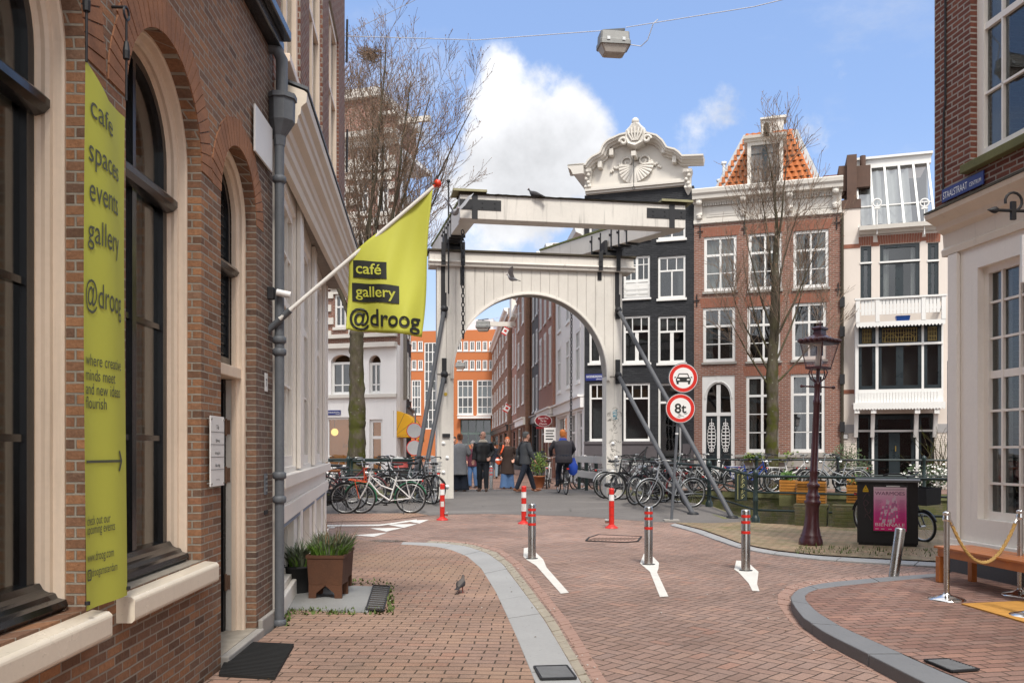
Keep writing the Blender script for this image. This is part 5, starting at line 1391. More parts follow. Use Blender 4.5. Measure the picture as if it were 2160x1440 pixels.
for px in (1242, 1452):
    u, z = FK.uz(px, 362); k = MB()
    k.loft([[(u - w_, -.001, z + q), (u + w_, -.001, z + q), (u + w_, -d, z + q), (u - w_, -d, z + q)] for w_, d, q in ((.16, .36, .0), (.16, .34, -.1), (.12, .22, -.25), (.11, .16, -.5), (.13, .2, -.62), (.09, .1, -.72), (.02, .03, -.85))], smooth=False)
    for j in range(5): k.ball((u + .05 * math.sin(j * 2.2), -.3 + j * .035, z - .08 - j * .13), .075, 7, 5)
    k.build('console', 'ornament', FK.o)
for px in (1292, 1402, 1268, 1424):
    u, z = FK.uz(px, {1292: 326, 1402: 321, 1268: 352, 1424: 341}[px]); MB().obox((u, -.15, z), (.16, .3, .26)).build('bracket', 'ornament', FK.o, .03)
hx, hz = FK.uz(1342, 334); k = MB(); k.box((hx - .08, -.62, hz - .1), (hx + .08, .02, hz + .07)); k.build('hoist_beam', 'ornament', FK.o); k = MB(); k.tube([(hx, -.55, hz - .1), (hx, -.55, hz - 1.2)], .012, 6); k.torus((hx, -.55, hz - 1.25), .05, .012, 'y', 10, 5); k.build('hoist_hook', 'iron', FK.o)
k = MB(); k.prism([(ub0, ztop), (ub1, ztop), (gc, ztop + 2.0)], .36, 8.8); k.build('roof', paint('dark_roof', (.05, .05, .055), .8, .3, 3.), FK.o)
k = MB(); 
k.loft([[(gp[0].x + d, y, gp[0].y + z) for d, z in ((0, 0), (.0, -.1), (.12, -.2), (.2, -.38), (.6, -.38), (.6, 0))] for y in (-.5, 3.2)], smooth=False); k.build('side_cornice', 'ornament', FK.o)
u0, z0 = FK.uz(1235.5, 789); u1, z1 = FK.uz(1273, 802)
gs = thing('street_sign', 'small blue street sign on the black house right of the bridge arch', 'street sign', FK.pt((u0 + u1) / 2, -.03, (z0 + z1) / 2), FK.ang); w_ = u1 - u0; h_ = z0 - z1
MB().box((-w_ / 2, 0, -h_ / 2), (w_ / 2, .02, h_ / 2)).build('board', 'blue', gs)
q = MB(); fit_text(q, 'GROENBURGWAL', -w_ * .45, w_ * .45, -.015, lambda x, y: (x, -.003, y), .0, .125); fit_text(q, 'CENTRUM', w_ * .1, w_ * .45, -.095, lambda x, y: (x, -.003, y), .0, .06); q.build('lettering', 'whiteink', gs)
# stoop and iron rail before its door
st = thing('stoop', 'grey stone stoop with iron handrails at the black house door', 'stoop', FK.pt(FK.u(1412), -.1, .15), FK.ang)
k = MB()
for i in range(3): k.box((-.75, -.5 - i * .28, 0), (.75, -.0, .42 - i * .14))
k.build('steps', 'stone', st)
for x in (-.8, .8):
    k = MB(); k.tube([(x, -1.0, 0), (x, -1.0, .95), (x, -.05, 1.45), (x, .05, 1.45)], .025, 6); k.tube([(x, -.5, .3), (x, -.5, 1.2)], .02, 6); k.build('handrail', 'iron', st)
k = MB(); k.tube([(-.8, -.05, 1.40), (-2.2, -.05, .15)], .025, 6); k.build('handrail', 'iron', st)

# ---------------------------------------------------------------- red house
FR = Facade('red_house', 'red brick canal house with white cornice and a tiled dormer roof', 'house', fline(1464), fline(1775))
rows = [[(1485, 498, 1554, 614), (1579, 491, 1649, 611), (1673.5, 485, 1748, 607)], [(1483, 648, 1551, 763), (1576, 645, 1646, 761), (1671, 638, 1743, 758)], [None, (1574, 792, 1642, 954), (1668, 788, 1740, 954)]]
RB1 = (('v', .5, 0, 1, .07), ('h', .66, 0, 1, .08), ('h', .33, 0, 1, .03)); RB3 = (('v', .5, 0, 1, .09), ('h', .74, 0, 1, .08), ('h', .50, 0, 1, .03), ('h', .26, 0, 1, .03))
wr = [(FR.R(*b), RB3 if j == 2 else RB1, j) for j, rw in enumerate(rows) for b in rw if b]
dr_ = FR.R(1481, 792, 1550, 1012)
zt = (FR.uz(1464, 474)[1] + FR.uz(1775, 452)[1]) / 2
FR.wall([(0, 0), (FR.L, 0), (FR.L, zt), (0, zt)], [rect(*w_[0]) for w_ in wr] + [rect(*dr_)], 'brick_red', .3)
for n_, (r, bars, j) in enumerate(wr):
    cur = ((0, .26, 0), (.86, 1, 0)) if j < 2 and n_ % 3 != 1 else (((0, .3, 0),) if j == 2 else None)
    if j == 0: cur = ((0, .5, 0), (.52, 1, 0)) if n_ == 0 else ((0, .3, 0), (.7, 1, 0))
    w_ = window(FR, r, bars, .1, .045, 'white', .09, 'glass' if j == 0 else 'darkglass', cur, sillmat='stone')
    flat_arch(r[0] - .06, r[1] + .06, r[3], .34, .12).build('lintel', 'red_arch', w_)
# door with moorish fanlight
r = dr_; W = r[1] - r[0]; c_ = (r[0] + r[1]) / 2; zl = FR.uz(1515, 873)[1]; zs = FR.uz(1515, 840)[1]
fl2 = fill2d(rect(*r), [[(r[0] + .13, r[2]), (r[1] - .13, r[2]), (r[1] - .13, zl)] + [(c_ + (W / 2 - .16) * math.cos(math.pi * i / 16), zs + .55 * math.sin(math.pi * i / 16)) for i in range(17)] + [(r[0] + .13, zl)]], .14)
do = MB().add([(a, b + .03, c) for a, b, c in fl2.v], fl2.f).build('door_surround', 'white', FR.o)
k = MB(); k.box((r[0] + .131, .06, zl - .06), (r[1] - .131, .16, zl + .06)); k.box((c_ - .07, .065, zl + .061), (c_ + .07, .155, zs + .5)); k.box((c_ - .05, .07, r[2]), (c_ + .05, .15, zl - .061)); k.build('transom', 'white', do)
MB().box((r[0] + .1, .175, zl), (r[1] - .1, .18, zs + .6)).build('pane', 'darkglass', do)
k = MB(); k.tube([(c_ + (W / 2 - .10) * math.cos(math.pi * i / 16), .02, zs + .61 * math.sin(math.pi * i / 16)) for i in range(17)], .03, 6); k.box((c_ - .06, -.0, zs + .56), (c_ + .06, .028, zs + .78)); k.build('arch_trim', 'white', do)
for s_ in (-1, 1):
    a, b = sorted((c_ + s_ * .055, c_ + s_ * (W / 2 - .135)))
    lf = MB().box((a, .12, r[2]), (b, .165, zl - .065)).build('door_leaf', 'darkframe', do)
    k = MB(); k.box((a + .08, .108, r[2] + .12), (b - .08, .119, r[2] + .75)); k.box((a + .08, .108, r[2] + .95), (b - .08, .119, zl - .25)); k.build('panels', 'black', lf)
    g_ = MB(); m_ = (a + b) / 2
    for i in range(9):
        z = r[2] + 1.05 + i * .12; hw = .12 * math.sin(math.pi * (i + 1.2) / 10.5) + .03
        g_.torus((m_ - hw * .5, .103, z), hw * .5, .014, 'y', 10, 4); g_.torus((m_ + hw * .5, .103, z), hw * .5, .014, 'y', 10, 4)
    g_.tube([(m_, .1, r[2] + 1.0), (m_, .1, r[2] + 2.2)], .012, 5); g_.build('grille', 'signwhite', lf)
zpz = FR.uz(1650, 958)[1]
k = MB(); k.box((FR.u(1552), -.07, .0), (FR.L - .05, -.002, zpz - .1)); k.box((FR.u(1551), -.12, zpz - .1), (FR.L - .05, -.003, zpz)); k.box((0, -.07, 0), (FR.u(1479), -.002, zpz - .1)); k.box((0, -.12, zpz - .1), (FR.u(1480), -.003, zpz)); k.build('plinth', 'stone', FR.o)
body(FR, zt, 9, 'brick_red')
# cornice with consoles
ztc = (FR.uz(1464, 405)[1] + FR.uz(1775, 379)[1]) / 2; H_ = ztc - zt
k = MB(); k.box((0, -.03, zt + .001), (FR.L, .3, zt + H_ * .62)); k.loft([[(x, d, zt + z * H_) for d, z in [(.3, .62), (-.12, .62), (-.14, .68), (-.38, .70), (-.40, .80), (-.46, .86), (-.48, .97), (-.44, 1.), (.3, 1.02)]] for x in (-.03, FR.L + .03)], smooth=False)
k.box((-.01, -.08, zt + H_ * .02), (FR.L + .01, -.031, zt + H_ * .12)); k.build('cornice', 'ornament', FR.o)
k = MB(); n = 58
for i in range(n):
    x = .1 + (FR.L - .2) * i / (n - 1); k.box((x - .028, -.13, zt + H_ * .53), (x + .028, -.031, zt + H_ * .615))
k.build('dentils', 'ornament', FR.o)
for x in (.2, FR.L * .345, FR.L * .66, FR.L - .2):
    k = MB(); k.loft([[(x - .11, -.03, zt + z * H_), (x + .11, -.03, zt + z * H_), (x + .10, -d, zt + z * H_), (x - .10, -d, zt + z * H_)] for d, z in ((.34, .69), (.33, .58), (.2, .5), (.14, .34), (.17, .26), (.05, .14))], smooth=False)
    k.ball((x, -.3, zt + H_ * .6), .1, 8, 6); k.ball((x, -.1, zt + H_ * .2), .09, 8, 6); k.build('console', 'ornament', FR.o)
for i in range(3):
    k = MB(); a, b = .45 + i * FR.L * .33, FR.L * .33 + i * FR.L * .325 - .1; k.box((a, -.05, zt + H_ * .2), (b, -.0315, zt + H_ * .46)); k.box((a + .1, -.062, zt + H_ * .26), (b - .1, -.0505, zt + H_ * .40)); k.build('frieze_panel', 'ornament', FR.o)
an = MB()
for py, l in ((484, ((1477, 489), (1570, 482), (1765, 470))), (632, ((1470, 634), (1768, 610)))):
    for px, y in l: u, z = FR.uz(px, y); an.tube([(u, -.03, z - .22), (u, -.04, z + .22)], .022, 6); an.tube([(u - .1, -.035, z), (u + .1, -.035, z)], .02, 6)
an.build('wall_anchors', 'iron', FR.o)
# roof with tiles, dormer, hoist gablet, chimneys
zr = ztc - .05; rb = [FR.u(1509, .5), FR.u(1727, .5)]; rt = [FR.u(1578, 2.4), FR.u(1672, 2.4)]; zrt = FR.uz(1625, 292, 2.4)[1] + .2
rows_ = 11; tl = MB(); rr = random.Random(5)
for j in range(rows_):
    t0, t1 = j / rows_, (j + 1) / rows_ + .03
    a0_, a1_ = rb[0] + (rt[0] - rb[0]) * t0, rb[1] + (rt[1] - rb[1]) * t0; n = int((a1_ - a0_) / .22)
    for i in range(n):
        x = a0_ + (a1_ - a0_) * i / n; w_ = (a1_ - a0_) / n
        prev = None
        pts0 = [(x + w_ * s_, .5 + 1.9 * t0 - .06 - .045 * math.sin(s_ * math.pi * 2), zr + (zrt - zr) * t0 + .03 + rr.uniform(-.006, .006)) for s_ in (0, .25, .5, .75, 1)]
        pts1 = [(x + w_ * s_, .5 + 1.9 * t1 - .02 - .045 * math.sin(s_ * math.pi * 2), zr + (zrt - zr) * t1) for s_ in (0, .25, .5, .75, 1)]
        tl.loft([pts0, pts1], cap=False, closed=False, smooth=False)
tl.build('roof_tiles', 'tile', FR.o, fix=False)
k = MB(); ridge = [Vector((rb[0], .5, zr)), Vector((rt[0], 2.4, zrt)), Vector((rt[1], 2.4, zrt)), Vector((rb[1], .5, zr))]
for a, b in ((0, 1), (3, 2)): k.bar(ridge[a], ridge[b], .34, .06, (0, -.6, .8))
k.build('hip_flashing', 'lead', FR.o)
k = MB(); k.prism([(rb[0] + .1, zr), (rb[1] - .1, zr), (rt[1] - .05, zrt - .05), (rt[0] + .05, zrt - .05)], 2.5, 8.5); k.build('roof', paint('dark_roof', (.05, .05, .055), .8, .3, 3.), FR.o)
dm = FR.R(1577, 302, 1652, 396, .6); dpl = MB()
f2 = fill2d(rect(dm[0], dm[1], dm[2], dm[3]), [rect(dm[0] + .13, dm[1] - .13, dm[2] + .02, dm[3] - .12)], .2); dpl.add([(a, b + .35, c) for a, b, c in f2.v], f2.f)
dpl.box((dm[0], .551, dm[2]), (dm[0] + .05, 2.6, dm[3])).box((dm[1] - .05, .551, dm[2]), (dm[1], 2.6, dm[3])); do = dpl.build('dormer', 'ornament', FR.o)
k = MB(); k.loft([[(x, d, dm[3] + z) for d, z in [(2.7, 0), (.28, 0), (.26, .06), (.16, .09), (.14, .18), (2.7, .3)]] for x in (dm[0] - .12, dm[1] + .12)], smooth=False); k.build('dormer_cornice', 'ornament', do)
k = MB(); c_ = (dm[0] + dm[1]) / 2; k.box((dm[0] + .13, .42, dm[2] + .02), (c_ - .09, .46, dm[3] - .12)); k.box((c_ + .09, .42, dm[2] + .02), (dm[1] - .13, .46, dm[3] - .12)); k.build('loading_doors', paint('grey_doors', (.17, .165, .16), .7, .25, 4.), do)
k = MB(); k.box((c_ - .088, .40, dm[2] + .02), (c_ + .088, .47, dm[3] - .12)); k.box((dm[0] + .13, .405, dm[2] + .62), (dm[1] - .13, .418, dm[2] + .66)); k.box((dm[0] + .13, .405, dm[2] + 1.15), (dm[1] - .13, .418, dm[2] + 1.19)); k.build('door_posts', 'darkframe', do)
hg_ = FR.R(1607, 257, 1627, 292, .5); k = MB(); k.box((hg_[0], .3, hg_[2]), (hg_[1], 2.4, hg_[3] - .0)); k.box((hg_[0] - .05, .2, hg_[3] + .001), (hg_[1] + .05, 2.5, hg_[3] + .06)); k.build('hoist_housing', 'ornament', do)
k = MB(); cx = (hg_[0] + hg_[1]) / 2; k.box((cx - .09, -.25, hg_[2] - .05), (cx + .09, .299, hg_[2] + .22)); k.ball((cx, .28, hg_[3] - .2), .1, 8, 6); k.build('hoist_beam', 'moss', do)
for px, py, w_, h_, m_, v in ((1642, 250, .38, 1.1, 'ornament', 2.6), (1755, 376, .42, .7, 'brick_red', 1.0)):
    u, z = FR.uz(px, py, v); k = MB(); k.box((u - w_ / 2, v, z - h_), (u + w_ / 2, v + .5, z)); k.box((u - w_ / 2 - .1, v - .08, z + .001), (u + w_ / 2 + .1, v + .6, z + .09)); k.build('chimney', m_, FR.o)
for px, py, h_ in ((1527, 341, 1.1), (1517, 378, .5), (1547, 347, .6)):
    u, z = FR.uz(px, py, 1.5); k = MB(); k.tube([(u, 1.5, z - h_), (u, 1.5, z - .08)], .06, 10); k.lathe([(.09, z - .1), (.11, z - .02), (.02, z)], 10, (u, 1.5, 0)); k.build('flue', 'signwhite', FR.o)
k = MB(); k.tube([(FR.L + .02, -.06, .15), (FR.L + .02, -.06, zt)], .05, 8); k.build('downpipe', 'moss', FR.o)
for py in (638, 700, 800, 900): z = FR.uz(1772, py)[1]; MB().box((FR.L - .06, -.13, z - .17), (FR.L + .1, -.05, z + .17)).build('pipe_bracket', 'iron', FR.o)

# ---------------------------------------------------------------- white art nouveau house
FW = Facade('white_house', 'pinkish white house with rooftop glass studio, balcony and dark framed windows', 'house', fline(1777), fline(2040))
LW = FW.L
top1 = [(1815, 519, 1838, 640), (1856, 514, 1940, 640), (1957, 512, 1980, 640)]
mid = [(1811, 685, 1847, 820), (1853, 684, 1944, 820), (1949, 683, 1986, 819)]
gnd = [(1807, 875, 1839, 1014), (1844, 875, 1932, 1014), (1938, 874, 1971, 1014)]
r1 = [FW.R(*b) for b in top1]; r3 = [FW.R(*b) for b in gnd]
zt = FW.uz(1880, 492)[1]; zgr = FW.uz(1790, 905)[1]
FW.wall([(0, zgr), (LW, zgr), (LW, zt), (0, zt)], [rect(*r) for r in r1] + [rect(r3[0][0] - .05, r3[2][1] + .05, zgr - .5, FW.uz(1880, 853)[1])] * 0 + [[(r3[0][0], zgr), (r3[2][1], zgr), (r3[2][1], FW.uz(1880, 872)[1]), (r3[0][0], FW.uz(1880, 872)[1])]], 'plaster', .3)
k = MB(); k.box((0, 0, 0), (r3[0][0] - .001, .3, zgr - .13)); k.build('base_wall', 'white_brick', FW.o); MB().box((r3[2][1] + .001, 0, 0), (LW, .3, zgr - .13)).build('base_wall', 'white_brick', FW.o)
k = MB(); k.box((0, -.02, zgr - .128), (r3[0][0] - .03, .3, zgr + .16)); k.box((r3[2][1] + .03, -.02, zgr - .128), (LW, .3, zgr + .16)); k.build('stone_band', paint('grey_band', (.32, .31, .31), .8, .15, 3.), FW.o)
z = FW.uz(1790, 826)[1]; bz = FW.uz(1790, 520)[1]
k = MB(); k.box((0, -.012, z - .07), (FW.u(1805), -.0, z + .07)); k.box((0, -.012, bz - .07), (FW.u(1814), 0, bz + .07)); k.box((FW.u(1838), -.012, bz - .05), (FW.u(1855), 0, bz + .08)); k.box((FW.u(1941), -.012, bz + .02), (FW.u(1956), 0, bz + .15)); k.build('brick_band', 'red_arch', FW.o)
DB = (('h', .80, 0, 1, .14),)
for i, r in enumerate(r1):
    bars = (('h', .70, 0, 1, .10),) + ((('v', .5, 0, .70, .24),) if i == 1 else ())
    w_ = window(FW, r, bars, .11, .05, 'darkframe', 0, 'glass', ((.02, .2, 0), (.84, .98, 0)) if i == 1 else ((0, 1, .0),) if i != 1 and False else None, name='window')
    flat_arch(r[0] - .05, r[1] + .05, r[3] + .02, .30, .06, -.02).build('lintel', 'red_arch', w_)
    MB().box((r[0] - .02, -.03, r[2] + .69 * (r[3] - r[2])), (r[1] + .02, .048, r[2] + .72 * (r[3] - r[2]))).build('transom', 'white', w_)
# bay
bayr = FW.R(1804, 683, 1990, 850, -.45); VB = -.45
midz = FW.R(*mid[1], VB)[2:]; k = fill2d(rect(*bayr), [rect(*(FW.R(*b, VB)[:2] + midz)) for b in mid], .12); bm_ = MB().add([(a, b + VB, c) for a, b, c in k.v], k.f)
bm_.box((bayr[0], VB + .121, bayr[2]), (bayr[0] + .1, -.001, bayr[3])).box((bayr[1] - .1, VB + .121, bayr[2]), (bayr[1], -.001, bayr[3])).box((bayr[0] + .101, VB + .122, bayr[2]), (bayr[1] - .101, -.002, bayr[2] + .1))
zp_a, zp_b = FW.uz(1890, 848, VB)[1], FW.uz(1890, 826, VB)[1]
n = 26
for i in range(n):
    a = bayr[0] + .1 + (bayr[1] - bayr[0] - .2) * i / n; bm_.box((a + .01, VB - .02, zp_a), (a + (bayr[1] - bayr[0] - .2) / n - .01, VB - .001, zp_b))
bo = bm_.build('bay', 'white', FW.o)
for i, b in enumerate(mid):
    r = FW.R(*b, VB)[:2] + midz
    w_ = window(FW, r, (('h', .70, 0, 1, .10),) + ((('v', .5, 0, .7, .22),) if i == 1 else ()), .10, VB + .03, 'darkframe', 0, 'darkglass', name='window')
    lg_ = MB(); W_, H2 = r[1] - r[0], r[3] - r[2]; z0_, z1_ = r[2] + H2 * .74, r[3] - .12
    n = 5 if i != 1 else 13
    for j in range(n + 1): x = r[0] + .14 + (W_ - .28) * j / n; lg_.box((x - .008, VB + .07, z0_), (x + .008, VB + .082, z1_))
    for j in range(4): z = z0_ + (z1_ - z0_) * j / 3; lg_.box((r[0] + .13, VB + .0695, z - .008), (r[1] - .13, VB + .0825, z + .008))
    if i == 1:
        for s_ in (.3, .7): lg_.torus((r[0] + W_ * s_, VB + .068, z0_ + .05), .2, .012, 'y', 20, 4)
    lg_.build('leading', paint('leaded_ochre', (.32, .23, .07), .5, .3, 6.), w_)
    MB().box((r[0] - .03, VB - .05, r[2] + .675 * H2), (r[1] + .03, VB + .028, r[2] + .71 * H2)).build('transom', 'white', w_)
k = MB(); nb = 30; sk = FW.R(1800, 848, 1994, 862, VB - .15)
for i in range(nb):
    a = sk[0] + (sk[1] - sk[0]) * i / nb; b = sk[0] + (sk[1] - sk[0]) * (i + 1) / nb; k.prism([(a, sk[3]), (b, sk[3]), (b, sk[2] + .02), ((a + b) / 2, sk[2] - .03), (a, sk[2] + .02)], VB - .2, VB - .16)
k.box((sk[0], VB - .16, sk[3] - .05), (sk[1], -.003, sk[3])); k.build('canopy', 'white', FW.o)
for px in (1807, 1842, 1934, 1975):
    u = FW.u(px, VB); zt_, zb2 = FW.uz(px, 858, VB)[1], FW.uz(px, 922, -.1)[1]
    k = MB(); k.loft([[(u - .06, d, z), (u + .06, d, z), (u + .06, d - .16, z), (u - .06, d - .16, z)] for d, z in ((VB + .1, zt_), (-.12, zt_ - .7), (.0, zb2))], smooth=False); k.box((u - .08, VB - .16, zt_ - .22), (u + .08, VB + .1, zt_ + .02)); k.build('bracket', 'white', FW.o)
# balcony on the bay
bl = FW.R(1806, 629, 1994, 681, -.85); VBAL = -.85; zt2, zb2 = bl[3], bl[2]
k = MB(); k.box((bl[0], VBAL, zb2 - .0), (bl[1], -.004, zb2 + .07)); k.build('balcony_floor', 'lead', FW.o)
k = MB()
for x in (bl[0] + .05, FW.u(1851, VBAL), FW.u(1948, VBAL), bl[1] - .05): k.box((x - .06, VBAL - .04, zb2 + .071), (x + .06, VBAL + .08, zt2))
k.box((bl[0] - .05, VBAL - .06, zt2 + .001), (bl[1] + .05, VBAL + .1, zt2 + .06)); k.box((bl[0] + .12, VBAL, zb2 + .42), (bl[1] - .12, VBAL + .05, zb2 + .50))
n = 22
for i in range(n):
    x = bl[0] + .2 + (bl[1] - bl[0] - .4) * i / (n - 1); k.box((x - .045, VBAL - .01, zb2 + .3), (x + .045, VBAL + .03, zt2))
for y in (bl[0] + .02, bl[1] - .08): k.box((y, VBAL + .1, zt2 - .06), (y + .06, -.005, zt2 + .05)); k.box((y, VBAL + .1, zb2 + .42), (y + .06, -.006, zb2 + .5))
k.build('balustrade', 'white', FW.o)
k = MB(); nb = 26
for i in range(nb):
    a = bl[0] + (bl[1] - bl[0]) * i / nb; b = bl[0] + (bl[1] - bl[0]) * (i + 1) / nb; k.prism([(a, zb2 + .07), (b, zb2 + .07), (b, zb2 - .06), ((a + b) / 2, zb2 - .12), (a, zb2 - .06)], VBAL - .03, VBAL - .004)
k.build('scalloped_edge', 'white', FW.o)
bb = thing('blue_crate', 'small blue crate standing on the balcony of the white house', 'crate', FW.pt(FW.u(1905, -.6), -.5, zb2 + .07), FW.ang)
k = MB(); k.loft([[(-.18, -.12, 0), (.18, -.12, 0), (.18, .12, 0), (-.18, .12, 0)], [(-.22, -.15, .2), (.22, -.15, .2), (.22, .15, .2), (-.22, .15, .2)]], smooth=False); k.build('crate', paint('blue_plastic', (.02, .10, .42), .4, .1, 5.), bb)
# ground floor
for i, r in enumerate(r3):
    if i == 1:
        w_ = window(FW, r, (('h', .76, 0, 1, .12), ('v', .5, 0, .76, .34)), .13, .1, 'darkframe', 0, 'darkglass', name='shop_door')
        MB().tube([(r[0] + (r[1] - r[0]) * .52, .04, r[2] + 1.0), (r[0] + (r[1] - r[0]) * .52, .04, r[2] + 1.18)], .02, 6).build('handle', paint('brass', (.5, .35, .1), .3, .1, 5., metal=1.), w_)
    else: w_ = window(FW, r, (('h', .76, 0, 1, .10),), .09, .1, 'darkframe', 0, 'darkglass', name='shop_window')
    MB().box((r[0] - .05, .04, r[2] + .745 * (r[3] - r[2])), (r[1] + .05, .098, r[2] + .775 * (r[3] - r[2]))).build('transom', 'white', w_)
k = MB()
for a, b in ((1839, 1844), (1932, 1938)): k.box((FW.u(a), .02, 0), (FW.u(b), .25, r3[1][3]))
k.build('mullions', 'white', FW.o)
body(FW, zt, 9, 'plaster')
# rooftop studio
sg = FW.R(1803, 346, 1972, 478, .5); zs0 = FW.uz(1880, 482, -.2)[1]
k = MB(); k.loft([[(x, d, zt + z) for d, z in [(.3, .0), (-.1, .0), (-.18, .06), (-.34, .1), (-.36, .24), (.3, .26)]] for x in (FW.u(1812, -.2), FW.u(1985, -.2))], smooth=False); k.build('studio_sill', 'ornament', FW.o)
ua, ub = FW.u(1813, 0), FW.u(1972, 0); va, vb = .0, 1.5; za = zt + .26; zbt = FW.uz(1885, 350, 1.5)[1]
k = MB()
for i in range(6):
    u = ua + (ub - ua) * i / 5; k.bar((u, va, za), (u, vb, zbt), .07, .06, (0, -1, .4))
zm = za + .55 * (zbt - za) * .62; k.bar((ua, va + (vb - va) * .34, za + (zbt - za) * .34), (ub, va + (vb - va) * .34, za + (zbt - za) * .34), .05, .04)
k.box((ua - .1, vb - .05, zbt - .02), (ub + .1, vb + .3, zbt + .28)); k.box((ua - .15, vb - .15, zbt + .281), (ub + .15, vb + 4, zbt + .36))
so_ = k.build('studio_frame', 'white', FW.o)
k = MB(); k.add([(ua, va + .03, za), (ub, va + .03, za), (ub, vb + .03, zbt), (ua, vb + .03, zbt)], [(0, 1, 2, 3)]); k.build('pane', glass_mat('studio_glass', (.55, .58, .6), 1.6, .18), so_)
k = MB(); k.box((ua, 3.2, zt), (ub, 3.3, zbt)); k.box((ua, .3, zt + .1), (ub, 3.2, zt + .25)); k.box((ua - .05, vb + .3, zt), (ua, 3.2, zbt)); k.box((ub, vb + .3, zt), (ub + .05, 3.2, zbt)); k.build('studio_room', paint('studio_grey', (.28, .28, .28), .9, .2, .8), FW.o)
k = MB(); k.grid(lambda s_, t_: (ua + .1 + 1.6 * s_, .5 + .1 * math.sin(s_ * 30) + 1.1 * t_, za + .2 + (zbt - za - .3) * t_ * (1 - .0 * s_)), 24, 2); k.build('curtain', 'curtain', so_, fix=False)
lp = FW.R(1777, 440, 1815, 492); k = MB(); k.box((0, 0, zt + .001), (FW.u(1815), 2.5, lp[3])); k.build('parapet', 'plaster', FW.o)
k = MB(); k.box((-.02, -.04, lp[3] + .001), (FW.u(1816), 2.5, FW.uz(1790, 422)[1])); k.build('parapet_cap', paint('brown_brick_cap', (.10, .06, .045), .85, .3, 5.), FW.o)
for px, py0, v in ((1797, 326, .6),):
    u, z = FW.uz(px, py0, v); k = MB(); k.box((u - .16, v, lp[3] + .3), (u + .16, v + 1.6, z)); k.box((u + .17, v + .2, z - 1.1), (u + .62, v + 1.2, z - .35)); k.tube([(u + .4, v + .6, z - .4), (u + .4, v + .6, z + .1)], .1, 10); k.box((u - .42, v + .2, z - 1.2), (u - .17, v + 1.2, z - .3)); k.build('chimney', paint('brown_brick_cap', (.10, .06, .045), .85, .3, 5.), FW.o)
for px in (1850, 1950):
    u, z = FW.uz(px, 428, -.25); k = MB(); k.torus((u, -.25, z), .13, .028, 'y', 24, 6); k.box((u - .1, -.28, z - .2), (u + .1, -.22, z - .15)); k.tube([(u, -.25, z), (u, -.25, z - 1.05)], .02, 6); k.build('ring_finial', 'white', FW.o)
k = MB(); u, z = FW.uz(1772, 920); 
hp_ = thing('house_number', 'small framed number plate on the white brick beside the shop door', 'number plate', FW.pt(FW.u(1773 + 10), -.03, z), FW.ang); MB().box((-.09, 0, -.09), (.09, .02, .09)).build('board', 'signwhite', hp_); q = MB(); 
for a, b in (((-.09, -.09), (.09, -.075)), ((-.09, .075), (.09, .09)), ((-.09, -.074), (-.075, .074)), ((.075, -.074), (.09, .074))): q.box((a[0], -.006, a[1]), (b[0], -.001, b[1]))
q.build('rim', 'iron', hp_)

# ================================================================ the street beyond the bridge
def rline(px, x0=2.71, y0=32.1, k=-.07):
    t = (px - 1080) / FPX; Y = (x0 - k * y0) / (t - k); return (t * Y, Y)
def row_house(name, label, px0, px1, top, mat, frame, cols, floors, shop, side='r', group='houses along the far street', line=None, z0=.15, sillm=None, recess=-.02, pane='darkglass', lint=None, cornice='white', bars=(('v', .5, 0, 1, .07), ('h', .66, 0, 1, .07)), zo=0., out=0.):
    A, B = (line or rline)(px0), (line or rline)(px1)
    F = Facade(name, label, 'house', A, B, group); L = F.L; zs = 3.6 + zo; F.o.location.x += out
    fh = (top - zs - .7) / floors; w_ = L / (cols + .6); ws, hs = [], []
    for j in range(floors):
        for i in range(cols):
            c = L * (i + .5) / cols; a = w_ * .23
            r = (c - a, c + a, zs + fh * j + .55, zs + fh * j + fh * (.93 if j == 0 else .88)); ws.append(r); hs.append(rect(*r))
    sh = [rect(L * .06, L * .46, z0 + .5, 3.0), rect(L * .54, L * .74, z0, 3.0), rect(L * .80, L * .95, z0 + .5, 3.0)]
    F.wall([(0, 0), (L, 0), (L, top), (0, top)], hs + sh, mat, .3)
    for r in ws:
        o = window(F, r, bars, .085, recess, frame, .09, pane, ((0, .3, 0),) if rnd.random() < .4 else None, sillmat=sillm)
        if lint: MB().box((r[0] - .12, -.03, r[3] + .002), (r[1] + .12, .05, r[3] + .26)).build('lintel', lint, o)
    for q in sh: window(F, (q[0][0], q[1][0], q[0][1], q[2][1]), (('h', .72, 0, 1, .08),), .08, .1, shop, 0, 'darkglass', name='shop_window')
    k = MB(); k.box((-.0, -.14, 3.1), (L, -.002, 3.5)); k.box((-.02, -.25, 3.501), (L + .02, -.003, 3.58)); k.build('shop_fascia', shop, F.o)
    if cornice:
        k = MB(); k.loft([[(x, d, top + z) for d, z in [(.3, -.5), (-.06, -.5), (-.08, -.3), (-.3, -.2), (-.36, .0), (.3, .05)]] for x in (0, L)], smooth=False); k.build('cornice', cornice, F.o)
    body(F, top - .02, 7, mat, 1.0)
    return F
M['brick_purple'] = bricks('purple_brown_brick', ((0, (.22, .10, .055)), (.5, (.30, .13, .07)), (1, (.26, .115, .07))), (.22, .19, .16), .21, .065, .01, .6, .85, .3)
M['brick_salmon'] = bricks('salmon_brick', ((0, (.36, .15, .10)), (.5, (.44, .19, .13)), (1, (.40, .17, .12))), (.3, .25, .21), .21, .065, .01, .5, .85, .2)
M['whitewash'] = paint('white_render', (.76, .74, .72), .6, .06, 1.2, .2)
row_house('white_row_house', 'tall white rendered house beside the black house in the far street', 1172, 1231.5, 9.9, 'whitewash', 'white', 3, 2, 'whitewash', lint='whitewash')
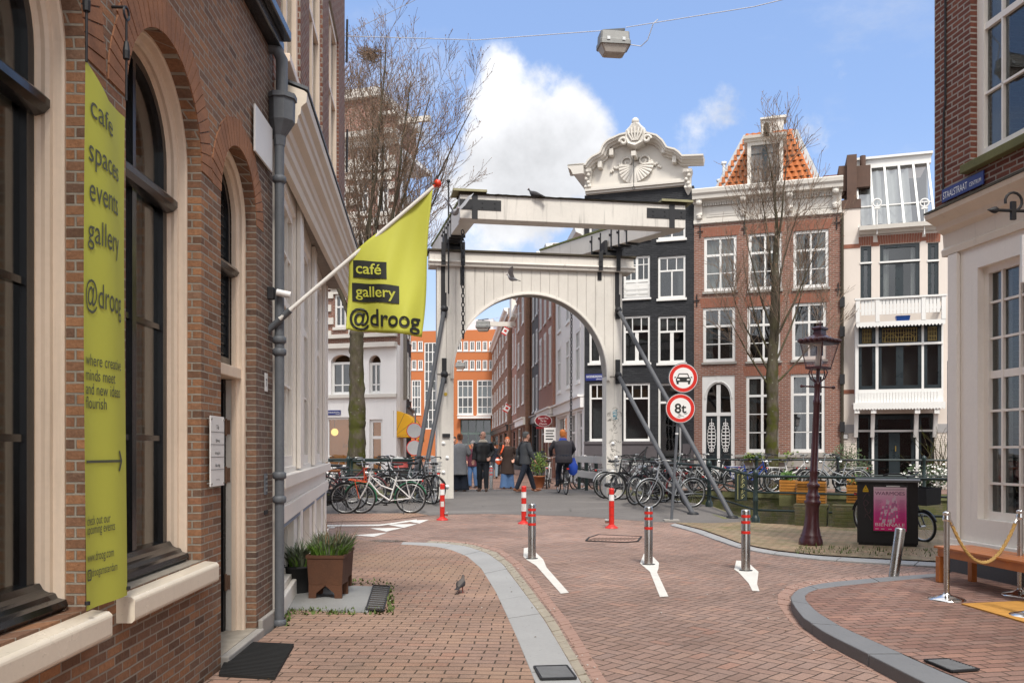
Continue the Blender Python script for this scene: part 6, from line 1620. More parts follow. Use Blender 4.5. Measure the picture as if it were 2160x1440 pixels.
row_house('trimmed_row_house', 'brown brick house with white window trims beyond the tall white house', 1141, 1171.6, 11.4, 'brick_salmon', 'white', 3, 2, 'front', lint='ornament', sillm='ornament', zo=.7, out=-.12)
row_house('grey_row_house', 'dark grey row house with white window frames in the far street', 1118.5, 1140.6, 12.6, paint('charcoal_render', (.085, .08, .076), .95, .2, 2.), 'white', 3, 3, 'darkframe', zo=-.3, out=.1)
row_house('brown_row_house', 'brown brick row house beyond the dark grey one, stepped cornice', 1098.5, 1118, 12.6, 'brick_purple', 'white', 2, 3, 'front', zo=.4, out=-.3, cornice='ornament')
FSL = row_house('salmon_row_house', 'salmon brick row house between brown ones in the far street', 1081, 1098, 12.0, 'brick_salmon', 'white', 3, 2, 'darkframe', zo=.2, out=-.05)
k = MB(); k.bar((FSL.L * .5, -2.0, 11.2), (FSL.L * .5, .1, 11.2), .25, .35); k.box((FSL.L * .5 - 1.1, -.4, 11.6), (FSL.L * .5 + 1.1, -.01, 13.6)); k.build('hoist_beam', 'ornament', FSL.o)
row_house('end_row_house', 'last dark brick house of the row before the orange building', 1044, 1080.4, 13.2, 'brick_purple', 'white', 6, 4, 'darkframe', zo=-.2, out=-.35)

def lline(px): return rline(px, -4.75, 35.5)
def left_row(name, label, Y0, Y1, top, mat, cols, floors, frame='white'):
    """house on the left side of the far street, its front turned to the street"""
    A = (-4.75 - .07 * (Y1 - 35.5), Y1); B = (-4.75 - .07 * (Y0 - 35.5), Y0)
    # the front faces +X: walk it from near to far so that local y points into the house
    F = row_house(name, label, 1, 0, top, mat, frame, cols, floors, 'darkframe', line=lambda p: B if p == 1 else A, group='houses on the left of the far street')
    return F
left_row('black_row_house', 'narrow black house beside the white corner building on the left', 40.2, 47, 13.4, paint('black_render', (.022, .024, .028), .6, .2, 2.), 3, 3)
FO = Facade('orange_building', 'modern orange rendered building closing the far street', 'building', (-13.6, 101), (-1.95, 99))
wso = []
zO = lambda py: CH + (HOR - py) * 100 / FPX
for (y0, y1) in ((719, 740), (759, 780)):
    for px in [868 + 13.4 * i for i in range(2)] + [964 + 13.4 * i for i in range(6)]: wso.append(FO.R(px, y0, px + 10.4, y1))
big = []
for px0, px1 in ((965, 998), (1006, 1039), (868, 888)):
    big.append(FO.R(px0, 801, px1, 874))
gl = FO.R(895, 722, 921, 905)
cafe = FO.R(971, 884, 1036, 938)
zto = zO(697)
FO.wall([(0, 0), (FO.L, 0), (FO.L, zto), (0, zto)], [rect(*r) for r in wso + big + [gl, cafe]], paint('orange_render', (.44, .145, .05), .8, .1, .25), .4)
for r in wso: window(FO, r, (('v', .5, 0, 1, .05),), .12, .03, 'white', .1, 'glass')
M['panel'] = paint('pale_panel', (.55, .58, .60), .4, .1, .5)
for r in big:
    o = window(FO, r, (('v', .33, 0, 1, .08), ('v', .66, 0, 1, .08), ('h', .5, 0, 1, .14), ('h', .82, 0, 1, .08), ('h', .22, 0, 1, .08)), .14, .03, 'white', .1, 'glass')
    H2 = r[3] - r[2]; k = MB(); k.box((r[0] + .13, .115, r[2] + .52 * H2), (r[1] - .13, .13, r[2] + .81 * H2)); k.box((r[0] + .13, .115, r[2] + .04 * H2), (r[1] - .13, .13, r[2] + .21 * H2)); k.build('panel', 'panel', o)
window(FO, gl, [('v', .33, 0, 1, .1), ('v', .66, 0, 1, .1)] + [('h', i / 9, 0, 1, .08) for i in range(1, 9)], .12, .03, 'white', 0, 'glass', name='stair_window')
window(FO, cafe, [('v', .25, 0, 1, .08), ('v', .5, 0, 1, .08), ('v', .75, 0, 1, .08), ('h', .45, 0, 1, .25)], .14, .15, paint('green_grey_frame', (.11, .15, .14), .5, .1, 1.), 0, 'darkglass', name='cafe_window')
MB().box((FO.u(968), -.8, zO(883)), (FO.u(1038), -.01, zO(878))).build('canopy', 'white', FO.o)
MB().box((FO.u(957), 2.5, zto), (FO.u(1032), 8, zO(668))).build('roof_storey', paint('pale_roof_storey', (.62, .63, .65), .5, .1, .4), FO.o)
body(FO, zto, 14, paint('orange_render', (.44, .145, .05), .8, .1, .25), 1.5, v0=.45)

# ---------------------------------------------------------------- white and brick corner building on the left
ln_ = lambda px: (lambda t: (t * (35.3 - .30 * 4.7) / (1 + .30 * t), (35.3 - .30 * 4.7) / (1 + .30 * t)))((px - 1080) / FPX)
FC_ = Facade('corner_building', 'tall white and red brick corner building behind the mossy trunked tree', 'building', ln_(610), ln_(836))
LC = FC_.L; rc = FC_.R
base_w = [rc(698, 757, 741, 832), rc(778, 758, 803, 830), rc(640, 757, 672, 832)]
shopw = [rc(640, 880, 742, 985), rc(779, 884, 807, 1020)]
zb1 = FC_.uz(760, 729)[1]; ztop = FC_.uz(780, 285)[1]
hs = []
for r in base_w: hs.append(arch(r[0], r[1], r[2], r[3] - .12, .3))
FC_.wall([(0, 0), (LC, 0), (LC, zb1), (0, zb1)], hs + [rect(*r) for r in shopw], 'whitewash', .35, 'base')
upw = []
for j, (y0, y1) in enumerate(((620, 690), (500, 570), (380, 450), (310, 345))):
    for px in (650, 705, 752, 795): upw.append(rc(px, y0, px + 24, y1))
FC_.wall([(0, zb1 + .001), (LC, zb1 + .001), (LC, ztop), (0, ztop)], [rect(*r) for r in upw], 'brick_red', .35, 'wall', .03)
for r in base_w: window(FC_, (r[0], r[1], r[2], r[3] - .12), (('v', .5, 0, 1, .07), ('h', .3, 0, 1, .05)), .1, .12, 'white', .1, 'darkglass')
for r in upw:
    o = window(FC_, r, (('v', .5, 0, 1, .06), ('h', .62, 0, 1, .07)), .09, .08, 'white', .12, 'darkglass', sillmat='ornament')
    MB().box((r[0] - .15, -.04, r[3] + .002), (r[1] + .15, .08, r[3] + .3)).build('lintel', 'ornament', o)
M['warmroom'] = emit_mat('lit_shop_interior', (.55, .22, .05), .35)
sw_ = window(FC_, shopw[0], (('v', .5, 0, 1, .05),), .09, .1, 'white', .08, 'glass', name='shop_window')
b = MB(); b.box((shopw[0][0] - .1, 1.6, .2), (shopw[1][1] + .1, 1.65, 3.6)); b.build('lit_room', 'warmroom', FC_.o)
q = MB(); fit_text(q, 'Zoof', shopw[0][0] + (shopw[0][1] - shopw[0][0]) * .78, shopw[0][1] - .12, shopw[0][2] + .85, lambda x, y: (x, .15, y), .0); q.build('lettering', paint('pale_window_letters', (.30, .2, .12), .6, .1, 5.), sw_)
dw_ = window(FC_, shopw[1], (('h', .72, 0, 1, .12), ('h', .1, 0, 1, .3)), .12, .1, 'white', 0, 'glass', name='shop_door')
u, z = FC_.uz(706, 911, .9); lm = thing('globe_lamp', 'round yellow globe lamp glowing behind the shop window on the left', 'lamp', FC_.pt(u, .9, z), 0); MB().ball((0, 0, 0), .16, 14, 10).build('globe', emit_mat('lit_globe', (1, .62, .18), 1.6), lm); MB().tube([(0, 0, .16), (0, 0, 1.0)], .008, 6).build('cord', 'iron', lm)
k = MB()
for y0, d, h_ in ((835, .14, .14), (729, .3, .2), (708, .22, .16), (600, .12, .25), (470, .12, .3), (355, .12, .3)):
    z = FC_.uz(770, y0)[1]; k.box((-.0, -d, z - h_ / 2), (LC + .05, -.002, z + h_ / 2))
k.build('string_courses', 'ornament', FC_.o)
k = MB()
for px in (690, 745, 832): 
    a = FC_.u(px)
    for j in range(16): 
        z = zb1 + .4 + j * .55
        if z < ztop - .8: k.box((a - (.3 if j % 2 else .2), -.05, z), (a + (.02 if px == 832 else (.3 if j % 2 else .2)), .028, z + .28))
k.build('quoins', 'ornament', FC_.o)
k = MB(); k.loft([[(x, d, ztop + z) for d, z in [(.4, -.5), (-.06, -.5), (-.1, -.25), (-.4, -.15), (-.45, .05), (.4, .1)]] for x in (-.05, LC + .1)], smooth=False); k.build('cornice', 'ornament', FC_.o)
a0_, a1_ = FC_.u(690), FC_.u(800, 1); zt2 = FC_.uz(760, 214, 1)[1]
k = MB(); k.box((a0_, .8, ztop + .1), (a1_, 5, zt2)); k.box((FC_.u(800, 1) + .01, .7, ztop + .1), (LC - .4, 2.2, FC_.uz(820, 252, 1)[1])); tw = k.build('turret', 'brick_red', FC_.o)
k = MB(); k.box((a0_ - .15, .6, zt2 + .001), (a1_ + .15, 5.2, zt2 + .38)); k.box((FC_.u(800, 1) + .2, .5, FC_.uz(820, 251, 1)[1]), (LC - .2, 2.4, FC_.uz(820, 244, 1)[1])); k.build('turret_cornice', 'ornament', tw)
k = MB(); k.bar((LC - .4, 1., FC_.uz(838, 258, 1)[1]), (LC + 1.1, 1., FC_.uz(838, 258, 1)[1]), .16, .22); k.build('hoist_beam', 'ornament', FC_.o)
k = MB(); e_ = Vector((-.32, 4.6)); dl = Vector((e_.dot(FC_.d), e_.dot(Vector((-FC_.d.y, FC_.d.x)))))
k.prism([(LC - .4, .4), (LC, .4), (LC + dl.x, .4 + dl.y), (LC + dl.x - .4, .4 + dl.y)], 0, ztop - .1, lambda a, y, b: (a, b, y)); k.box((0, .4, 0), (.2, 5, ztop - .1)); k.box((.2, .4, ztop - .3), (LC - .41, 4.9, ztop - .1)); k.build('side_walls', 'whitewash', FC_.o)
k = MB(); k.box((.21, 2.4, 3.7), (LC - .6, 2.45, ztop - .4)); k.build('interior', 'interior', FC_.o)
for r_ in (0,): pass
# side front of the corner building toward the street
FS = Facade('corner_side', '', '', FC_.B, (FC_.B.x - .30, FC_.B.y + 4.6), parent=None)
bpy.data.objects.remove(FS.o)
sd = MB(); 
ang_s = FS.ang - FC_.ang
aw = thing('yellow_awning', 'yellow quarter round shop awning on the white corner building', 'awning', (FC_.B.x - .12, FC_.B.y + .05, 0), 0)
mb = MB(); zt_, zb_ = 3.12, 2.02; Rw = 1.0; n = 10
pts = lambda y: [(Rw * math.sin(math.pi / 2 * i / n), y, zb_ + (zt_ - zb_) * math.cos(math.pi / 2 * i / n)) for i in range(n + 1)]
mb.loft([pts(0), pts(2.6)], cap=False, closed=False)
for y in (0, 2.6): mb.add([(0, y, zb_)] + pts(y), [tuple([0, i + 1, i + 2]) for i in range(n)])
mb.grid(lambda s_, t_: (Rw + .005, 2.6 * s_, zb_ - .18 + .18 * t_ ), 8, 1)
o = mb.build('canvas', paint('yellow_canvas', (.70, .36, .015), .7, .1, 2.), aw, fix=False); o.modifiers.new('thickness', 'SOLIDIFY').thickness = .012
mb = MB()
for i in (0, 3, 6, 9): mb.tube([(0, -.004, zb_), (Rw * math.sin(math.pi / 2 * i / n), -.006, zb_ + (zt_ - zb_) * math.cos(math.pi / 2 * i / n))], .012, 5)
mb.build('ribs', 'straw', aw)
u0, z0 = FC_.uz(694, 866); u1, z1 = FC_.uz(719, 874)
gs2 = thing('street_sign', 'small blue street sign on the white corner building above the lit shop', 'street sign', FC_.pt((u0 + u1) / 2, -.03, (z0 + z1) / 2), FC_.ang); w_ = u1 - u0; h_ = z0 - z1
MB().box((-w_ / 2 - .15, 0, -h_ / 2 - .02), (w_ / 2, .02, h_ / 2 + .02)).build('board', 'blue', gs2)
q = MB(); fit_text(q, 'GROENBURGWAL', -w_ / 2 - .1, w_ * .45, -.02, lambda x, y: (x, -.003, y), .0, .09); fit_text(q, 'CENTRUM', w_ * .1, w_ * .45, -.08, lambda x, y: (x, -.003, y), .0, .05); q.build('lettering', 'whiteink', gs2)
# ================================================================ bare street trees
def bark(name, a, b, moss):
    t = NT(name)
    n = t.noise(5, 6, .7, stretch=(1, 1, .35)); c = t.mix(t.rng(n, .35, .65), a, b)
    c = t.mix(t.m('MULTIPLY', t.rng(t.noise(2.3, 5, .65), .42, .6), t.rng(t.xyz()[2], 1., 6.5, .95, .12)), c, moss)
    v = t.n('ShaderNodeTexVoronoi'); t.set(v.inputs['Vector'], t.obj); v.inputs['Scale'].default_value = 7
    c = t.mix(t.m('MULTIPLY', t.m('LESS_THAN', v.outputs['Distance'], .16), t.m('GREATER_THAN', t.xyz(v.outputs['Color'])[0], .72)), c, (.17, .17, .13))
    t.bump(n, .9, .05)
    return t.done(c, .95, 0, .1)
M['bark'] = bark('mossy_bark', (.055, .045, .032), (.105, .088, .066), (.062, .066, .012))
M['twig'] = paint('bare_twigs', (.17, .12, .085), .9, .4, 2., bump=0)
M['bud'] = paint('brown_buds', (.20, .095, .045), .9, .5, 1.5, bump=0)
def tree(label, base, trunk, limbs, seed, tw=1., group='bare trees on the far quay', spread=.5, Lb=3.2, budp=.7, lk=1.):
    """trunk = [(dx, dy, z, r)...], limbs = [(start index or height, azimuth, tilt, length, radius)]"""
    rg = random.Random(seed)
    t = thing('bare_tree', label, 'tree', base, 0, group)
    tk = MB()
    pts = [Vector(p[:3]) for p in trunk]; rs = [p[3] for p in trunk]
    # knobbly trunk
    fine, fr = [], []
    for i in range(len(pts) - 1):
        k = 7
        for j in range(k):
            s_ = j / k; fine.append(pts[i].lerp(pts[i + 1], s_) + Vector((rg.uniform(-.012, .012), rg.uniform(-.012, .012), 0))); fr.append((rs[i] + (rs[i + 1] - rs[i]) * s_) * rg.uniform(.93, 1.09))
    fine.append(pts[-1]); fr.append(rs[-1]); tk.tube(fine, fr, 14)
    tws, bud = MB(), MB()
    def grow(p, d, L, r, lev, mb):
        n = {0: 9, 1: 6, 2: 4, 3: 3}[lev]; q = [p.copy()]; rr = [r]; d = d.copy()
        for i in range(n):
            up = {0: .055, 1: .09, 2: .08, 3: .04}[lev]
            d = (d + Vector((rg.uniform(-1, 1), rg.uniform(-1, 1), rg.uniform(-.5, 1))) * .10 + Vector((0, 0, up))).normalized()
            p = p + d * (L / n); q.append(p.copy()); rr.append(r * (1 - .82 * (i + 1) / n))
        (tk if lev == 0 else tws).tube(q, [max(x * (.75 if lev < 2 else 1), .005) for x in rr], {0: 8, 1: 5, 2: 4, 3: 3}[lev], cap=False)
        if lev == 3:
            for i in range(1, len(q)):
                if rg.random() < budp:
                    s_ = rg.uniform(.022, .048); c = q[i]; a = Vector((rg.uniform(-1, 1), rg.uniform(-1, 1), rg.uniform(-1, 1))).normalized(); b = a.orthogonal().normalized()
                    bud.add([c - a * s_ * .5, c + b * s_ * .4, c + a * s_, c - b * s_ * .4], [(0, 1, 2, 3)])
            return
        m_ = {0: 11, 1: 9, 2: 5}[lev]
        for k in range(int(m_ * tw) + (lev == 0)):
            s_ = rg.uniform(.22 if lev == 0 else .15, 1.) ; f_ = s_ * n; i = min(n - 1, int(f_)); c = q[i].lerp(q[i + 1], f_ - i)
            dd = (q[i + 1] - q[i]).normalized(); sd = Vector((rg.uniform(-1, 1), rg.uniform(-1, 1), rg.uniform(-.2, .6))); sd = (sd - dd * sd.dot(dd)).normalized()
            nd = (dd * (1 - spread * .5) + sd * spread * rg.uniform(.6, 1.3)).normalized()
            LL = {0: Lb, 1: 1.25, 2: .55}[lev] * rg.uniform(.55, 1.15) * (1.15 - .5 * s_)
            grow(c, nd, LL, max(.006, rr[i] * {0: .42, 1: .45, 2: .6}[lev]), lev + 1, mb)
    for (z, az, tilt, L, r) in limbs:
        i = max(k for k in range(len(pts)) if pts[k].z <= z + 1e-6); i = min(i, len(pts) - 2); s_ = (z - pts[i].z) / max(1e-6, pts[i + 1].z - pts[i].z); p = pts[i].lerp(pts[i + 1], min(1, s_))
        d = Vector((math.sin(tilt) * math.cos(az), math.sin(tilt) * math.sin(az), math.cos(tilt)))
        grow(p, d, L * lk, r, 0, tk)
    tk.build('trunk', 'bark', t, fix=False)
    cr = tws.build('crown', 'twig', t, fix=False); bud.build('buds', 'bud', cr, fix=False)
    return t
lb = P(752, 1000, 29.6); lb.z = .15
tl_ = tree('tall bare tree with a thick mossy trunk across the canal on the left', lb,
     [(0, 0, 0, .40), (-.02, 0, .5, .31), (.02, 0, 2.0, .29), (.03, 0, 2.5, .30), (.0, 0, 4.2, .24), (.0, 0, 5.2, .25), (.02, 0, 5.7, .2)],
     [(5.3, 3.0, .42, 7.5, .13), (5.5, 2.4, .2, 10.2, .11), (5.6, .2, .22, 10.5, .12), (5.6, 5.2, .12, 10.4, .11), (5.4, .1, .55, 9.2, .1), (5.5, 1.3, .3, 9.5, .09), (5.6, 4.3, .35, 8.5, .11), (5.5, 5.8, .42, 9.2, .12), (5.6, .4, .36, 10.0, .12), (5.4, 0., .62, 7.4, .10), (5.5, .2, .44, 9.4, .12), (5.6, 5.6, .5, 8., .1), (5.5, 3.6, .2, 9., .1)], 4, 1.0, Lb=3.4, lk=.93, spread=.56)
nest = MB()
rg = random.Random(9)
for i in range(160):
    c = Vector((rg.gauss(0, .17), rg.gauss(0, .17), rg.gauss(0, .1))); a = Vector((rg.uniform(-1, 1), rg.uniform(-1, 1), rg.uniform(-.4, .4))).normalized() * .22; nest.tube([c - a, c + a], .009, 3, cap=False)
nt = nest.build('bird_nest', 'twig', loc=P(779, 116, 29.6), fix=False); tag(nt, 'dark twig nest high in the crown of the left tree', 'nest')
rb_ = P(1627, 1000, 26.6); rb_.z = .15
tree('bare young tree with a slim mossy trunk before the red brick house', rb_,
     [(0, 0, 0, .26), (.02, 0, .6, .205), (.0, 0, 1.6, .19), (.05, 0, 2.4, .18), (.02, 0, 3.6, .17), (.08, 0, 5., .145), (.12, 0, 6.6, .11), (.16, 0, 8., .075)],
     [(3.2, 3.4, .80, 4.4, .05), (3.3, .2, .9, 4.2, .05), (3.6, 3.1, .62, 5.2, .05), (3.9, .3, .62, 5.6, .055), (4.2, 2.6, .5, 5., .05), (4.3, 5.0, .5, 4.6, .05), (4.7, 0., .5, 5.8, .055), (5.0, 3.3, .42, 5.6, .05), (5.4, 1.2, .3, 5., .05), (6., .1, .32, 5.2, .05), (6.4, 3.2, .26, 5.2, .05), (7., 4.6, .1, 4.9, .06), (7.9, .4, .06, 4.2, .07), (7.8, 3., .12, 4.0, .055)], 11, .6, Lb=1.5, lk=.74, budp=.25, spread=.55)
# ================================================================ railings
def railing(label, pts, zs, post_every=None, mat='railgreen', group='quay railings', h=1.0):
    a = Vector((*pts[0], 0)); t = thing('quay_railing', label, 'railing', a, 0, group)
    L = [Vector((*p, zg(p[1]))) - a for p in pts]
    for z in zs: MB().tube([p + Vector((0, 0, z)) for p in L], .028 if z == zs[0] else .02, 8).build('rail', mat, t)
    for p in L:
        MB().lathe([(.085, -.05), (.085, .1), (.06, .13), (.05, .17), (.048, .42), (.06, .45), (.048, .48), (.046, h - .06), (.06, h - .03), (.062, h + .02), (.045, h + .06), (.01, h + .09)], 12, p).build('post', mat, t)
def sub(pts, d):
    out = []
    for a, b in zip(pts[:-1], pts[1:]):
        n = max(1, round((Vector(b) - Vector(a)).length / d)); out += [tuple(Vector(a).lerp(Vector(b), i / n)) for i in range(n)]
    return out + [pts[-1]]
railing('dark green quay railing curving from the bridge past the wooden planters', [(3.5, 22.55), (4.62, 20.0), (4.98, 17.45), (8.5, 15.6), (12.5, 13.5), (18, 10.5)], (.95, .62, .26))
railing('dark green railing behind the parked bicycles left of the bridge', sub([(-2.35, 21.62), (-8, 23.0), (-14, 24.8)], 2.1), (1.0, .72))
railing('railing across the canal in front of the red brick house', sub([(3.0, 27.2), (14, 23.75), (22, 21.2)], 2.4), (.95, .5), group='railings across the canal')
railing('railing across the canal in front of the lit corner shop', sub([(-3.4, 28.6), (-16, 32.9)], 2.4), (.95, .5), group='railings across the canal')
nb = thing('notice_board', 'dark board with yellow graffiti fixed to the quay railing', 'board', P(1563, 1025, 18.2), .5)
MB().box((-.16, -.02, -.31), (.16, .02, .31)).build('panel', paint('dark_green_board', (.02, .028, .02), .5, .3, 5.), nb, .004)
q = MB(); rg = random.Random(4)
q.tube([(-.11, -.022, .25), (-.02, -.022, .25), (-.02, -.022, -.27), (-.11, -.022, -.27), (-.11, -.022, .25)], .006, 4)
for i in range(5):
    z = -.22 + i * .11; q.tube([(.04 + .045 * math.cos(t) , -.022, z + .045 * math.sin(t * 1.3)) for t in [k * .6 for k in range(9)]], .006, 4)
q.build('graffiti', paint('yellow_spray', (.45, .42, .18), .7, .2, 5.), nb)
rt = thing('rail_banner', 'narrow dark strip with white letters on the railing by the right bridge post', 'banner', P(1368, 978, 21.3), -1.16 + .55)
MB().box((-.55, -.01, -.06), (.55, .01, .06)).build('strip', 'iron', rt); q = MB(); fit_text(q, 'AMSTELAMSTERDAM', -.5, .5, -.035, lambda x, y: (x, -.013, y), .004, .1); q.build('lettering', 'whiteink', rt)
# slatted planters on the railing, mossy troughs below
M['slat'] = paint('orange_slat_wood', (.40, .17, .028), .6, .4, 5., .3, bump=.2)
M['leaf'] = paint('leaf_green', (.06, .13, .015), .6, .5, 5., bump=0)
M['leaf_dark'] = paint('dark_leaf_green', (.03, .055, .014), .6, .5, 5., bump=0)
M['leaf_var'] = paint('variegated_leaf', (.21, .25, .06), .6, .5, 6., bump=0)
def bush(t, name, c, rad, n, mats, leaf=.03, seed=1, hang=0., stalks=0):
    rg = random.Random(seed)
    mbs = [MB() for _ in mats]
    for i in range(n):
        d = Vector((rg.gauss(0, 1), rg.gauss(0, 1), rg.gauss(0, 1))).normalized() * rg.random() ** .45
        lump = 1 + .35 * noise.noise(d * 2.3 + Vector((seed, 0, 0)))
        p = Vector(c) + Vector((d.x * rad[0], d.y * rad[1], d.z * rad[2])) * lump
        a = Vector((rg.uniform(-1, 1), rg.uniform(-1, 1), rg.uniform(-.6, 1) - hang)).normalized() * leaf * rg.uniform(.6, 1.4); b = a.orthogonal().normalized() * leaf * .42
        mbs[rg.randrange(len(mats))].add([p, p + a * .5 + b, p + a, p + a * .5 - b], [(0, 1, 2, 3)])
    for mb, m_ in zip(mbs, mats): mb.build(name, m_, t, fix=False)
    if stalks:
        mb = MB()
        for i in range(stalks):
            e = Vector(c) + Vector((rg.uniform(-.8, .8) * rad[0], rg.uniform(-.8, .8) * rad[1], rg.uniform(.2, .9) * rad[2])); b = Vector((c[0] + rg.uniform(-.1, .1), c[1], c[2] - rad[2])); mb.tube([b, b.lerp(e, .5) + Vector((rg.uniform(-.05, .05), 0, 0)), e], [.01, .007, .004], 4, cap=False)
        mb.build('stems', 'twig', t, fix=False)
for k, (px, py, Y, w_, h_, lab, plant) in enumerate(((1663, 1026, 17.6, .32, .30, 'small orange slatted planter with a clump of grass, left of the street lamp', 1), (1712, 1037, 17.2, .55, .44, 'wide orange slatted planter on the railing, half hidden by the street lamp', 0), (1806, 1040, 16.9, .34, .36, 'orange slatted planter on the railing beside the dark cabinet', 2))):
    c = P(px, py, Y); t = thing('slatted_planter', lab, 'planter', c, -.45, 'slatted planters on the quay railing')
    mb = MB(); n = int(h_ / .055)
    for i in range(n):
        z = -h_ / 2 + i * h_ / n; mb.box((-w_ / 2, -.15, z), (w_ / 2, -.13, z + h_ / n - .012)); mb.box((-w_ / 2, .13, z), (w_ / 2, .15, z + h_ / n - .012)); mb.box((-w_ / 2, -.129, z), (-w_ / 2 + .02, .129, z + h_ / n - .012)); mb.box((w_ / 2 - .02, -.129, z), (w_ / 2, .129, z + h_ / n - .012))
    mb.build('slats', 'slat', t); MB().box((-w_ / 2 + .021, -.128, -h_ / 2), (w_ / 2 - .021, .128, h_ / 2 - .05)).build('liner', 'soil', t)
    MB().box((-w_ / 2 - .005, -.14, -h_ / 2 - .24), (w_ / 2 + .005, .14, -h_ / 2 - .005)).build('mossy_base', 'mossstone', t)
    if plant:
        pt = thing('planter_plant', ('clump of green grass', 'bushy orange flowering plant')[plant - 1] + (' in the small slatted planter' if plant == 1 else ' in the planter by the cabinet'), 'plant', c + Vector((0, 0, h_ / 2)), 0)
        bush(pt, 'leaves', (0, 0, .06), (w_ * .5, .15, .10), 260, ['leaf'] if plant == 1 else ['leaf', 'slat'], .05, k + 3)
for px, py, Y, w_, lab in ((1712, 1090, 16.7, .6, 'mossy wooden trough against the quay wall below the wide planter'), (1782, 1092, 16.4, .42, 'mossy wooden trough against the quay wall beside the lamp foot')):
    t = thing('mossy_trough', lab, 'trough', P(px, py, Y), -.47); MB().loft([[(-w_ / 2 * f, -.16, z), (w_ / 2 * f, -.16, z), (w_ / 2 * f, .16, z), (-w_ / 2 * f, .16, z)] for f, z in ((.94, -.24), (1, .2), (1.06, .2), (1.06, .25))], smooth=False).build('box', 'quaybrick', t)

# ================================================================ street lamp
M['maroon'] = paint('maroon_cast_iron', (.055, .012, .014), .38, .35, 5., .3, spec=.5, coat=.2)
sl0 = G(1710, 1149, .01)
lp = thing('street_lamp', 'maroon cast iron street lamp with a glass lantern, leaning slightly', 'street lamp', sl0, 0); lp.rotation_euler = (0, .043, 0); lp.scale = (.97,) * 3
prof = [(.185, 0), (.19, .03), (.18, .10), (.16, .13), (.165, .15), (.15, .17), (.122, .30), (.108, .42), (.104, .62), (.118, .66), (.128, .68), (.128, .71), (.10, .73), (.112, .78), (.108, .80), (.085, .83), (.075, .90), (.085, .93), (.102, .95), (.10, .985), (.07, 1.0), (.062, 1.04), (.062, 1.16), (.068, 1.17), (.068, 1.2), (.06, 1.22), (.049, 2.26), (.06, 2.28), (.06, 2.33), (.05, 2.35), (.046, 2.56), (.056, 2.58), (.056, 2.62), (.035, 2.63)]
MB().lathe(prof, 24).build('post', 'maroon', lp)
b = MB(); b.tube([(-.26, 0, 2.55), (.26, 0, 2.55)], .013, 8); b.ball((-.26, 0, 2.55), .024, 8, 6).ball((.26, 0, 2.55), .03, 8, 6); b.build('ladder_bar', 'maroon', lp)
b = MB()
for a in range(4):
    c_, s_ = math.cos(a * math.pi / 2 + .6), math.sin(a * math.pi / 2 + .6); b.tube([(.04 * c_, .04 * s_, 2.62), (.13 * c_, .13 * s_, 2.68), (.175 * c_, .175 * s_, 2.77), (.15 * c_, .15 * s_, 2.83)], .011, 6)
b.tube([(0, 0, 2.62), (0, 0, 2.83)], .03, 10); b.build('brackets', 'maroon', lp)
def sqr(h, z, r=.6): return [(h * 1.414 * math.cos(r + math.pi / 2 * k + math.pi / 4), h * 1.414 * math.sin(r + math.pi / 2 * k + math.pi / 4), z) for k in range(4)]
lt_ = MB(); lt_.loft([sqr(.135, 2.83), sqr(.14, 2.83), sqr(.145, 2.87), sqr(.12, 2.875)], smooth=False)
for k in range(4): lt_.bar(sqr(.135, 2.86)[k], sqr(.205, 3.24)[k], .016)
lt_.loft([sqr(.20, 3.24), sqr(.215, 3.24), sqr(.22, 3.26), sqr(.20, 3.28)], smooth=False); lt_.build('lantern_frame', 'maroon', lp)
g = MB(); g.loft([sqr(.132, 2.875), sqr(.20, 3.24)], cap=False, smooth=False); g.build('lantern_glass', glass_mat('lantern_glass', (.86, .80, .77), .7, .06), lp)
MB().lathe([(.05, 2.88), (.06, 2.93), (.055, 2.98), (.03, 3.08), (.03, 3.2), (.1, 3.23)], 14).build('burner', paint('pale_reflector', (.6, .57, .53), .5, .2, 6.), lp)
rf = MB(); rf.loft([sqr(.235, 3.265), sqr(.235, 3.29), sqr(.10, 3.37), sqr(.07, 3.39), sqr(.065, 3.46), sqr(.09, 3.47), sqr(.09, 3.50), sqr(.03, 3.53)], smooth=False); rf.lathe([(.012, 3.5), (.025, 3.56), (.01, 3.60), (.002, 3.63)], 8)
for k in range(4):
    A, B = Vector(sqr(.235, 3.29)[k]), Vector(sqr(.235, 3.29)[(k + 1) % 4])
    for i in range(5): c = A.lerp(B, (i + .5) / 5); rf.ball(c, .042, 8, 5, (1, 1, .8))
rf.build('lantern_roof', 'maroon', lp)

# ================================================================ traffic signs
def disc(mb, r, y, n=40, c=(0, 0)): return mb.add([(c[0] + r * math.cos(2 * math.pi * k / n), y, c[1] + r * math.sin(2 * math.pi * k / n)) for k in range(n)], [tuple(range(n))])
tb = GG(1416, 1098)
tp = thing('sign_post', 'grey sign post leaning right, carrying two round red traffic signs', 'sign post', tb, 0); 
top = P(1437, 770, tb.y) - tb
MB().tube([(0, 0, -.05), top * .98], .03, 12).build('pole', 'zinc', tp)
MB().box((-.16, -.12, .0), (.16, .12, .03)).build('foot', 'stone', tp, .004)
q = MB(); q.tube([top * .555, top * .565], .034, 12); q.build('sticker', 'signwhite', tp); 
def round_sign(px, py, name):
    c = P(px, py, tb.y - .06) - tb
    o = MB().lathe([(.312, 0), (.312, .012), (.3, .014)], 40, c, axis=Matrix.Rotation(R(90), 3, 'X')).build(name, 'zinc', tp)
    f = MB(); f.mat(0); f.v = []; disc(f, .31, -.0155); f.mat(1); disc(f, .296, -.017); f.mat(0 if name == 'x' else 2); disc(f, .287, -.0185); f.mat(1); disc(f, .215, -.02)
    f.v = [(a + c.x, b + c.y, d + c.z) for a, b, d in f.v]
    f.build('face', ['zinc', 'signwhite', 'red'], o, fix=False)
    return c, o
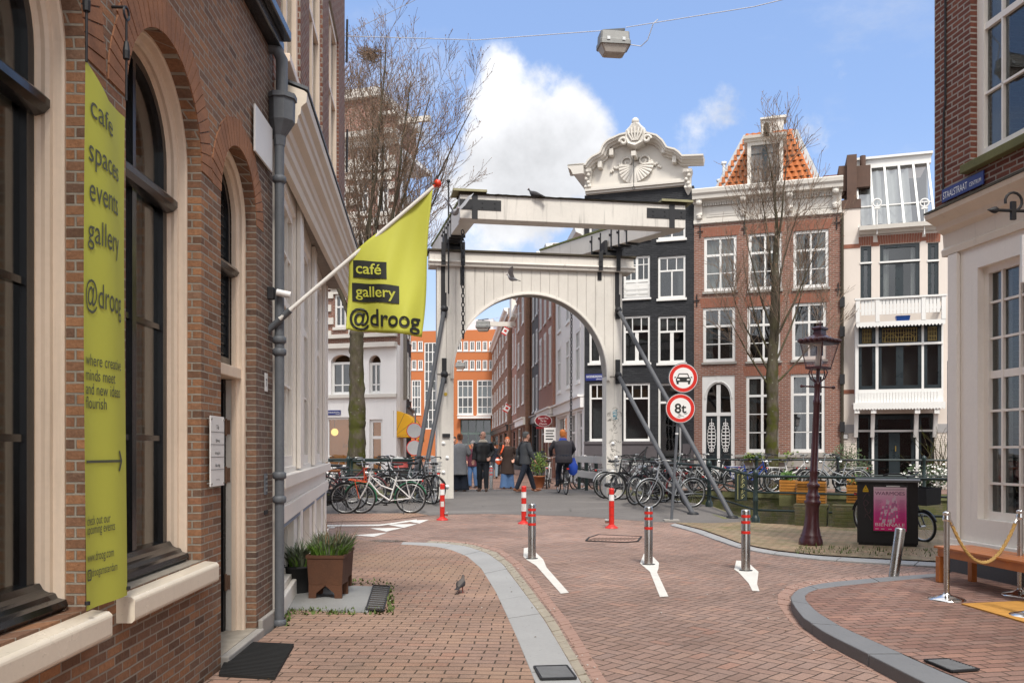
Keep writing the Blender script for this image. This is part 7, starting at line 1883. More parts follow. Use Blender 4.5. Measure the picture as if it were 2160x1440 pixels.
c, o = round_sign(1441, 797, 'car_ban_sign')
q = MB(); cf = lambda pts: q.add([(c.x + a, c.y - .022, c.z + b - .02) for a, b in pts], [tuple(range(len(pts)))])
cf([(-.15, -.065), (.15, -.065), (.155, .0), (.13, .035), (-.13, .035), (-.155, .0)]); cf([(-.125, .036), (-.10, .10), (-.085, .115), (.085, .115), (.10, .10), (.125, .036), (.105, .036), (.08, .095), (-.08, .095), (-.105, .036)]); cf([(-.14, -.11), (-.095, -.11), (-.095, -.066), (-.14, -.066)]); cf([(.095, -.11), (.14, -.11), (.14, -.066), (.095, -.066)]); cf([(-.19, .02), (-.155, .02), (-.15, .045), (-.18, .045)]); cf([(.19, .02), (.155, .02), (.15, .045), (.18, .045)])
q.build('car_symbol', 'ink', o, fix=False)
q = MB()
for s_ in (-1, 1): q.add([(c.x + s_ * a, c.y - .0235, c.z + b - .02) for a, b in ((.07, -.03), (.13, -.03), (.125, .005), (.08, .0))], [(0, 1, 2, 3)])
q.build('headlights', 'signwhite', o, fix=False)
c, o = round_sign(1435, 861, 'weight_limit_sign')
q = MB(); fit_text(q, '8t', -.115, .115, -.09, lambda x, y: (c.x + x, c.y - .022, c.z + y), .022, .27); q.build('lettering', 'ink', o, fix=False)
q = MB(); rg = random.Random(2)
for i in range(9): a = rg.uniform(-.16, .1); z = rg.uniform(-.19, -.1); q.tube([(c.x + a + .02 * k, c.y - .022, c.z + z + rg.uniform(-.012, .012)) for k in range(4)], .003, 4)
q.build('scratches', 'ink', o)
sp2 = P(876, 1000, 33.6); sp2.z = .15
bs = thing('sign_post', 'far sign post with two round signs seen from behind beside the yellow awning', 'sign post', sp2, 0)
MB().tube([(0, 0, 0), (0, 0, 2.95)], .03, 8).build('pole', 'zinc', bs)
for py in (908, 944):
    c = P(874, py, 33.55) - sp2; o = MB().lathe([(.29, 0), (.29, .02)], 28, c, axis=Matrix.Rotation(R(90), 3, 'X')).build('sign_disc', 'lead', bs); MB().torus(c, .29, .025, 'y', 28, 6).build('red_rim', 'red', o)

# ================================================================ cable cabinet with poster
FBX = Facade('cable_cabinet', 'dark cable cabinet with a pink poster and yellow warning triangle', 'cabinet', tuple(P(1808, 0, 13.35))[:2], tuple(P(1937, 0, 13.0))[:2])
Lx = FBX.L; ht = 1.0
M['cab'] = paint('dark_cabinet', (.022, .02, .021), .6, .3, 5., bump=.3)
MB().box((0, 0, .05), (Lx, .34, ht)).build('body', 'cab', FBX.o, .006); MB().box((.02, .012, -.02), (Lx - .02, .33, .049)).build('base', 'cab', FBX.o)
MB().loft([[(x, d, z) for d, z in [(-.035, ht + .002), (-.035, ht + .03), (.17, ht + .05), (.38, ht + .03), (.38, ht + .002)]] for x in (-.03, Lx + .03)], smooth=False).build('lid', paint('grey_lid', (.17, .165, .16), .6, .2, 4.), FBX.o)
pr = FBX.R(1843, 1027, 1912, 1119)
mb = MB(); mb.box((pr[0] - .02, -.012, pr[2] - .02), (pr[1] + .02, -.001, pr[3] + .035)); mb.build('poster_frame', 'black', FBX.o)
MB().box((pr[1] - .28, -.014, pr[3] + .008), (pr[1] - .09, -.0125, pr[3] + .024)).build('name_strip', 'signwhite', FBX.o)
def poster_mat():
    t = NT('poster_print'); z = t.rng(t.xyz()[2], pr[2] + .05, pr[3], 0, 1, False)
    return t.done(t.ramp(z, ((0, (.80, .012, .20)), (.35, (.76, .07, .32)), (.7, (.76, .34, .52)), (1, (.78, .58, .64)))), .35, 0, .4)
po = thing('poster', 'pink art festival poster on the dark cable cabinet', 'poster', FBX.pt(0, 0, 0), FBX.ang)
MB().box((pr[0], -.016, pr[2]), (pr[1], -.0145, pr[3])).build('sheet', poster_mat(), po)
w_, h_ = pr[1] - pr[0], pr[3] - pr[2]; pf = lambda x, y: (x, -.0175, y)
q = MB(); fit_text(q, 'WARMOES', pr[0] + .04 * w_, pr[1] - .05 * w_, pr[2] + .82 * h_, pf, .0, .075); 
for i in range(30):
    z = pr[2] + (.22 + .5 * (i / 30)) * h_; a = rnd.uniform(.03, .06)
    for x0, x1 in ((.05, rnd.uniform(.16, .28)), (rnd.uniform(.74, .82), .95)): q.add([pf(pr[0] + x0 * w_, z), pf(pr[0] + x1 * w_, z), pf(pr[0] + x1 * w_, z + .002), pf(pr[0] + x0 * w_, z + .002)], [(0, 1, 2, 3)])
for z in (.955, .93): q.add([pf(pr[0] + .05 * w_, pr[2] + z * h_), pf(pr[1] - .05 * w_, pr[2] + z * h_), pf(pr[1] - .05 * w_, pr[2] + z * h_ + .003), pf(pr[0] + .05 * w_, pr[2] + z * h_ + .003)], [(0, 1, 2, 3)])
q.build('dark_print', paint('plum_ink', (.13, .01, .06), .5, .05, 4., bump=0), po)
q = MB(); fit_text(q, 'BIENNALE', pr[0] + .05 * w_, pr[1] - .05 * w_, pr[2] + .105 * h_, pf, .0, .07)
for x in (.05, .23, .45, .68): q.add([pf(pr[0] + x * w_, pr[2] + .035 * h_), pf(pr[0] + (x + .1) * w_, pr[2] + .035 * h_), pf(pr[0] + (x + .1) * w_, pr[2] + .05 * h_), pf(pr[0] + x * w_, pr[2] + .05 * h_)], [(0, 1, 2, 3)])
q.build('white_print', 'whiteink', po)
q = MB(); rg = random.Random(8); P2 = lambda x, y: (pr[0] + x * w_, -.0168 - rg.random() * .0004, pr[2] + y * h_)
for x0, y0, x1, y1, ww in ((.20, .25, .30, .58, .06), (.30, .18, .45, .72, .10), (.36, .35, .42, .74, .05), (.52, .17, .62, .78, .08), (.62, .2, .66, .85, .06), (.72, .3, .68, .72, .05), (.45, .2, .52, .6, .05)):
    for k in range(5): s0, s1 = k / 5, (k + .8) / 5; q.mat(k % 2).add([P2(x0 + (x1 - x0) * s0 - ww / 2, y0 + (y1 - y0) * s0), P2(x0 + (x1 - x0) * s0 + ww / 2, y0 + (y1 - y0) * s0), P2(x0 + (x1 - x0) * s1 + ww / 2, y0 + (y1 - y0) * s1), P2(x0 + (x1 - x0) * s1 - ww / 2, y0 + (y1 - y0) * s1)], [(0, 1, 2, 3)])
q.build('tube_print', [paint('pale_pink_ink', (.72, .52, .60), .5, .1, 4., bump=0), paint('rose_ink', (.50, .16, .32), .5, .1, 4., bump=0)], po)
tr_ = FBX.R(1820, 1022, 1832, 1036); q = MB(); m_ = (tr_[0] + tr_[1]) / 2; q.prism([(tr_[0], tr_[2] + .025), (tr_[1], tr_[2] + .025), (m_, tr_[3])], -.004, -.001); q.box((tr_[0], -.004, tr_[2] - .005), (tr_[1], -.001, tr_[2] + .02)); wl = q.build('warning_label', paint('warning_yellow', (.70, .42, .01), .5, .1, 5.), FBX.o)
q = MB(); q.add([(m_ + .006, -.005, tr_[3] - .03), (m_ - .012, -.005, tr_[2] + .052), (m_ - .001, -.005, tr_[2] + .055), (m_ - .006, -.005, tr_[2] + .035), (m_ + .012, -.005, tr_[2] + .06), (m_ + .002, -.005, tr_[2] + .06)], [(0, 1, 2), (3, 4, 5), (1, 4, 5, 2)]); q.build('bolt_symbol', 'ink', wl, fix=False)
q = MB(); rg = random.Random(6)
for i in range(4): z = .78 - i * .11; q.tube([(.13 + .045 * math.cos(t + i) + .01 * i, -.002, z + .05 * math.sin(t * 1.5)) for t in [k * .55 for k in range(9)]], .005, 4)
q.build('graffiti', paint('faded_pink_spray', (.09, .05, .055), .7, .2, 5.), FBX.o)

# ================================================================ hanging lamps and wires
M['lampcase'] = paint('weathered_grey_casing', (.25, .25, .24), .55, .3, 6., .4, metal=.3)
def hanging_lamp(label, c, s=1., rz=.12, tilt=.0):
    t = thing('hanging_lamp', label, 'street lamp', c, rz, 'street lamps hung on wires'); t.scale = (s, s, s)
    rr_ = lambda hx, hy, z: [(hx * x, hy * y, z) for x, y in ((-1, -.8), (-.9, -1), (.9, -1), (1, -.8), (1, .8), (.9, 1), (-.9, 1), (-1, .8))]
    MB().loft([rr_(.20, .12, .155), rr_(.235, .15, .14), rr_(.24, .155, .02), rr_(.255, .17, .0), rr_(.255, .17, -.07), rr_(.24, .155, -.075)], smooth=False).build('housing', 'lampcase', t)
    MB().loft([rr_(.235, .15, -.072), rr_(.17, .11, -.185), rr_(.15, .1, -.195)], smooth=False).build('diffuser', paint('dirty_diffuser', (.42, .38, .34), .3, .35, 5., .3), t)
    k = MB(); k.lathe([(.07, .155), (.06, .175), (.03, .18), (.03, .205)], 10); k.bar((-.18, 0, .195), (.19, 0, .24), .035, .03); k.build('hanger', 'zinc', t)
    for x in (-.12, .13): MB().box((x - .025, -.182, -.02), (x + .025, -.158, .03)).build('latch', 'alu', t)
    return t
lc = P(1294, 92, 12.8)
hanging_lamp('grey street lamp hung on a wire in the sky above the street', lc, .92)
hanging_lamp('small far lamp hung on a wire under the top of the arch', P(1019, 687, 56), 1.9, 0)
hanging_lamp('second far hanging lamp lower down before the orange building', P(971, 771, 70), 1.6, 0)
def wire(label, pts, r=.006, mat=None):
    o = MB().tube(pts, r, 5).build('overhead_wire', mat or M['wire']); return tag(o, label, 'wire', 'overhead wires')
M['wire'] = paint('pale_wire', (.55, .55, .56), .5, .1, 2., bump=0)
A, B, C_ = P(733, 77, 13.7), P(1962, -77, 10.25), lc + Vector((0, 0, .23))
wire('pale wire from the brick house on the left to the lamp over the street', [A, A.lerp(C_, .5) + Vector((0, 0, -.12)), C_ + Vector((-.18, 0, -.04))])
wire('pale wire from the lamp over the street up to the right', [C_ + Vector((.19, 0, .01)), C_.lerp(B, .5) + Vector((0, 0, -.1)), B])
wire('thin wire rising from the left house into the top of the sky', [A + Vector((0, 0, .05)), P(1960, -530, 10.2)], .004)
wire('slack cable drooping from the wire to the hanging lamp', [lc + Vector((.25, 0, -.02)), P(1352, 98, 12.7), P(1366, 85, 12.6), P(1378, 50, 12.5), P(1388, 41, 12.5)], .007)
wire('thin wire holding the far lamp under the arch', [P(930, 700, 56), P(1019, 676, 56), P(1100, 660, 52)], .012)

# ================================================================ bicycles
def bicycle(label, p, yaw, paint_='bikeblack', fender=None, rack=None, saddle='bikeblack', front_rack=None, crate=None, lean=.05, basket=False, fw=.345, group='parked bicycles', chaincase=True, steer=.0, spokes=26, lamp=True):
    """a Dutch bicycle: x forward, wheels at x = -.55 and .55; yaw turns it about its middle"""
    fender = fender or paint_; rack = rack or paint_
    t = thing('bicycle', label, 'bicycle', p, yaw, group); t.rotation_euler = (lean, 0, yaw)
    Rw = .345; H = Vector((-.55, 0, Rw)); Fh = Vector((.56, 0, fw)); BB = Vector((-.09, 0, .29)); ST = Vector((-.24, 0, .80)); HT = Vector((.33, 0, .92)); HB = Vector((.37, 0, .72))
    def wheel(c, r):
        w_ = MB().torus(c, r - .018, .019, 'y', 36, 8).build('wheel', 'rubber', t)
        k = MB().torus(c, r - .045, .011, 'y', 36, 6)
        for i in range(spokes):
            a = 2 * math.pi * i / spokes; b = a + (.5 if i % 2 else -.5); s_ = .022 if i % 4 < 2 else -.022
            k.tube([c + Vector((.03 * math.cos(b), s_, .03 * math.sin(b))), c + Vector(((r - .05) * math.cos(a), 0, (r - .05) * math.sin(a)))], .0018, 3, cap=False)
        k.tube([c + Vector((0, -.05, 0)), c + Vector((0, .05, 0))], .022, 10); k.build('rim', 'alu', w_)
    wheel(H, Rw); wheel(Fh, fw)
    k = MB()
    k.tube([HB, Vector((.15, 0, .45)), BB], .02, 8); k.tube([HT + Vector((.015, 0, -.07)), Vector((.1, 0, .62)), Vector((-.155, 0, .53))], .016, 8)
    k.tube([BB, ST], .017, 8); k.tube([HT, HB], .021, 8)
    for y in (-.055, .055): k.tube([BB + Vector((0, y * .4, 0)), H + Vector((0, y, 0))], .011, 6); k.tube([Vector((-.2, y * .2, .66)), H + Vector((0, y, 0))], .010, 6); k.tube([HB + Vector((.01, y, -.02)), HB + Vector((.05, y, -.12)), Fh + Vector((0, y, 0))], .012, 6)
    k.tube([HB + Vector((0, -.06, -.01)), HB + Vector((0, .06, -.01))], .018, 6); k.build('frame', paint_, t)
    k = MB(); k.tube([HT, HT + Vector((-.03, 0, .14))], .013, 8); c = HT + Vector((-.03, 0, .14))
    k.tube([c + Vector(q) for q in ((-.22, -.27, .03), (-.1, -.29, .06), (.04, -.2, .06), (.05, -.06, .0), (.05, .06, .0), (.04, .2, .06), (-.1, .29, .06), (-.22, .27, .03))], .011, 8); hb_ = k.build('handlebar', 'alu' if paint_ != 'bikeblack' else 'bikeblack', t)
    for s_ in (-1, 1): MB().tube([c + Vector((-.24, s_ * .268, .025)), c + Vector((-.13, s_ * .288, .055))], .016, 8).build('grip', 'rubber', hb_)
    k = MB(); k.tube([ST, ST + Vector((-.045, 0, .12))], .012, 8); s0 = ST + Vector((-.06, 0, .14)); sad = k.build('seat_post', 'alu', t)
    k = MB(); k.loft([[s0 + Vector((x, w_ * math.cos(a), z + h_ * math.sin(a))) for a in [2 * math.pi * j / 10 for j in range(10)]] for x, w_, z, h_ in ((-.13, .06, .02, .02), (-.11, .105, .015, .035), (-.03, .095, .01, .035), (.05, .045, .012, .028), (.14, .025, .012, .022), (.16, .01, .01, .01))]); k.build('saddle', saddle, sad)
    for c, r, a0, a1 in ((H, Rw + .022, -.35, 2.9), (Fh, fw + .022, .2, 2.75)):
        k = MB(); k.loft([[c + Vector((r * math.cos(a) * f, y, r * math.sin(a) * f)) for y, f in ((-.028, .955), (-.022, .99), (0, 1), (.022, .99), (.028, .955))] for a in [a0 + (a1 - a0) * i / 16 for i in range(17)]] if c is H else [[c + Vector((r * math.cos(a) * f, y, r * math.sin(a) * f)) for y, f in ((-.028, .955), (-.022, .99), (0, 1), (.022, .99), (.028, .955))] for a in [a0 + .15 + (a1 - a0 + .5) * i / 16 for i in range(17)]], cap=False, closed=False)
        o = k.build('mudguard', fender, t, fix=False); o.modifiers.new('thickness', 'SOLIDIFY').thickness = .002
    k = MB()
    for y in (-.06, .06): k.tube([(-.22, y, .73), (-.55, y, .745), (-.80, y, .75)], .007, 5); k.tube([(-.74, y, .75), H + Vector((-.0, y, .01))], .006, 5); k.tube([(-.45, y, .745), H + Vector((.01, y, .01))], .006, 5)
    for x in (-.3, -.45, -.6, -.79): k.tube([(x, -.06, .745), (x, .06, .745)], .006, 5)
    k.build('rack', rack, t)
    if chaincase:
        k = MB(); k.loft([[(x, y, z + h_ * s_) for y, s_ in ((-.05, -1), (-.05, 1), (-.075, 1), (-.075, -1))] for x, z, h_ in ((-.6, .345, .03), (-.55, .345, .055), (-.1, .295, .085), (.0, .29, .07), (.03, .29, .02))], smooth=False); k.build('chain_guard', paint_ if paint_ == 'bikeblack' else 'bikeblack', t)
    k = MB(); k.tube([BB + Vector((0, -.09, 0)), BB + Vector((0, .09, 0))], .012, 8); k.tube([BB + Vector((0, -.09, 0)), BB + Vector((.12, -.1, -.11))], .011, 6); k.tube([BB + Vector((0, .09, 0)), BB + Vector((-.12, .1, .11))], .011, 6)
    k.obox(BB + Vector((.12, -.145, -.11)), (.09, .08, .022)); k.obox(BB + Vector((-.12, .145, .11)), (.09, .08, .022)); k.build('crank', 'bikeblack', t)
    k = MB(); k.tube([(-.35, .06, .30), (-.42, .16, .01)], .010, 6); k.build('kickstand', 'bikeblack', t)
    if lamp: k = MB(); k.lathe([(.03, 0), (.045, .05), (.045, .07)], 12, HT + Vector((.06, 0, -.02)), axis=Matrix.Rotation(R(90), 3, 'Y')); k.build('headlamp', 'alu', t); MB().box((-.83, -.03, .71), (-.80, .03, .745)).build('rear_light', 'red', t)
    if front_rack:
        k = MB()
        for y in (-.13, .13): k.tube([(.40, y, .70), (.80, y, .76)], .011, 6); k.tube([(.45, y, .70), (.45, y, 1.0), (.40, y, 1.02)], .010, 6); k.tube([(.66, y, .735), Fh + Vector((.02, y * .5, .0))], .010, 6)
        for x, z in ((.45, .71), (.55, .725), (.66, .74), (.79, .76)): k.tube([(x, -.13, z), (x, .13, z)], .010, 6)
        for z in (.82, .92, 1.0): k.tube([(.45, -.13, z), (.45, .13, z)], .009, 6)
        k.build('front_rack', front_rack, t)
    if basket:
        k = MB()
        for z, sx, sy in ((.76, .13, .15), (.84, .14, .16), (.92, .155, .175), (1.0, .165, .19)): k.tube([(.60 + sx * math.cos(a) * (1.25 if abs(math.cos(a)) > .7 else 1), sy * math.sin(a) * 1.2, z) for a in [2 * math.pi * i / 16 for i in range(16)]], .005, 4, closed=True)
        for i in range(16): a = 2 * math.pi * i / 16; k.tube([(.60 + .13 * math.cos(a), .18 * math.sin(a), .76), (.60 + .17 * math.cos(a), .23 * math.sin(a), 1.0)], .003, 4)
        k.build('basket', 'alu', t)
    if crate:
        x, z = crate; k = MB(); k.loft([[(x - .2 * f, -.17 * f, z + q), (x + .2 * f, -.17 * f, z + q), (x + .2 * f, .17 * f, z + q), (x - .2 * f, .17 * f, z + q)] for f, q in ((.92, .0), (1, .27), (.94, .27), (.87, .02))], smooth=False); o = k.build('crate', paint('black_plastic_crate', (.012, .012, .013), .5, .2, 6.), t)
        k = MB(); k.box((x - .09, -.175, z + .12), (x - .04, -.168, z + .19)); k.build('orange_mark', 'red', o)
    return t
def bike_at(px, py, yaw, label, **k):
    p = GG(px, py); return bicycle(label, p, yaw, **k)
M['brownleather'] = paint('brown_leather', (.25, .085, .025), .5, .2, 8.)
M['whiteenamel'] = paint('white_bike_enamel', (.66, .64, .62), .35, .12, 6., speck=.3)
M['greenfender'] = paint('green_mudguard', (.02, .16, .075), .4, .15, 6.)
M['orangerack'] = paint('orange_red_rack', (.62, .085, .02), .45, .15, 6.)
M['bikeblue'] = paint('blue_enamel_frame', (.02, .05, .25), .4, .15, 6.)
M['bikegrey'] = paint('silver_enamel', (.35, .36, .37), .35, .2, 6., metal=.4)
M['bikered'] = paint('dark_red_enamel', (.12, .015, .018), .4, .15, 6.)
bike_at(814, 1072, math.pi, 'white bicycle with green mudguards and an orange front rack left of the bridge', paint_='whiteenamel', fender='greenfender', rack='whiteenamel', front_rack='orangerack', lean=-.03, chaincase=False)
bike_at(676, 1073, math.pi + .05, 'black bicycle with a brown leather saddle, cut off by the white shopfront', saddle='brownleather', lean=.05)
bike_at(862, 1062, -.10, 'black bicycle with a wire basket standing against the left bridge post', basket=True, lean=-.06)
bike_at(735, 1064, .08, 'dark red bicycle hidden behind the white one at the railing', paint_='bikered', rack='bikeblack', lean=-.08)
bike_at(790, 1061, .2, 'plain black bicycle behind the white one, leaning on the railing', lean=.07)
bike_at(700, 1067, math.pi - .2, 'black bicycle with a silver rack wedged behind the brown saddle bicycle', rack='bikegrey', lean=-.06)
bike_at(845, 1058, 2.7, 'silver bicycle standing behind the white bicycle near the left strut', paint_='bikegrey', lean=.08)
bike_at(905, 1060, 1.9, 'black bicycle turned end on against the left bridge post', lean=.04)
bike_at(1318, 1050, .35, 'silver bicycle behind the one before the right bridge post', paint_='bikegrey', lean=-.05)
bike_at(1356, 1055, 2.6, 'black bicycle with a basket behind the right hand cluster', basket=True, lean=.05)
bike_at(1415, 1066, math.pi + .3, 'silver bicycle at the end of the cluster beside the leaning strut', paint_='bikegrey', rack='bikeblack', lean=-.05)
bike_at(1338, 1054, math.pi + .18, 'black bicycle with its front wheel before the right bridge post', lean=.06)
bike_at(1370, 1062, math.pi + .75, 'black bicycle on its stand in the middle of the right hand cluster', lean=-.06)
bike_at(1392, 1062, math.pi + .45, 'dark red bicycle with a rear rack nearest the traffic sign post', paint_='bikeblack', rack='bikered', fender='bikered', lean=.05)
bicycle('black carrier bicycle with a crate on its front behind the dark cabinet', Vector((6.42, 14.3, .0)), -1.16, crate=(.60, .62), fw=.26, lean=.05)
# bicycles on the far quay: a few kinds, then copies
def fq(px, Y): v = P(px, 1000, Y); return Vector((v.x, v.y, zg(v.y)))
G2 = 'bicycles along the far quay'
kinds = [bicycle('silver bicycle on the far quay behind the leaning strut', fq(1455, 25.9), 2.8, 'bikegrey', group=G2, spokes=14),
         bicycle('blue bicycle on the far quay left of the slatted planters', fq(1585, 25.2), .1, 'bikeblue', group=G2, spokes=14, fender='alu'),
         bicycle('black bicycle on the far quay before the black house stoop', fq(1425, 26.6), .3, group=G2, spokes=14),
         bicycle('white bicycle on the far quay under the dark double door', fq(1508, 26.), 2.9, 'whiteenamel', group=G2, spokes=14, fender='bikeblack')]
for k, px, Y, yaw, lab in ((2, 1548, 25.7, 3.0, 'black bicycle on the far quay right of the white one'), (0, 1600, 25.9, .5, 'silver bicycle on the far quay near the foot of the slim tree'), (2, 1640, 25.0, 2.6, 'black bicycle on the far quay right of the slim tree'), (3, 1672, 24.6, .2, 'white bicycle on the far quay behind the slatted planters'),
                       (0, 1765, 24.2, 2.9, 'silver bicycle on the far quay below the white house'), (2, 1740, 24.6, .0, 'black bicycle on the far quay beside the silver one below the white house'), (2, 1480, 26.4, .9, 'black bicycle turned askew on the far quay near the dark double door')):
    dup(kinds[k], fq(px, Y), (.04, 0, yaw), lab, G2)
G3 = 'bicycles on the far left quay'
for k, px, Y, yaw, lab in ((2, 745, 30.4, .1, 'black bicycle across the canal before the lit shop window'), (3, 700, 31.2, 2.9, 'white bicycle across the canal at the left edge of the lit shop'), (2, 820, 29.8, 3.0, 'black bicycle across the canal beside the litter bin'), (0, 880, 29.6, .2, 'silver bicycle across the canal left of the bridge post'), (2, 905, 30.4, 2.7, 'black bicycle across the canal just left of the bridge post')):
    dup(kinds[k], fq(px, Y), (.04, 0, yaw), lab, G3)
G4 = 'bicycles beyond the bridge on the right'
for k, px, Y, yaw, lab in ((2, 1143, 31.5, 1.35, 'black bicycle parked along the far street beyond the walking man'), (3, 1156, 29.8, 1.45, 'white bicycle parked along the far street left of the cyclist'), (2, 1128, 33.5, 1.5, 'black bicycle parked farthest along the far street'), (0, 1232, 28.6, .9, 'silver bicycle behind the white bridge railing'), (2, 1255, 28.3, .5, 'black bicycle behind the white bridge railing')):
    dup(kinds[k], fq(px, Y), (.04, 0, yaw), lab, G4)

# ================================================================ small things on the far quays
bn_ = P(842, 1000, 29.4); bn_.z = .15
tb_ = thing('litter_bin', 'dark grey litter bin with a domed lid across the canal', 'litter bin', bn_, 0)
MB().lathe([(.30, 0), (.33, .1), (.33, .72), (.35, .74)], 20).build('body', paint('grey_bin', (.06, .062, .065), .5, .2, 4.), tb_); MB().lathe([(.35, .95), (.36, 1.0), (.3, 1.06), (.1, 1.09), (.01, 1.09)], 20).build('lid', paint('pale_bin_lid', (.36, .36, .35), .5, .2, 4.), tb_); MB().lathe([(.31, .73), (.31, .96)], 20).build('collar', paint('sticker_red', (.45, .09, .08), .6, .4, 12., speck=.6), tb_)
for px, py, n, lab in ((1590, 962, 300, 'pale variegated plant trailing from the middle window box of the red house'), (1672, 960, 420, 'pale variegated plant trailing from the right window box of the red house')):
    c = P(px, py, 29.9); t = thing('trailing_plant', lab, 'plant', c, 0); bush(t, 'leaves', (0, -.1, .0), (.42, .12, .13), n, ['leaf_var', 'leaf'], .09, int(px), .5)
    if px > 1600: bush(t, 'trail', (-.05, -.12, -.32), (.08, .06, .36), 130, ['leaf_var'], .08, 5, 1.)
    xb = MB(); xb.box((-.5, -.14, -.2), (1.0, .1, -.02)); o = xb.build('window_box', 'mossstone', loc=c + Vector((.1, 0.02, 0))); o.rotation_euler = (0, 0, FR.ang); tag(o, 'mossy window box holding the trailing plant under the ' + ('middle' if px < 1600 else 'right') + ' window of the red house', 'window box', 'window boxes of the red house')
c = P(1782, 990, 27.4); t = thing('olive_bush', 'grey green olive bush left of the white house shop front', 'bush', (c.x, c.y, .15), 0); bush(t, 'leaves', (0, 0, .95), (.55, .45, .62), 900, ['grey_leaf'] if 'grey_leaf' in M else ['grass2', 'leaf_dark'], .07, 21, stalks=14); MB().lathe([(.2, 0), (.26, .34), (.24, .34)], 14).build('pot', 'stone', t)
c = P(1965, 1015, 26.8); t = thing('shrub', 'low dark shrub with pale flowers right of the shop door', 'bush', (c.x, c.y, .15), 0); bush(t, 'leaves', (0, 0, .5), (.9, .4, .42), 900, ['leaf_dark', 'leaf_dark', 'curtain'], .08, 31)
c = P(1820, 1000, 26.9); t = thing('shrub', 'small olive shrub before the left shop window of the white house', 'bush', (c.x, c.y, .15), 0); bush(t, 'leaves', (0, 0, .7), (.3, .3, .45), 350, ['grass2', 'leaf_dark'], .07, 41, stalks=8)
c = P(1985, 1010, 28.0); t = thing('bare_climber', 'bare twisted climber on the white brick right of the shop door', 'plant', (c.x, c.y, .15), 0)
k = MB(); rg = random.Random(3)
for i in range(26):
    p = Vector((0, 0, rg.uniform(0, .6))); pts = [p]; d = Vector((rg.uniform(-.6, .3), 0, 1))
    for j in range(9): d = (d + Vector((rg.uniform(-.6, .6), rg.uniform(-.1, .1), rg.uniform(-.2, .4)))).normalized(); p = p + d * .2; pts.append(p)
    k.tube(pts, [.018 * (1 - .09 * j) for j in range(10)], 4, cap=False)
k.build('stems', 'bark', t, fix=False)
c = P(1138, 985, 30.2); t = thing('potted_bush', 'bright green bush in a terracotta pot in the far street', 'bush', (c.x, c.y, .15), 0); bush(t, 'leaves', (0, 0, .85), (.33, .33, .42), 500, ['leaf', 'leaf_var'], .07, 51); MB().lathe([(.14, 0), (.2, .38), (.22, .38), (.22, .43), (.18, .43)], 14).build('pot', paint('terracotta', (.33, .12, .05), .8, .2, 5.), t)
# shop signs and small banners of the far street
so_ = P(1146, 887, 40.5)
os_ = thing('shop_sign', 'dark red oval shop sign hanging over the far street', 'sign', so_, 0); os_.scale = (.62,) * 3
el = lambda r, y, m_: [(r * .62 * math.cos(t), y, r * .42 * math.sin(t)) for t in [2 * math.pi * i / 28 for i in range(28)]]
k = MB(); k.loft([el(1.08, -.03, 0), el(1.08, .03, 0)], smooth=False); k.build('rim', 'signwhite', os_); k = MB(); k.loft([el(1, -.036, 0), el(1, -.031, 0)], smooth=False); k.box((-.55, -.034, -.62), (.55, -.004, -.46)); k.build('board', paint('dark_red_board', (.25, .012, .02), .5, .15, 3.), os_)
q = MB(); f_ = lambda x, y: (x, -.04, y); fit_text(q, 'Best Pie', -.38, .38, .13, f_, .0, .2); fit_text(q, 'To be', -.22, .22, -.08, f_, .01, .2); fit_text(q, 'Classic', -.3, .3, -.3, f_, .0, .2); q.build('lettering', 'whiteink', os_); MB().tube([(.3, 0, .47), (1.3, .4, .52)], .025, 6).build('bracket', 'iron', os_)
for px, py, Y, lab in ((1066, 698, 62, 'red and white banner high on the far street houses'), (1069, 861, 62, 'red and white banner low on the far street houses')):
    c = P(px, py, Y); t = thing('street_banner', lab, 'banner', c, 0); t.rotation_euler = (0, .5, 0); t.scale = (.48,) * 3; MB().box((-.42, 0, -.6), (.42, .02, .6)).build('cloth', 'signwhite', t); k = MB(); k.box((-.44, -.01, .42), (.44, -.001, .6)); k.box((-.44, -.011, -.6), (.44, -.002, -.42)); k.box((-.2, -.012, -.15), (.2, -.003, .2)); k.build('stripes', 'red', t); MB().tube([(0, .01, .6), (.5, .01, 1.0), (1.4, .01, .9)], .03, 6).build('pole', 'alu', t)
c = P(1160, 917, 36.5); t = thing('notice_sign', 'small white notice sign on the white house wall in the far street', 'sign', c, 0); MB().box((-.25, 0, -.32), (.25, .03, .32)).build('board', 'signwhite', t); q = MB()
for i in range(4): q.box((-.18, -.004, .16 - i * .12), (.18 - .05 * (i % 2), -.001, .21 - i * .12))
q.build('lettering', 'ink', t)
for px, py, Y, w_, lab in ((1045, 985, 58, 4.2, 'dark canvas shop awning far down the street above the walkers'), (1125, 962, 46, 2.6, 'dark shop awning in the far street above the walking man')):
    c = P(px, py, Y); t = thing('dark_awning', lab, 'awning', c, 0); k = MB(); k.loft([[(-w_ / 2, -.6, -.35), (w_ / 2, -.6, -.1)], [(-w_ / 2, .6, .05), (w_ / 2, .6, .4)]], cap=False, closed=False, smooth=False); o = k.build('canvas', 'cab', t, fix=False); o.modifiers.new('thickness', 'SOLIDIFY').thickness = .05; MB().tube([(-w_ / 2 + .1, -.5, -.3), (-w_ / 2 + .1, -.5, CH * 0 - c.z + .2)], .03, 6).build('pole', 'alu', t)
bollard(Vector((P(1036, 1000, 27.5).x, 27.5, zg(27.5))), 'far steel bollard with red bands behind the man in the black jacket')
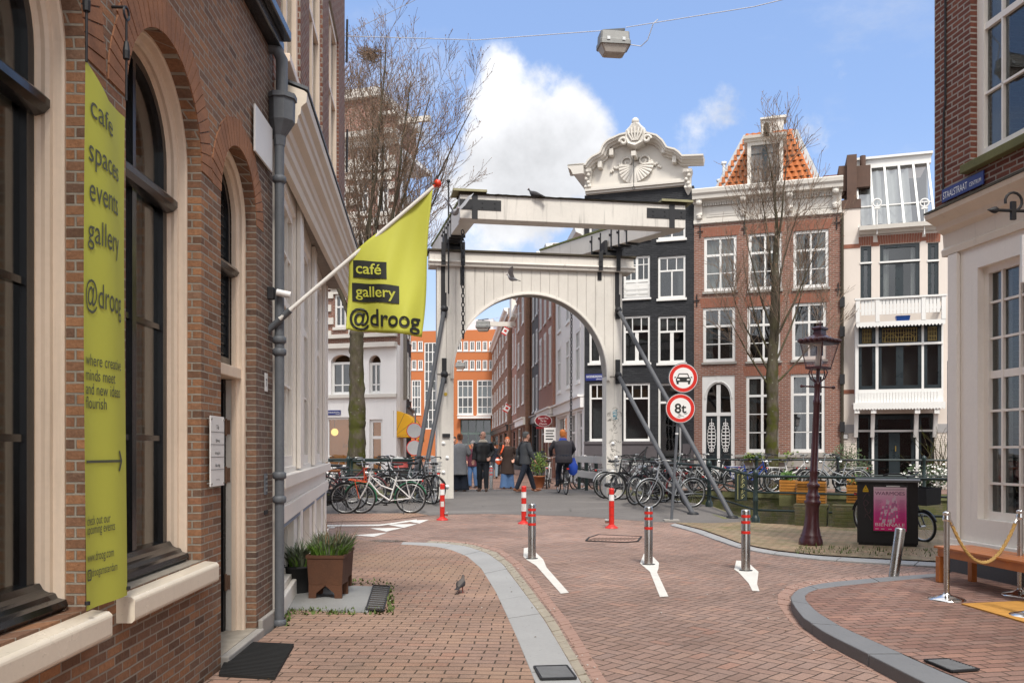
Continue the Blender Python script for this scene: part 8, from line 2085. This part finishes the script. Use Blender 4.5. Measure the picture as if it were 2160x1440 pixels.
# ================================================================ people
M['skin'] = paint('skin', (.52, .27, .19), .5, .1, 8., bump=0)
def remesh(o, v, sm=6):
    r = o.modifiers.new('continuous', 'REMESH'); r.mode = 'VOXEL'; r.voxel_size = v; r.use_smooth_shade = True
    s_ = o.modifiers.new('soft', 'SMOOTH'); s_.iterations = sm; s_.factor = .5
    return o
def cloth(name, col, rough=.85, var=.2): return paint(name, col, rough, var, 9., bump=.35)
def ell(c, a, b, n=14, yaw=0.): return [Vector(c) + Vector((a * math.cos(t), b * math.sin(t), 0)) for t in [2 * math.pi * k / n for k in range(n)]]
def person(label, p, yaw, height, top, top_mat, trousers, hair, arms, feet, hem=.80, wide=1., shoe='rubber', hairlen=0., beard=False, bald=False, beanie=None, flare=0., head_yaw=0., lean=0., collar=None, hips=None, group=None):
    """local frame: facing -y. feet = ((x, y, z), (x, y, z)) left and right; arms = ((elbow, wrist), (elbow, wrist))"""
    t = thing('person', label, 'person', p, yaw, group); k = height / 1.76; t.scale = (k * 1.07, k * 1.05, k)
    hp = Vector(hips) if hips else Vector((0, 0, .93))
    sh = Vector((0, lean, 1.43)) + hp - Vector((0, 0, .93)); hd = sh + Vector((0, -.03 + lean * .3, .19))
    hips_, kn, an, toe = [], [], [], []
    for s_, f in zip((1, -1), feet):
        f = Vector(f); h = hp + Vector((s_ * .088, 0, -.03)); a = f + Vector((0, .0, .085)); d = a - h; L = d.length; bend = max(0, .82 - L)
        m_ = h.lerp(a, .5) + Vector((0, -.02 - math.sqrt(max(0, bend)) * .42, 0)); hips_.append(h); kn.append(m_); an.append(a); toe.append(f + Vector((s_ * .02, -.16, .035)))
    Rz = Matrix.Rotation(head_yaw, 3, 'Z')
    b = MB()
    b.loft([ell(hd + Rz @ Vector((0, y, z)), a, d_, 12) for z, a, d_, y in ((-.12, .03, .03, -.045), (-.095, .052, .058, -.025), (-.05, .066, .082, -.01), (0, .074, .094, 0), (.05, .073, .094, .006), (.09, .055, .072, .01), (.115, .02, .028, .012))])
    b.ball(hd + Rz @ Vector((0, -.098, -.025)), .019, 8, 6, (.8, 1.1, 1.4))
    for s_ in (1, -1): b.ball(hd + Rz @ Vector((s_ * .076, .01, -.015)), .026, 8, 6, (.45, .8, 1.2))
    b.tube([hd + Vector((0, .01, -.16)), hd + Vector((0, .0, -.06))], [.062, .052], 10)
    b.loft([ell(hp + (sh - hp) * q + Vector((0, 0, 0)), a * wide, d_ * wide, 14) for q, a, d_ in ((-.12, .12, .09), (0, .165, .112), (.25, .145, .10), (.55, .15, .10), (.84, .15, .095), (.97, .10, .075), (1.1, .055, .055))])
    for i in (0, 1):
        b.tube([hips_[i], kn[i], an[i]], [.085, .058, .042], 10); b.tube([an[i], an[i] + Vector((0, 0, -.04)), toe[i]], [.042, .045, .032], 8)
        s0 = sh + Vector(((1, -1)[i] * .145 * wide, .0, -.05)); e, w_ = (Vector(q) for q in arms[i]); b.tube([s0, e, w_], [.044, .04, .03], 10)
        d = (w_ - e).normalized(); side = d.cross(Vector((0, 1, 0)) if abs(d.y) < .8 else Vector((1, 0, 0))).normalized(); hand = w_ + d * .05
        b.loft([[w_ + d * q + side * (a * math.cos(u)) + d.cross(side) * (h_ * math.sin(u)) for u in [2 * math.pi * j / 8 for j in range(8)]] for q, a, h_ in ((0, .027, .02), (.05, .04, .018), (.09, .041, .016))])
        for j in range(4):
            o_ = side * (-.03 + .02 * j); ln = (.06, .07, .066, .05)[j]; cu = d.cross(side) * (.02 + .004 * j); b.tube([w_ + d * .085 + o_, w_ + d * (.085 + ln * .55) + o_ + cu * .5, w_ + d * (.085 + ln) + o_ + cu * 1.6], [.0095, .009, .0075], 6)
        b.tube([w_ + d * .03 + side * -.035, w_ + d * .065 + side * -.06, w_ + d * .09 + side * -.058], [.012, .011, .009], 6)
    remesh(b.build('body', 'skin', t), .012, 2)
    for s_ in (1, -1):
        MB().ball(hd + Rz @ Vector((s_ * .03, -.083, .008)), .014, 8, 5, (1.3, .6, .9)).build('eye', 'ink', t)
    MB().ball(hd + Rz @ Vector((0, -.083, -.066)), .02, 8, 5, (1.2, .5, .28)).build('mouth', paint('lips', (.25, .07, .06), .5, .1, 8.), t)
    # trousers
    q = MB(); q.loft([ell(hp + Vector((0, 0, z)), a * wide, d_ * wide, 14) for z, a, d_ in ((-.14, .15, .115), (0, .18, .128), (.1, .168, .12), (.13, .15, .11))])
    for i in (0, 1): q.tube([hips_[i] + Vector((0, 0, .02)), kn[i], an[i].lerp(kn[i], .45), an[i] + Vector((0, 0, -.045 if flare else -.01))], [.102, .076 + flare * .45, .066 + flare * .8, .06 + flare * 1.2], 12)
    remesh(q.build('trousers', trousers, t), .016, 3)
    for i in (0, 1):
        s_ = MB(); a, e = an[i] + Vector((0, .045, -.055)), toe[i] + Vector((0, -.03, -.0)); u = (e - a).normalized(); sd = u.cross(Vector((0, 0, 1))).normalized(); up = sd.cross(u)
        s_.loft([[a + u * x + sd * (w_ * math.cos(v)) + up * (h_ * max(-.45, math.sin(v)) + z) for v in [2 * math.pi * j / 10 for j in range(10)]] for x, w_, h_, z in ((-.03, .02, .03, .02), (-.01, .036, .06, .03), (.08, .042, .055, .028), (.17, .048, .04, .015), (.24, .04, .03, .01), (.265, .015, .02, .008))]); s_.build('shoe', shoe, t)
    # jacket or coat
    q = MB(); zs = [sh.z + .02, sh.z - .02, sh.z - .10, sh.z - .26, hp.z + .13, hp.z, hem]
    ax_ = lambda z: hp.lerp(sh, max(-.1, (z - hp.z) / (sh.z - hp.z))) if z > hp.z else hp + Vector((0, 0, z - hp.z))
    long_ = max(0, .85 - hem)
    wd = [(.075, .078), (.15, .105), (.195, .138), (.19, .142), (.178, .135), (.19, .142), (.185 + long_ * .14, .142 + long_ * .2)]
    q.loft([ell((ax_(z).x, ax_(z).y, z), a * wide, d_ * wide, 16) for z, (a, d_) in zip(zs, wd)])
    for i in (0, 1):
        s0 = sh + Vector(((1, -1)[i] * .165 * wide, 0, -.02)); e, w_ = (Vector(v) for v in arms[i]); q.tube([s0, e, w_.lerp(e, .06)], [.078, .064, .05], 12)
    remesh(q.build(top, top_mat, t), .016, 3)
    if collar:
        q = MB(); q.loft([ell(sh + Vector((0, -.01, z)), a, d_, 14) for z, a, d_ in ((.0, .13, .10), (.05, .10, .09), (.075, .085, .082), (.07, .07, .068), (.0, .08, .07))]); q.build('collar', collar, t)
    if beanie:
        q = MB(); q.loft([ell(hd + Rz @ Vector((0, y, z)), a, d_, 14) for z, a, d_, y in ((.02, .083, .103, .0), (.05, .086, .105, .004), (.09, .07, .088, .008), (.13, .035, .045, .01), (.14, .01, .01, .01))]); q.build('beanie', beanie, t)
    elif not bald:
        q = MB(); q.loft([[hd + Rz @ Vector((a * math.cos(u), y + d_ * math.sin(u), z + (.05 if math.sin(u) < -.35 and z < .06 else 0))) for u in [2 * math.pi * j / 16 for j in range(16)]] for z, a, d_, y in ((-.045 - hairlen, .066 + hairlen * .3, .068, .035), (-.0, .083, .092, .018), (.06, .084, .1, .012), (.1, .068, .082, .012), (.13, .03, .04, .012))]); remesh(q.build('hair', hair, t), .012, 2)
    else:
        q = MB(); q.loft([[hd + Rz @ Vector((a * math.cos(u), .012 + d_ * math.sin(u), z)) for u in [math.pi * (-.08) + math.pi * 1.16 * j / 10 for j in range(11)]] for z, a, d_ in ((-.06, .07, .083), (-.02, .077, .092), (.02, .077, .095))], cap=False, closed=False); o = q.build('hair', hair, t, fix=False); o.modifiers.new('thickness', 'SOLIDIFY').thickness = .006
    return t
hang = lambda s_, fw=0.: ((s_ * .24, .03 - fw * .4, 1.16), (s_ * .255, -.03 - fw, .90))
pocket = lambda s_: ((s_ * .285, .06, 1.17), (s_ * .20, -.09, .98))
M['jeans'] = cloth('blue_jeans', (.06, .12, .24)); M['navy'] = cloth('dark_navy_cloth', (.011, .015, .026)); M['blackjean'] = cloth('black_jeans', (.013, .015, .02))
ped = lambda px, py: GG(px, py)
stand = ((.10, .02, 0), (-.10, -.03, 0))
w1 = person('woman seen from behind in a long grey coat and wide navy trousers', ped(970, 1036), math.pi - .15, 1.75, 'coat', cloth('grey_wool', (.25, .25, .255)), 'navy', paint('auburn_hair', (.16, .055, .02), .6, .3, 14.), (((.27, -.02, 1.15), (.17, -.24, 1.12)), ((-.27, -.02, 1.15), (-.2, -.2, 1.08))), stand, hem=.50, flare=.09, hairlen=.02, shoe='whiteink')
q = MB().ball((0, .10, 1.70), .05, 10, 7); q.build('hair_bun', paint('auburn_hair', (.16, .055, .02), .6, .3, 14.), w1)
person('person in a maroon jacket, grey beanie and pale jeans beside the grey coat', ped(998, 1029), -.35, 1.68, 'jacket', cloth('maroon_cloth', (.085, .018, .03)), 'jeans', 'ink', (hang(1), pocket(-1)), stand, beanie=cloth('grey_beanie', (.16, .15, .15)), wide=1.05)
bgt = thing('dark_handbag', 'dark cloth bag hanging beside the person in maroon', 'bag', ped(1004, 1029) + Vector((.12, -.06, 0)), 0); q = MB(); q.loft([ell((0, 0, z), a, b_, 12) for z, a, b_ in ((.30, .10, .04), (.34, .15, .06), (.5, .16, .06), (.62, .12, .04))]); q.build('bag', 'navy', bgt); MB().tube([(-.08, 0, .6), (-.04, 0, .85), (.04, 0, .85), (.08, 0, .6)], .01, 6).build('handles', 'navy', bgt)
m1 = person('bald man with glasses in a black leather jacket with a cream collar', ped(1019, 1036), -.12, 1.82, 'jacket', paint('black_leather', (.014, .014, .014), .35, .3, 9., bump=.4), 'blackjean', paint('grey_stubble', (.32, .29, .26), .8, .2, 14.), (pocket(1), hang(-1)), ((.10, -.06, 0), (-.10, .06, 0)), hem=.86, bald=True, head_yaw=-.7, collar=cloth('cream_fleece', (.55, .48, .38)), wide=1.1, shoe=paint('brown_boots', (.055, .035, .025), .6, .3, 8.))
q = MB()
for s_ in (1, -1): q.torus((s_ * .033, -.1, 1.625), .026, .007, 'y', 14, 4)
q.tube([(-.01, -.1, 1.628), (.01, -.1, 1.628)], .004, 4); q.xf(Matrix.Translation((0, 0, 0)) @ Matrix.Rotation(-.7, 4, 'Z')); q.build('glasses', 'ink', m1)
w2 = person('woman with short red hair in a long dark brown coat and wide jeans', ped(1070, 1031), .05, 1.80, 'coat', cloth('dark_brown_wool', (.026, .014, .010)), 'jeans', paint('ginger_hair', (.36, .085, .018), .6, .3, 14.), (pocket(1), ((-.27, .0, 1.17), (-.2, -.18, 1.06))), ((.10, .05, 0), (-.10, -.05, 0)), hem=.50, flare=.07, hairlen=.0, shoe=paint('dark_shoe', (.03, .018, .015), .5, .2, 8.))
bo_ = thing('orange_bag', 'orange and white shoulder bag of the red haired woman', 'bag', w2.location.copy(), .05); q = MB(); q.loft([ell((-.3, -.03, z), a, b_, 12) for z, a, b_ in ((.84, .04, .03), (.90, .10, .06), (1.0, .12, .07), (1.08, .07, .05))]); q.mat(1).loft([ell((-.3, -.032, z), a, b_, 12) for z, a, b_ in ((.98, .121, .071), (1.04, .1, .062))]); q.build('bag', ['orangerack', 'signwhite'], bo_); q = MB()
q.loft([[Vector(c) + Vector((a, b_, 0)) for a, b_ in ((-.025, -.01), (.025, -.01), (.025, .01), (-.025, .01))] for c in ((-.3, -.04, 1.06), (-.22, -.17, 1.25), (-.15, -.16, 1.42), (-.13, -.04, 1.51), (-.16, .1, 1.42))], smooth=False); q.build('strap', 'orangerack', bo_)
m2 = person('grey haired man in a dark grey jacket walking across with a shoulder bag', ped(1108, 1038), math.pi * .62, 1.80, 'jacket', cloth('charcoal_wool', (.05, .053, .058)), 'navy', paint('grey_hair', (.10, .10, .095), .7, .3, 14.), (((.24, .12, 1.17), (.27, .10, .93)), ((-.25, -.05, 1.17), (-.25, -.16, .93))), ((.08, -.30, 0.01), (-.08, .30, .02)), hem=.80, wide=1.05, shoe=paint('tan_shoes', (.19, .065, .025), .5, .2, 8.), hairlen=.01)
sb2 = thing('shoulder_bag', 'black shoulder bag on the back of the man in the dark grey jacket', 'bag', m2.location.copy(), math.pi * .62); q = MB(); q.loft([ell((.22, .10, z), a, b_, 12) for z, a, b_ in ((.78, .05, .05), (.82, .07, .14), (1.0, .07, .14), (1.08, .04, .1))]); q.build('bag', 'bikeblack', sb2); q = MB(); q.tube([(.2, .1, 1.08), (.1, .17, 1.3), (-.06, .12, 1.5), (-.14, 0, 1.49), (-.05, -.15, 1.35), (.15, -.16, 1.15), (.22, 0, 1.05)], .014, 6); q.build('strap', 'bikeblack', sb2)
# the cyclist, riding away
cyb = GG(1186, 1041); hdg = math.pi / 2 + .13
cb_ = bicycle('black bicycle ridden away over the bridge by the orange haired cyclist', cyb, hdg, lean=0, group='bicycle in use', steer=.1)
for o in cb_.children:
    if o.name.startswith('kickstand'): bpy.data.objects.remove(o); break
fx = lambda v: (v[0], v[1], v[2])
cy = person('cyclist seen from behind with orange hair and a dark quilted jacket', cyb + Vector((.03, -.25, 0)), math.pi + .13, 1.76, 'jacket', paint('dark_quilted_cloth', (.035, .031, .037), .8, .25, 9., bump=.6), 'navy', paint('orange_hair', (.42, .13, .025), .6, .3, 14.), (((.33, -.22, 1.24), (.27, -.48, 1.06)), ((-.33, -.22, 1.24), (-.27, -.48, 1.06))), ((.13, -.22, .18), (-.13, -.16, .36)), hem=.86, wide=1.28, lean=-.13, hips=(0, 0, .97), collar=cloth('blue_scarf', (.02, .05, .28)), hairlen=.02)
cy.scale = (1.02, 1.02, 1.02)
bl_ = thing('blue_bag', 'bright blue bag hanging on the handlebar of the ridden bicycle', 'bag', cyb + Vector((.32, .25, .72)), 0); q = MB(); q.loft([ell((0, 0, z), a, b_, 12) for z, a, b_ in ((-.2, .06, .05), (-.12, .13, .08), (.05, .14, .09), (.16, .1, .06), (.3, .05, .03))]); q.build('bag', paint('blue_nylon', (.02, .07, .42), .5, .15, 6.), bl_)
# walkers far down the street
G5 = 'walkers far down the street'
person('far walker in pale jeans between the man in black and the red haired woman', P(1043, 1000, 40) * Vector((1, 1, 0)) + Vector((0, 0, .15)) if False else Vector((P(1043, 1000, 40).x, 40, .15)), math.pi, 1.74, 'jacket', 'navy', cloth('pale_jeans', (.2, .25, .3)), 'ink', (hang(1), hang(-1)), ((.09, -.2, 0), (-.09, .2, 0)), group=G5)
person('far walker in dark clothes beside the one in pale jeans', Vector((P(1056, 1000, 44).x, 44, .15)), math.pi + .3, 1.7, 'jacket', cloth('charcoal_wool', (.05, .053, .058)), 'blackjean', 'ink', (hang(1), hang(-1)), stand, group=G5)
person('person half hidden behind the woman in the grey coat, in blue jeans', Vector((P(957, 1000, 27.2).x, 27.2, zg(27.2))), .2, 1.7, 'jacket', 'navy', 'jeans', 'ink', (hang(1), hang(-1)), stand, shoe='whiteink')

# ================================================================ pigeons
M['pigeon'] = paint('grey_brown_feathers', (.10, .085, .078), .8, .35, 25., bump=0); M['pigeon_dark'] = paint('dark_feathers', (.035, .032, .035), .7, .3, 20., bump=0); M['pigeon_pale'] = paint('pale_grey_feathers', (.28, .28, .29), .8, .25, 20., bump=0)
def pigeon(label, p, yaw, pose='stand', body='pigeon', scale=1., pitch=0.):
    t = thing('pigeon', label, 'pigeon', p, yaw, 'pigeons'); t.scale = (scale,) * 3; t.rotation_euler = (0, pitch, yaw)
    z0 = .15 if pose == 'stand' else (.075 if pose == 'sit' else 0)
    b = MB(); b.loft([[Vector((x, w_ * math.cos(a), z0 + z + h_ * math.sin(a))) for a in [2 * math.pi * j / 12 for j in range(12)]] for x, z, w_, h_ in ((-.13, -.03, .012, .008), (-.10, -.02, .032, .022), (-.04, -.005, .058, .052), (.02, .005, .066, .066), (.07, .02, .055, .06), (.10, .05, .036, .042), (.115, .085, .026, .03), (.125, .11, .026, .03), (.14, .115, .02, .02), (.152, .112, .005, .006))]); b.build('body', body, t)
    tl = MB(); tl.loft([[Vector((x, w_, z0 + z)), Vector((x, -w_, z0 + z)), Vector((x, -w_, z0 + z - .008)), Vector((x, w_, z0 + z - .008))] for x, z, w_ in ((-.09, -.02, .028), (-.16, -.045, .034), (-.21, -.06, .042))], smooth=False); tl.build('tail', 'pigeon_dark', t)
    k = MB(); k.loft([[Vector((.15, .006 * math.cos(a), z0 + .112 + .006 * math.sin(a))) for a in range(0, 6)], [Vector((.172, .001 * math.cos(a), z0 + .104 + .001 * math.sin(a))) for a in range(0, 6)]]); k.build('beak', 'ink', t)
    for s_ in (1, -1): MB().ball((.138, s_ * .021, z0 + .118), .005, 6, 4).build('eye', 'orangerack', t)
    if pose in ('stand', 'sit'):
        for s_ in (1, -1):
            w_ = MB(); w_.loft([[Vector((x, s_ * (y + th * math.cos(a)), z0 + z + h_ * math.sin(a))) for a in [2 * math.pi * j / 8 for j in range(8)]] for x, y, z, h_, th in ((.06, .05, .015, .02, .012), (.02, .062, .01, .042, .012), (-.05, .056, -.002, .036, .012), (-.11, .035, -.022, .02, .01), (-.17, .018, -.04, .006, .006))]); w_.build('wing', 'pigeon_dark', t)
        if pose == 'stand':
            for s_ in (1, -1):
                l_ = MB(); l_.tube([(.0, s_ * .03, z0 - .045), (.005, s_ * .03, .01)], [.012, .006], 6); f = (.005, s_ * .03, .007)
                for a in (-.6, 0, .6, 3.1): l_.tube([f, (f[0] + .035 * math.cos(a), f[1] + .035 * math.sin(a), .004)], .004, 4)
                l_.build('leg', paint('pink_leg', (.30, .09, .07), .6, .2, 8.), t)
    else:
        for s_, up in ((1, pose[0]), (-1, pose[1])):
            pts = [(0, .05, 0), (.03, .14, .10 * up), (-.0, .24, .20 * up), (-.06, .33, .24 * up)]; ch = [.10, .12, .10, .02]
            w_ = MB(); w_.loft([[Vector((x + c * .5, s_ * y, z0 + .03 + z)), Vector((x, s_ * y, z0 + .042 + z)), Vector((x - c * .6, s_ * y, z0 + .025 + z)), Vector((x, s_ * y, z0 + .026 + z))] for (x, y, z), c in zip(pts, ch)], smooth=False); w_.build('wing', body, t)
    return t
pigeon('brown grey pigeon walking on the brick pavement', G(972, 1250, ZP), R(75), 'stand', scale=.62)
pigeon('pigeon perched on top of the white balance beam', P(1129, 414, 19.05) + Vector((0, 0, -.05)), R(160), 'sit', 'pigeon_dark', 1.15)
pigeon('pale pigeon flying in front of the left end of the balance beam', P(959, 448, 18.6), R(-60), (1.5, 1.0), 'pigeon_pale', 1.15, .5)
pigeon('small grey pigeon flying across the white plank arch', P(1081, 588, 20.6), R(170), (.9, -.1), 'pigeon_pale', .95)
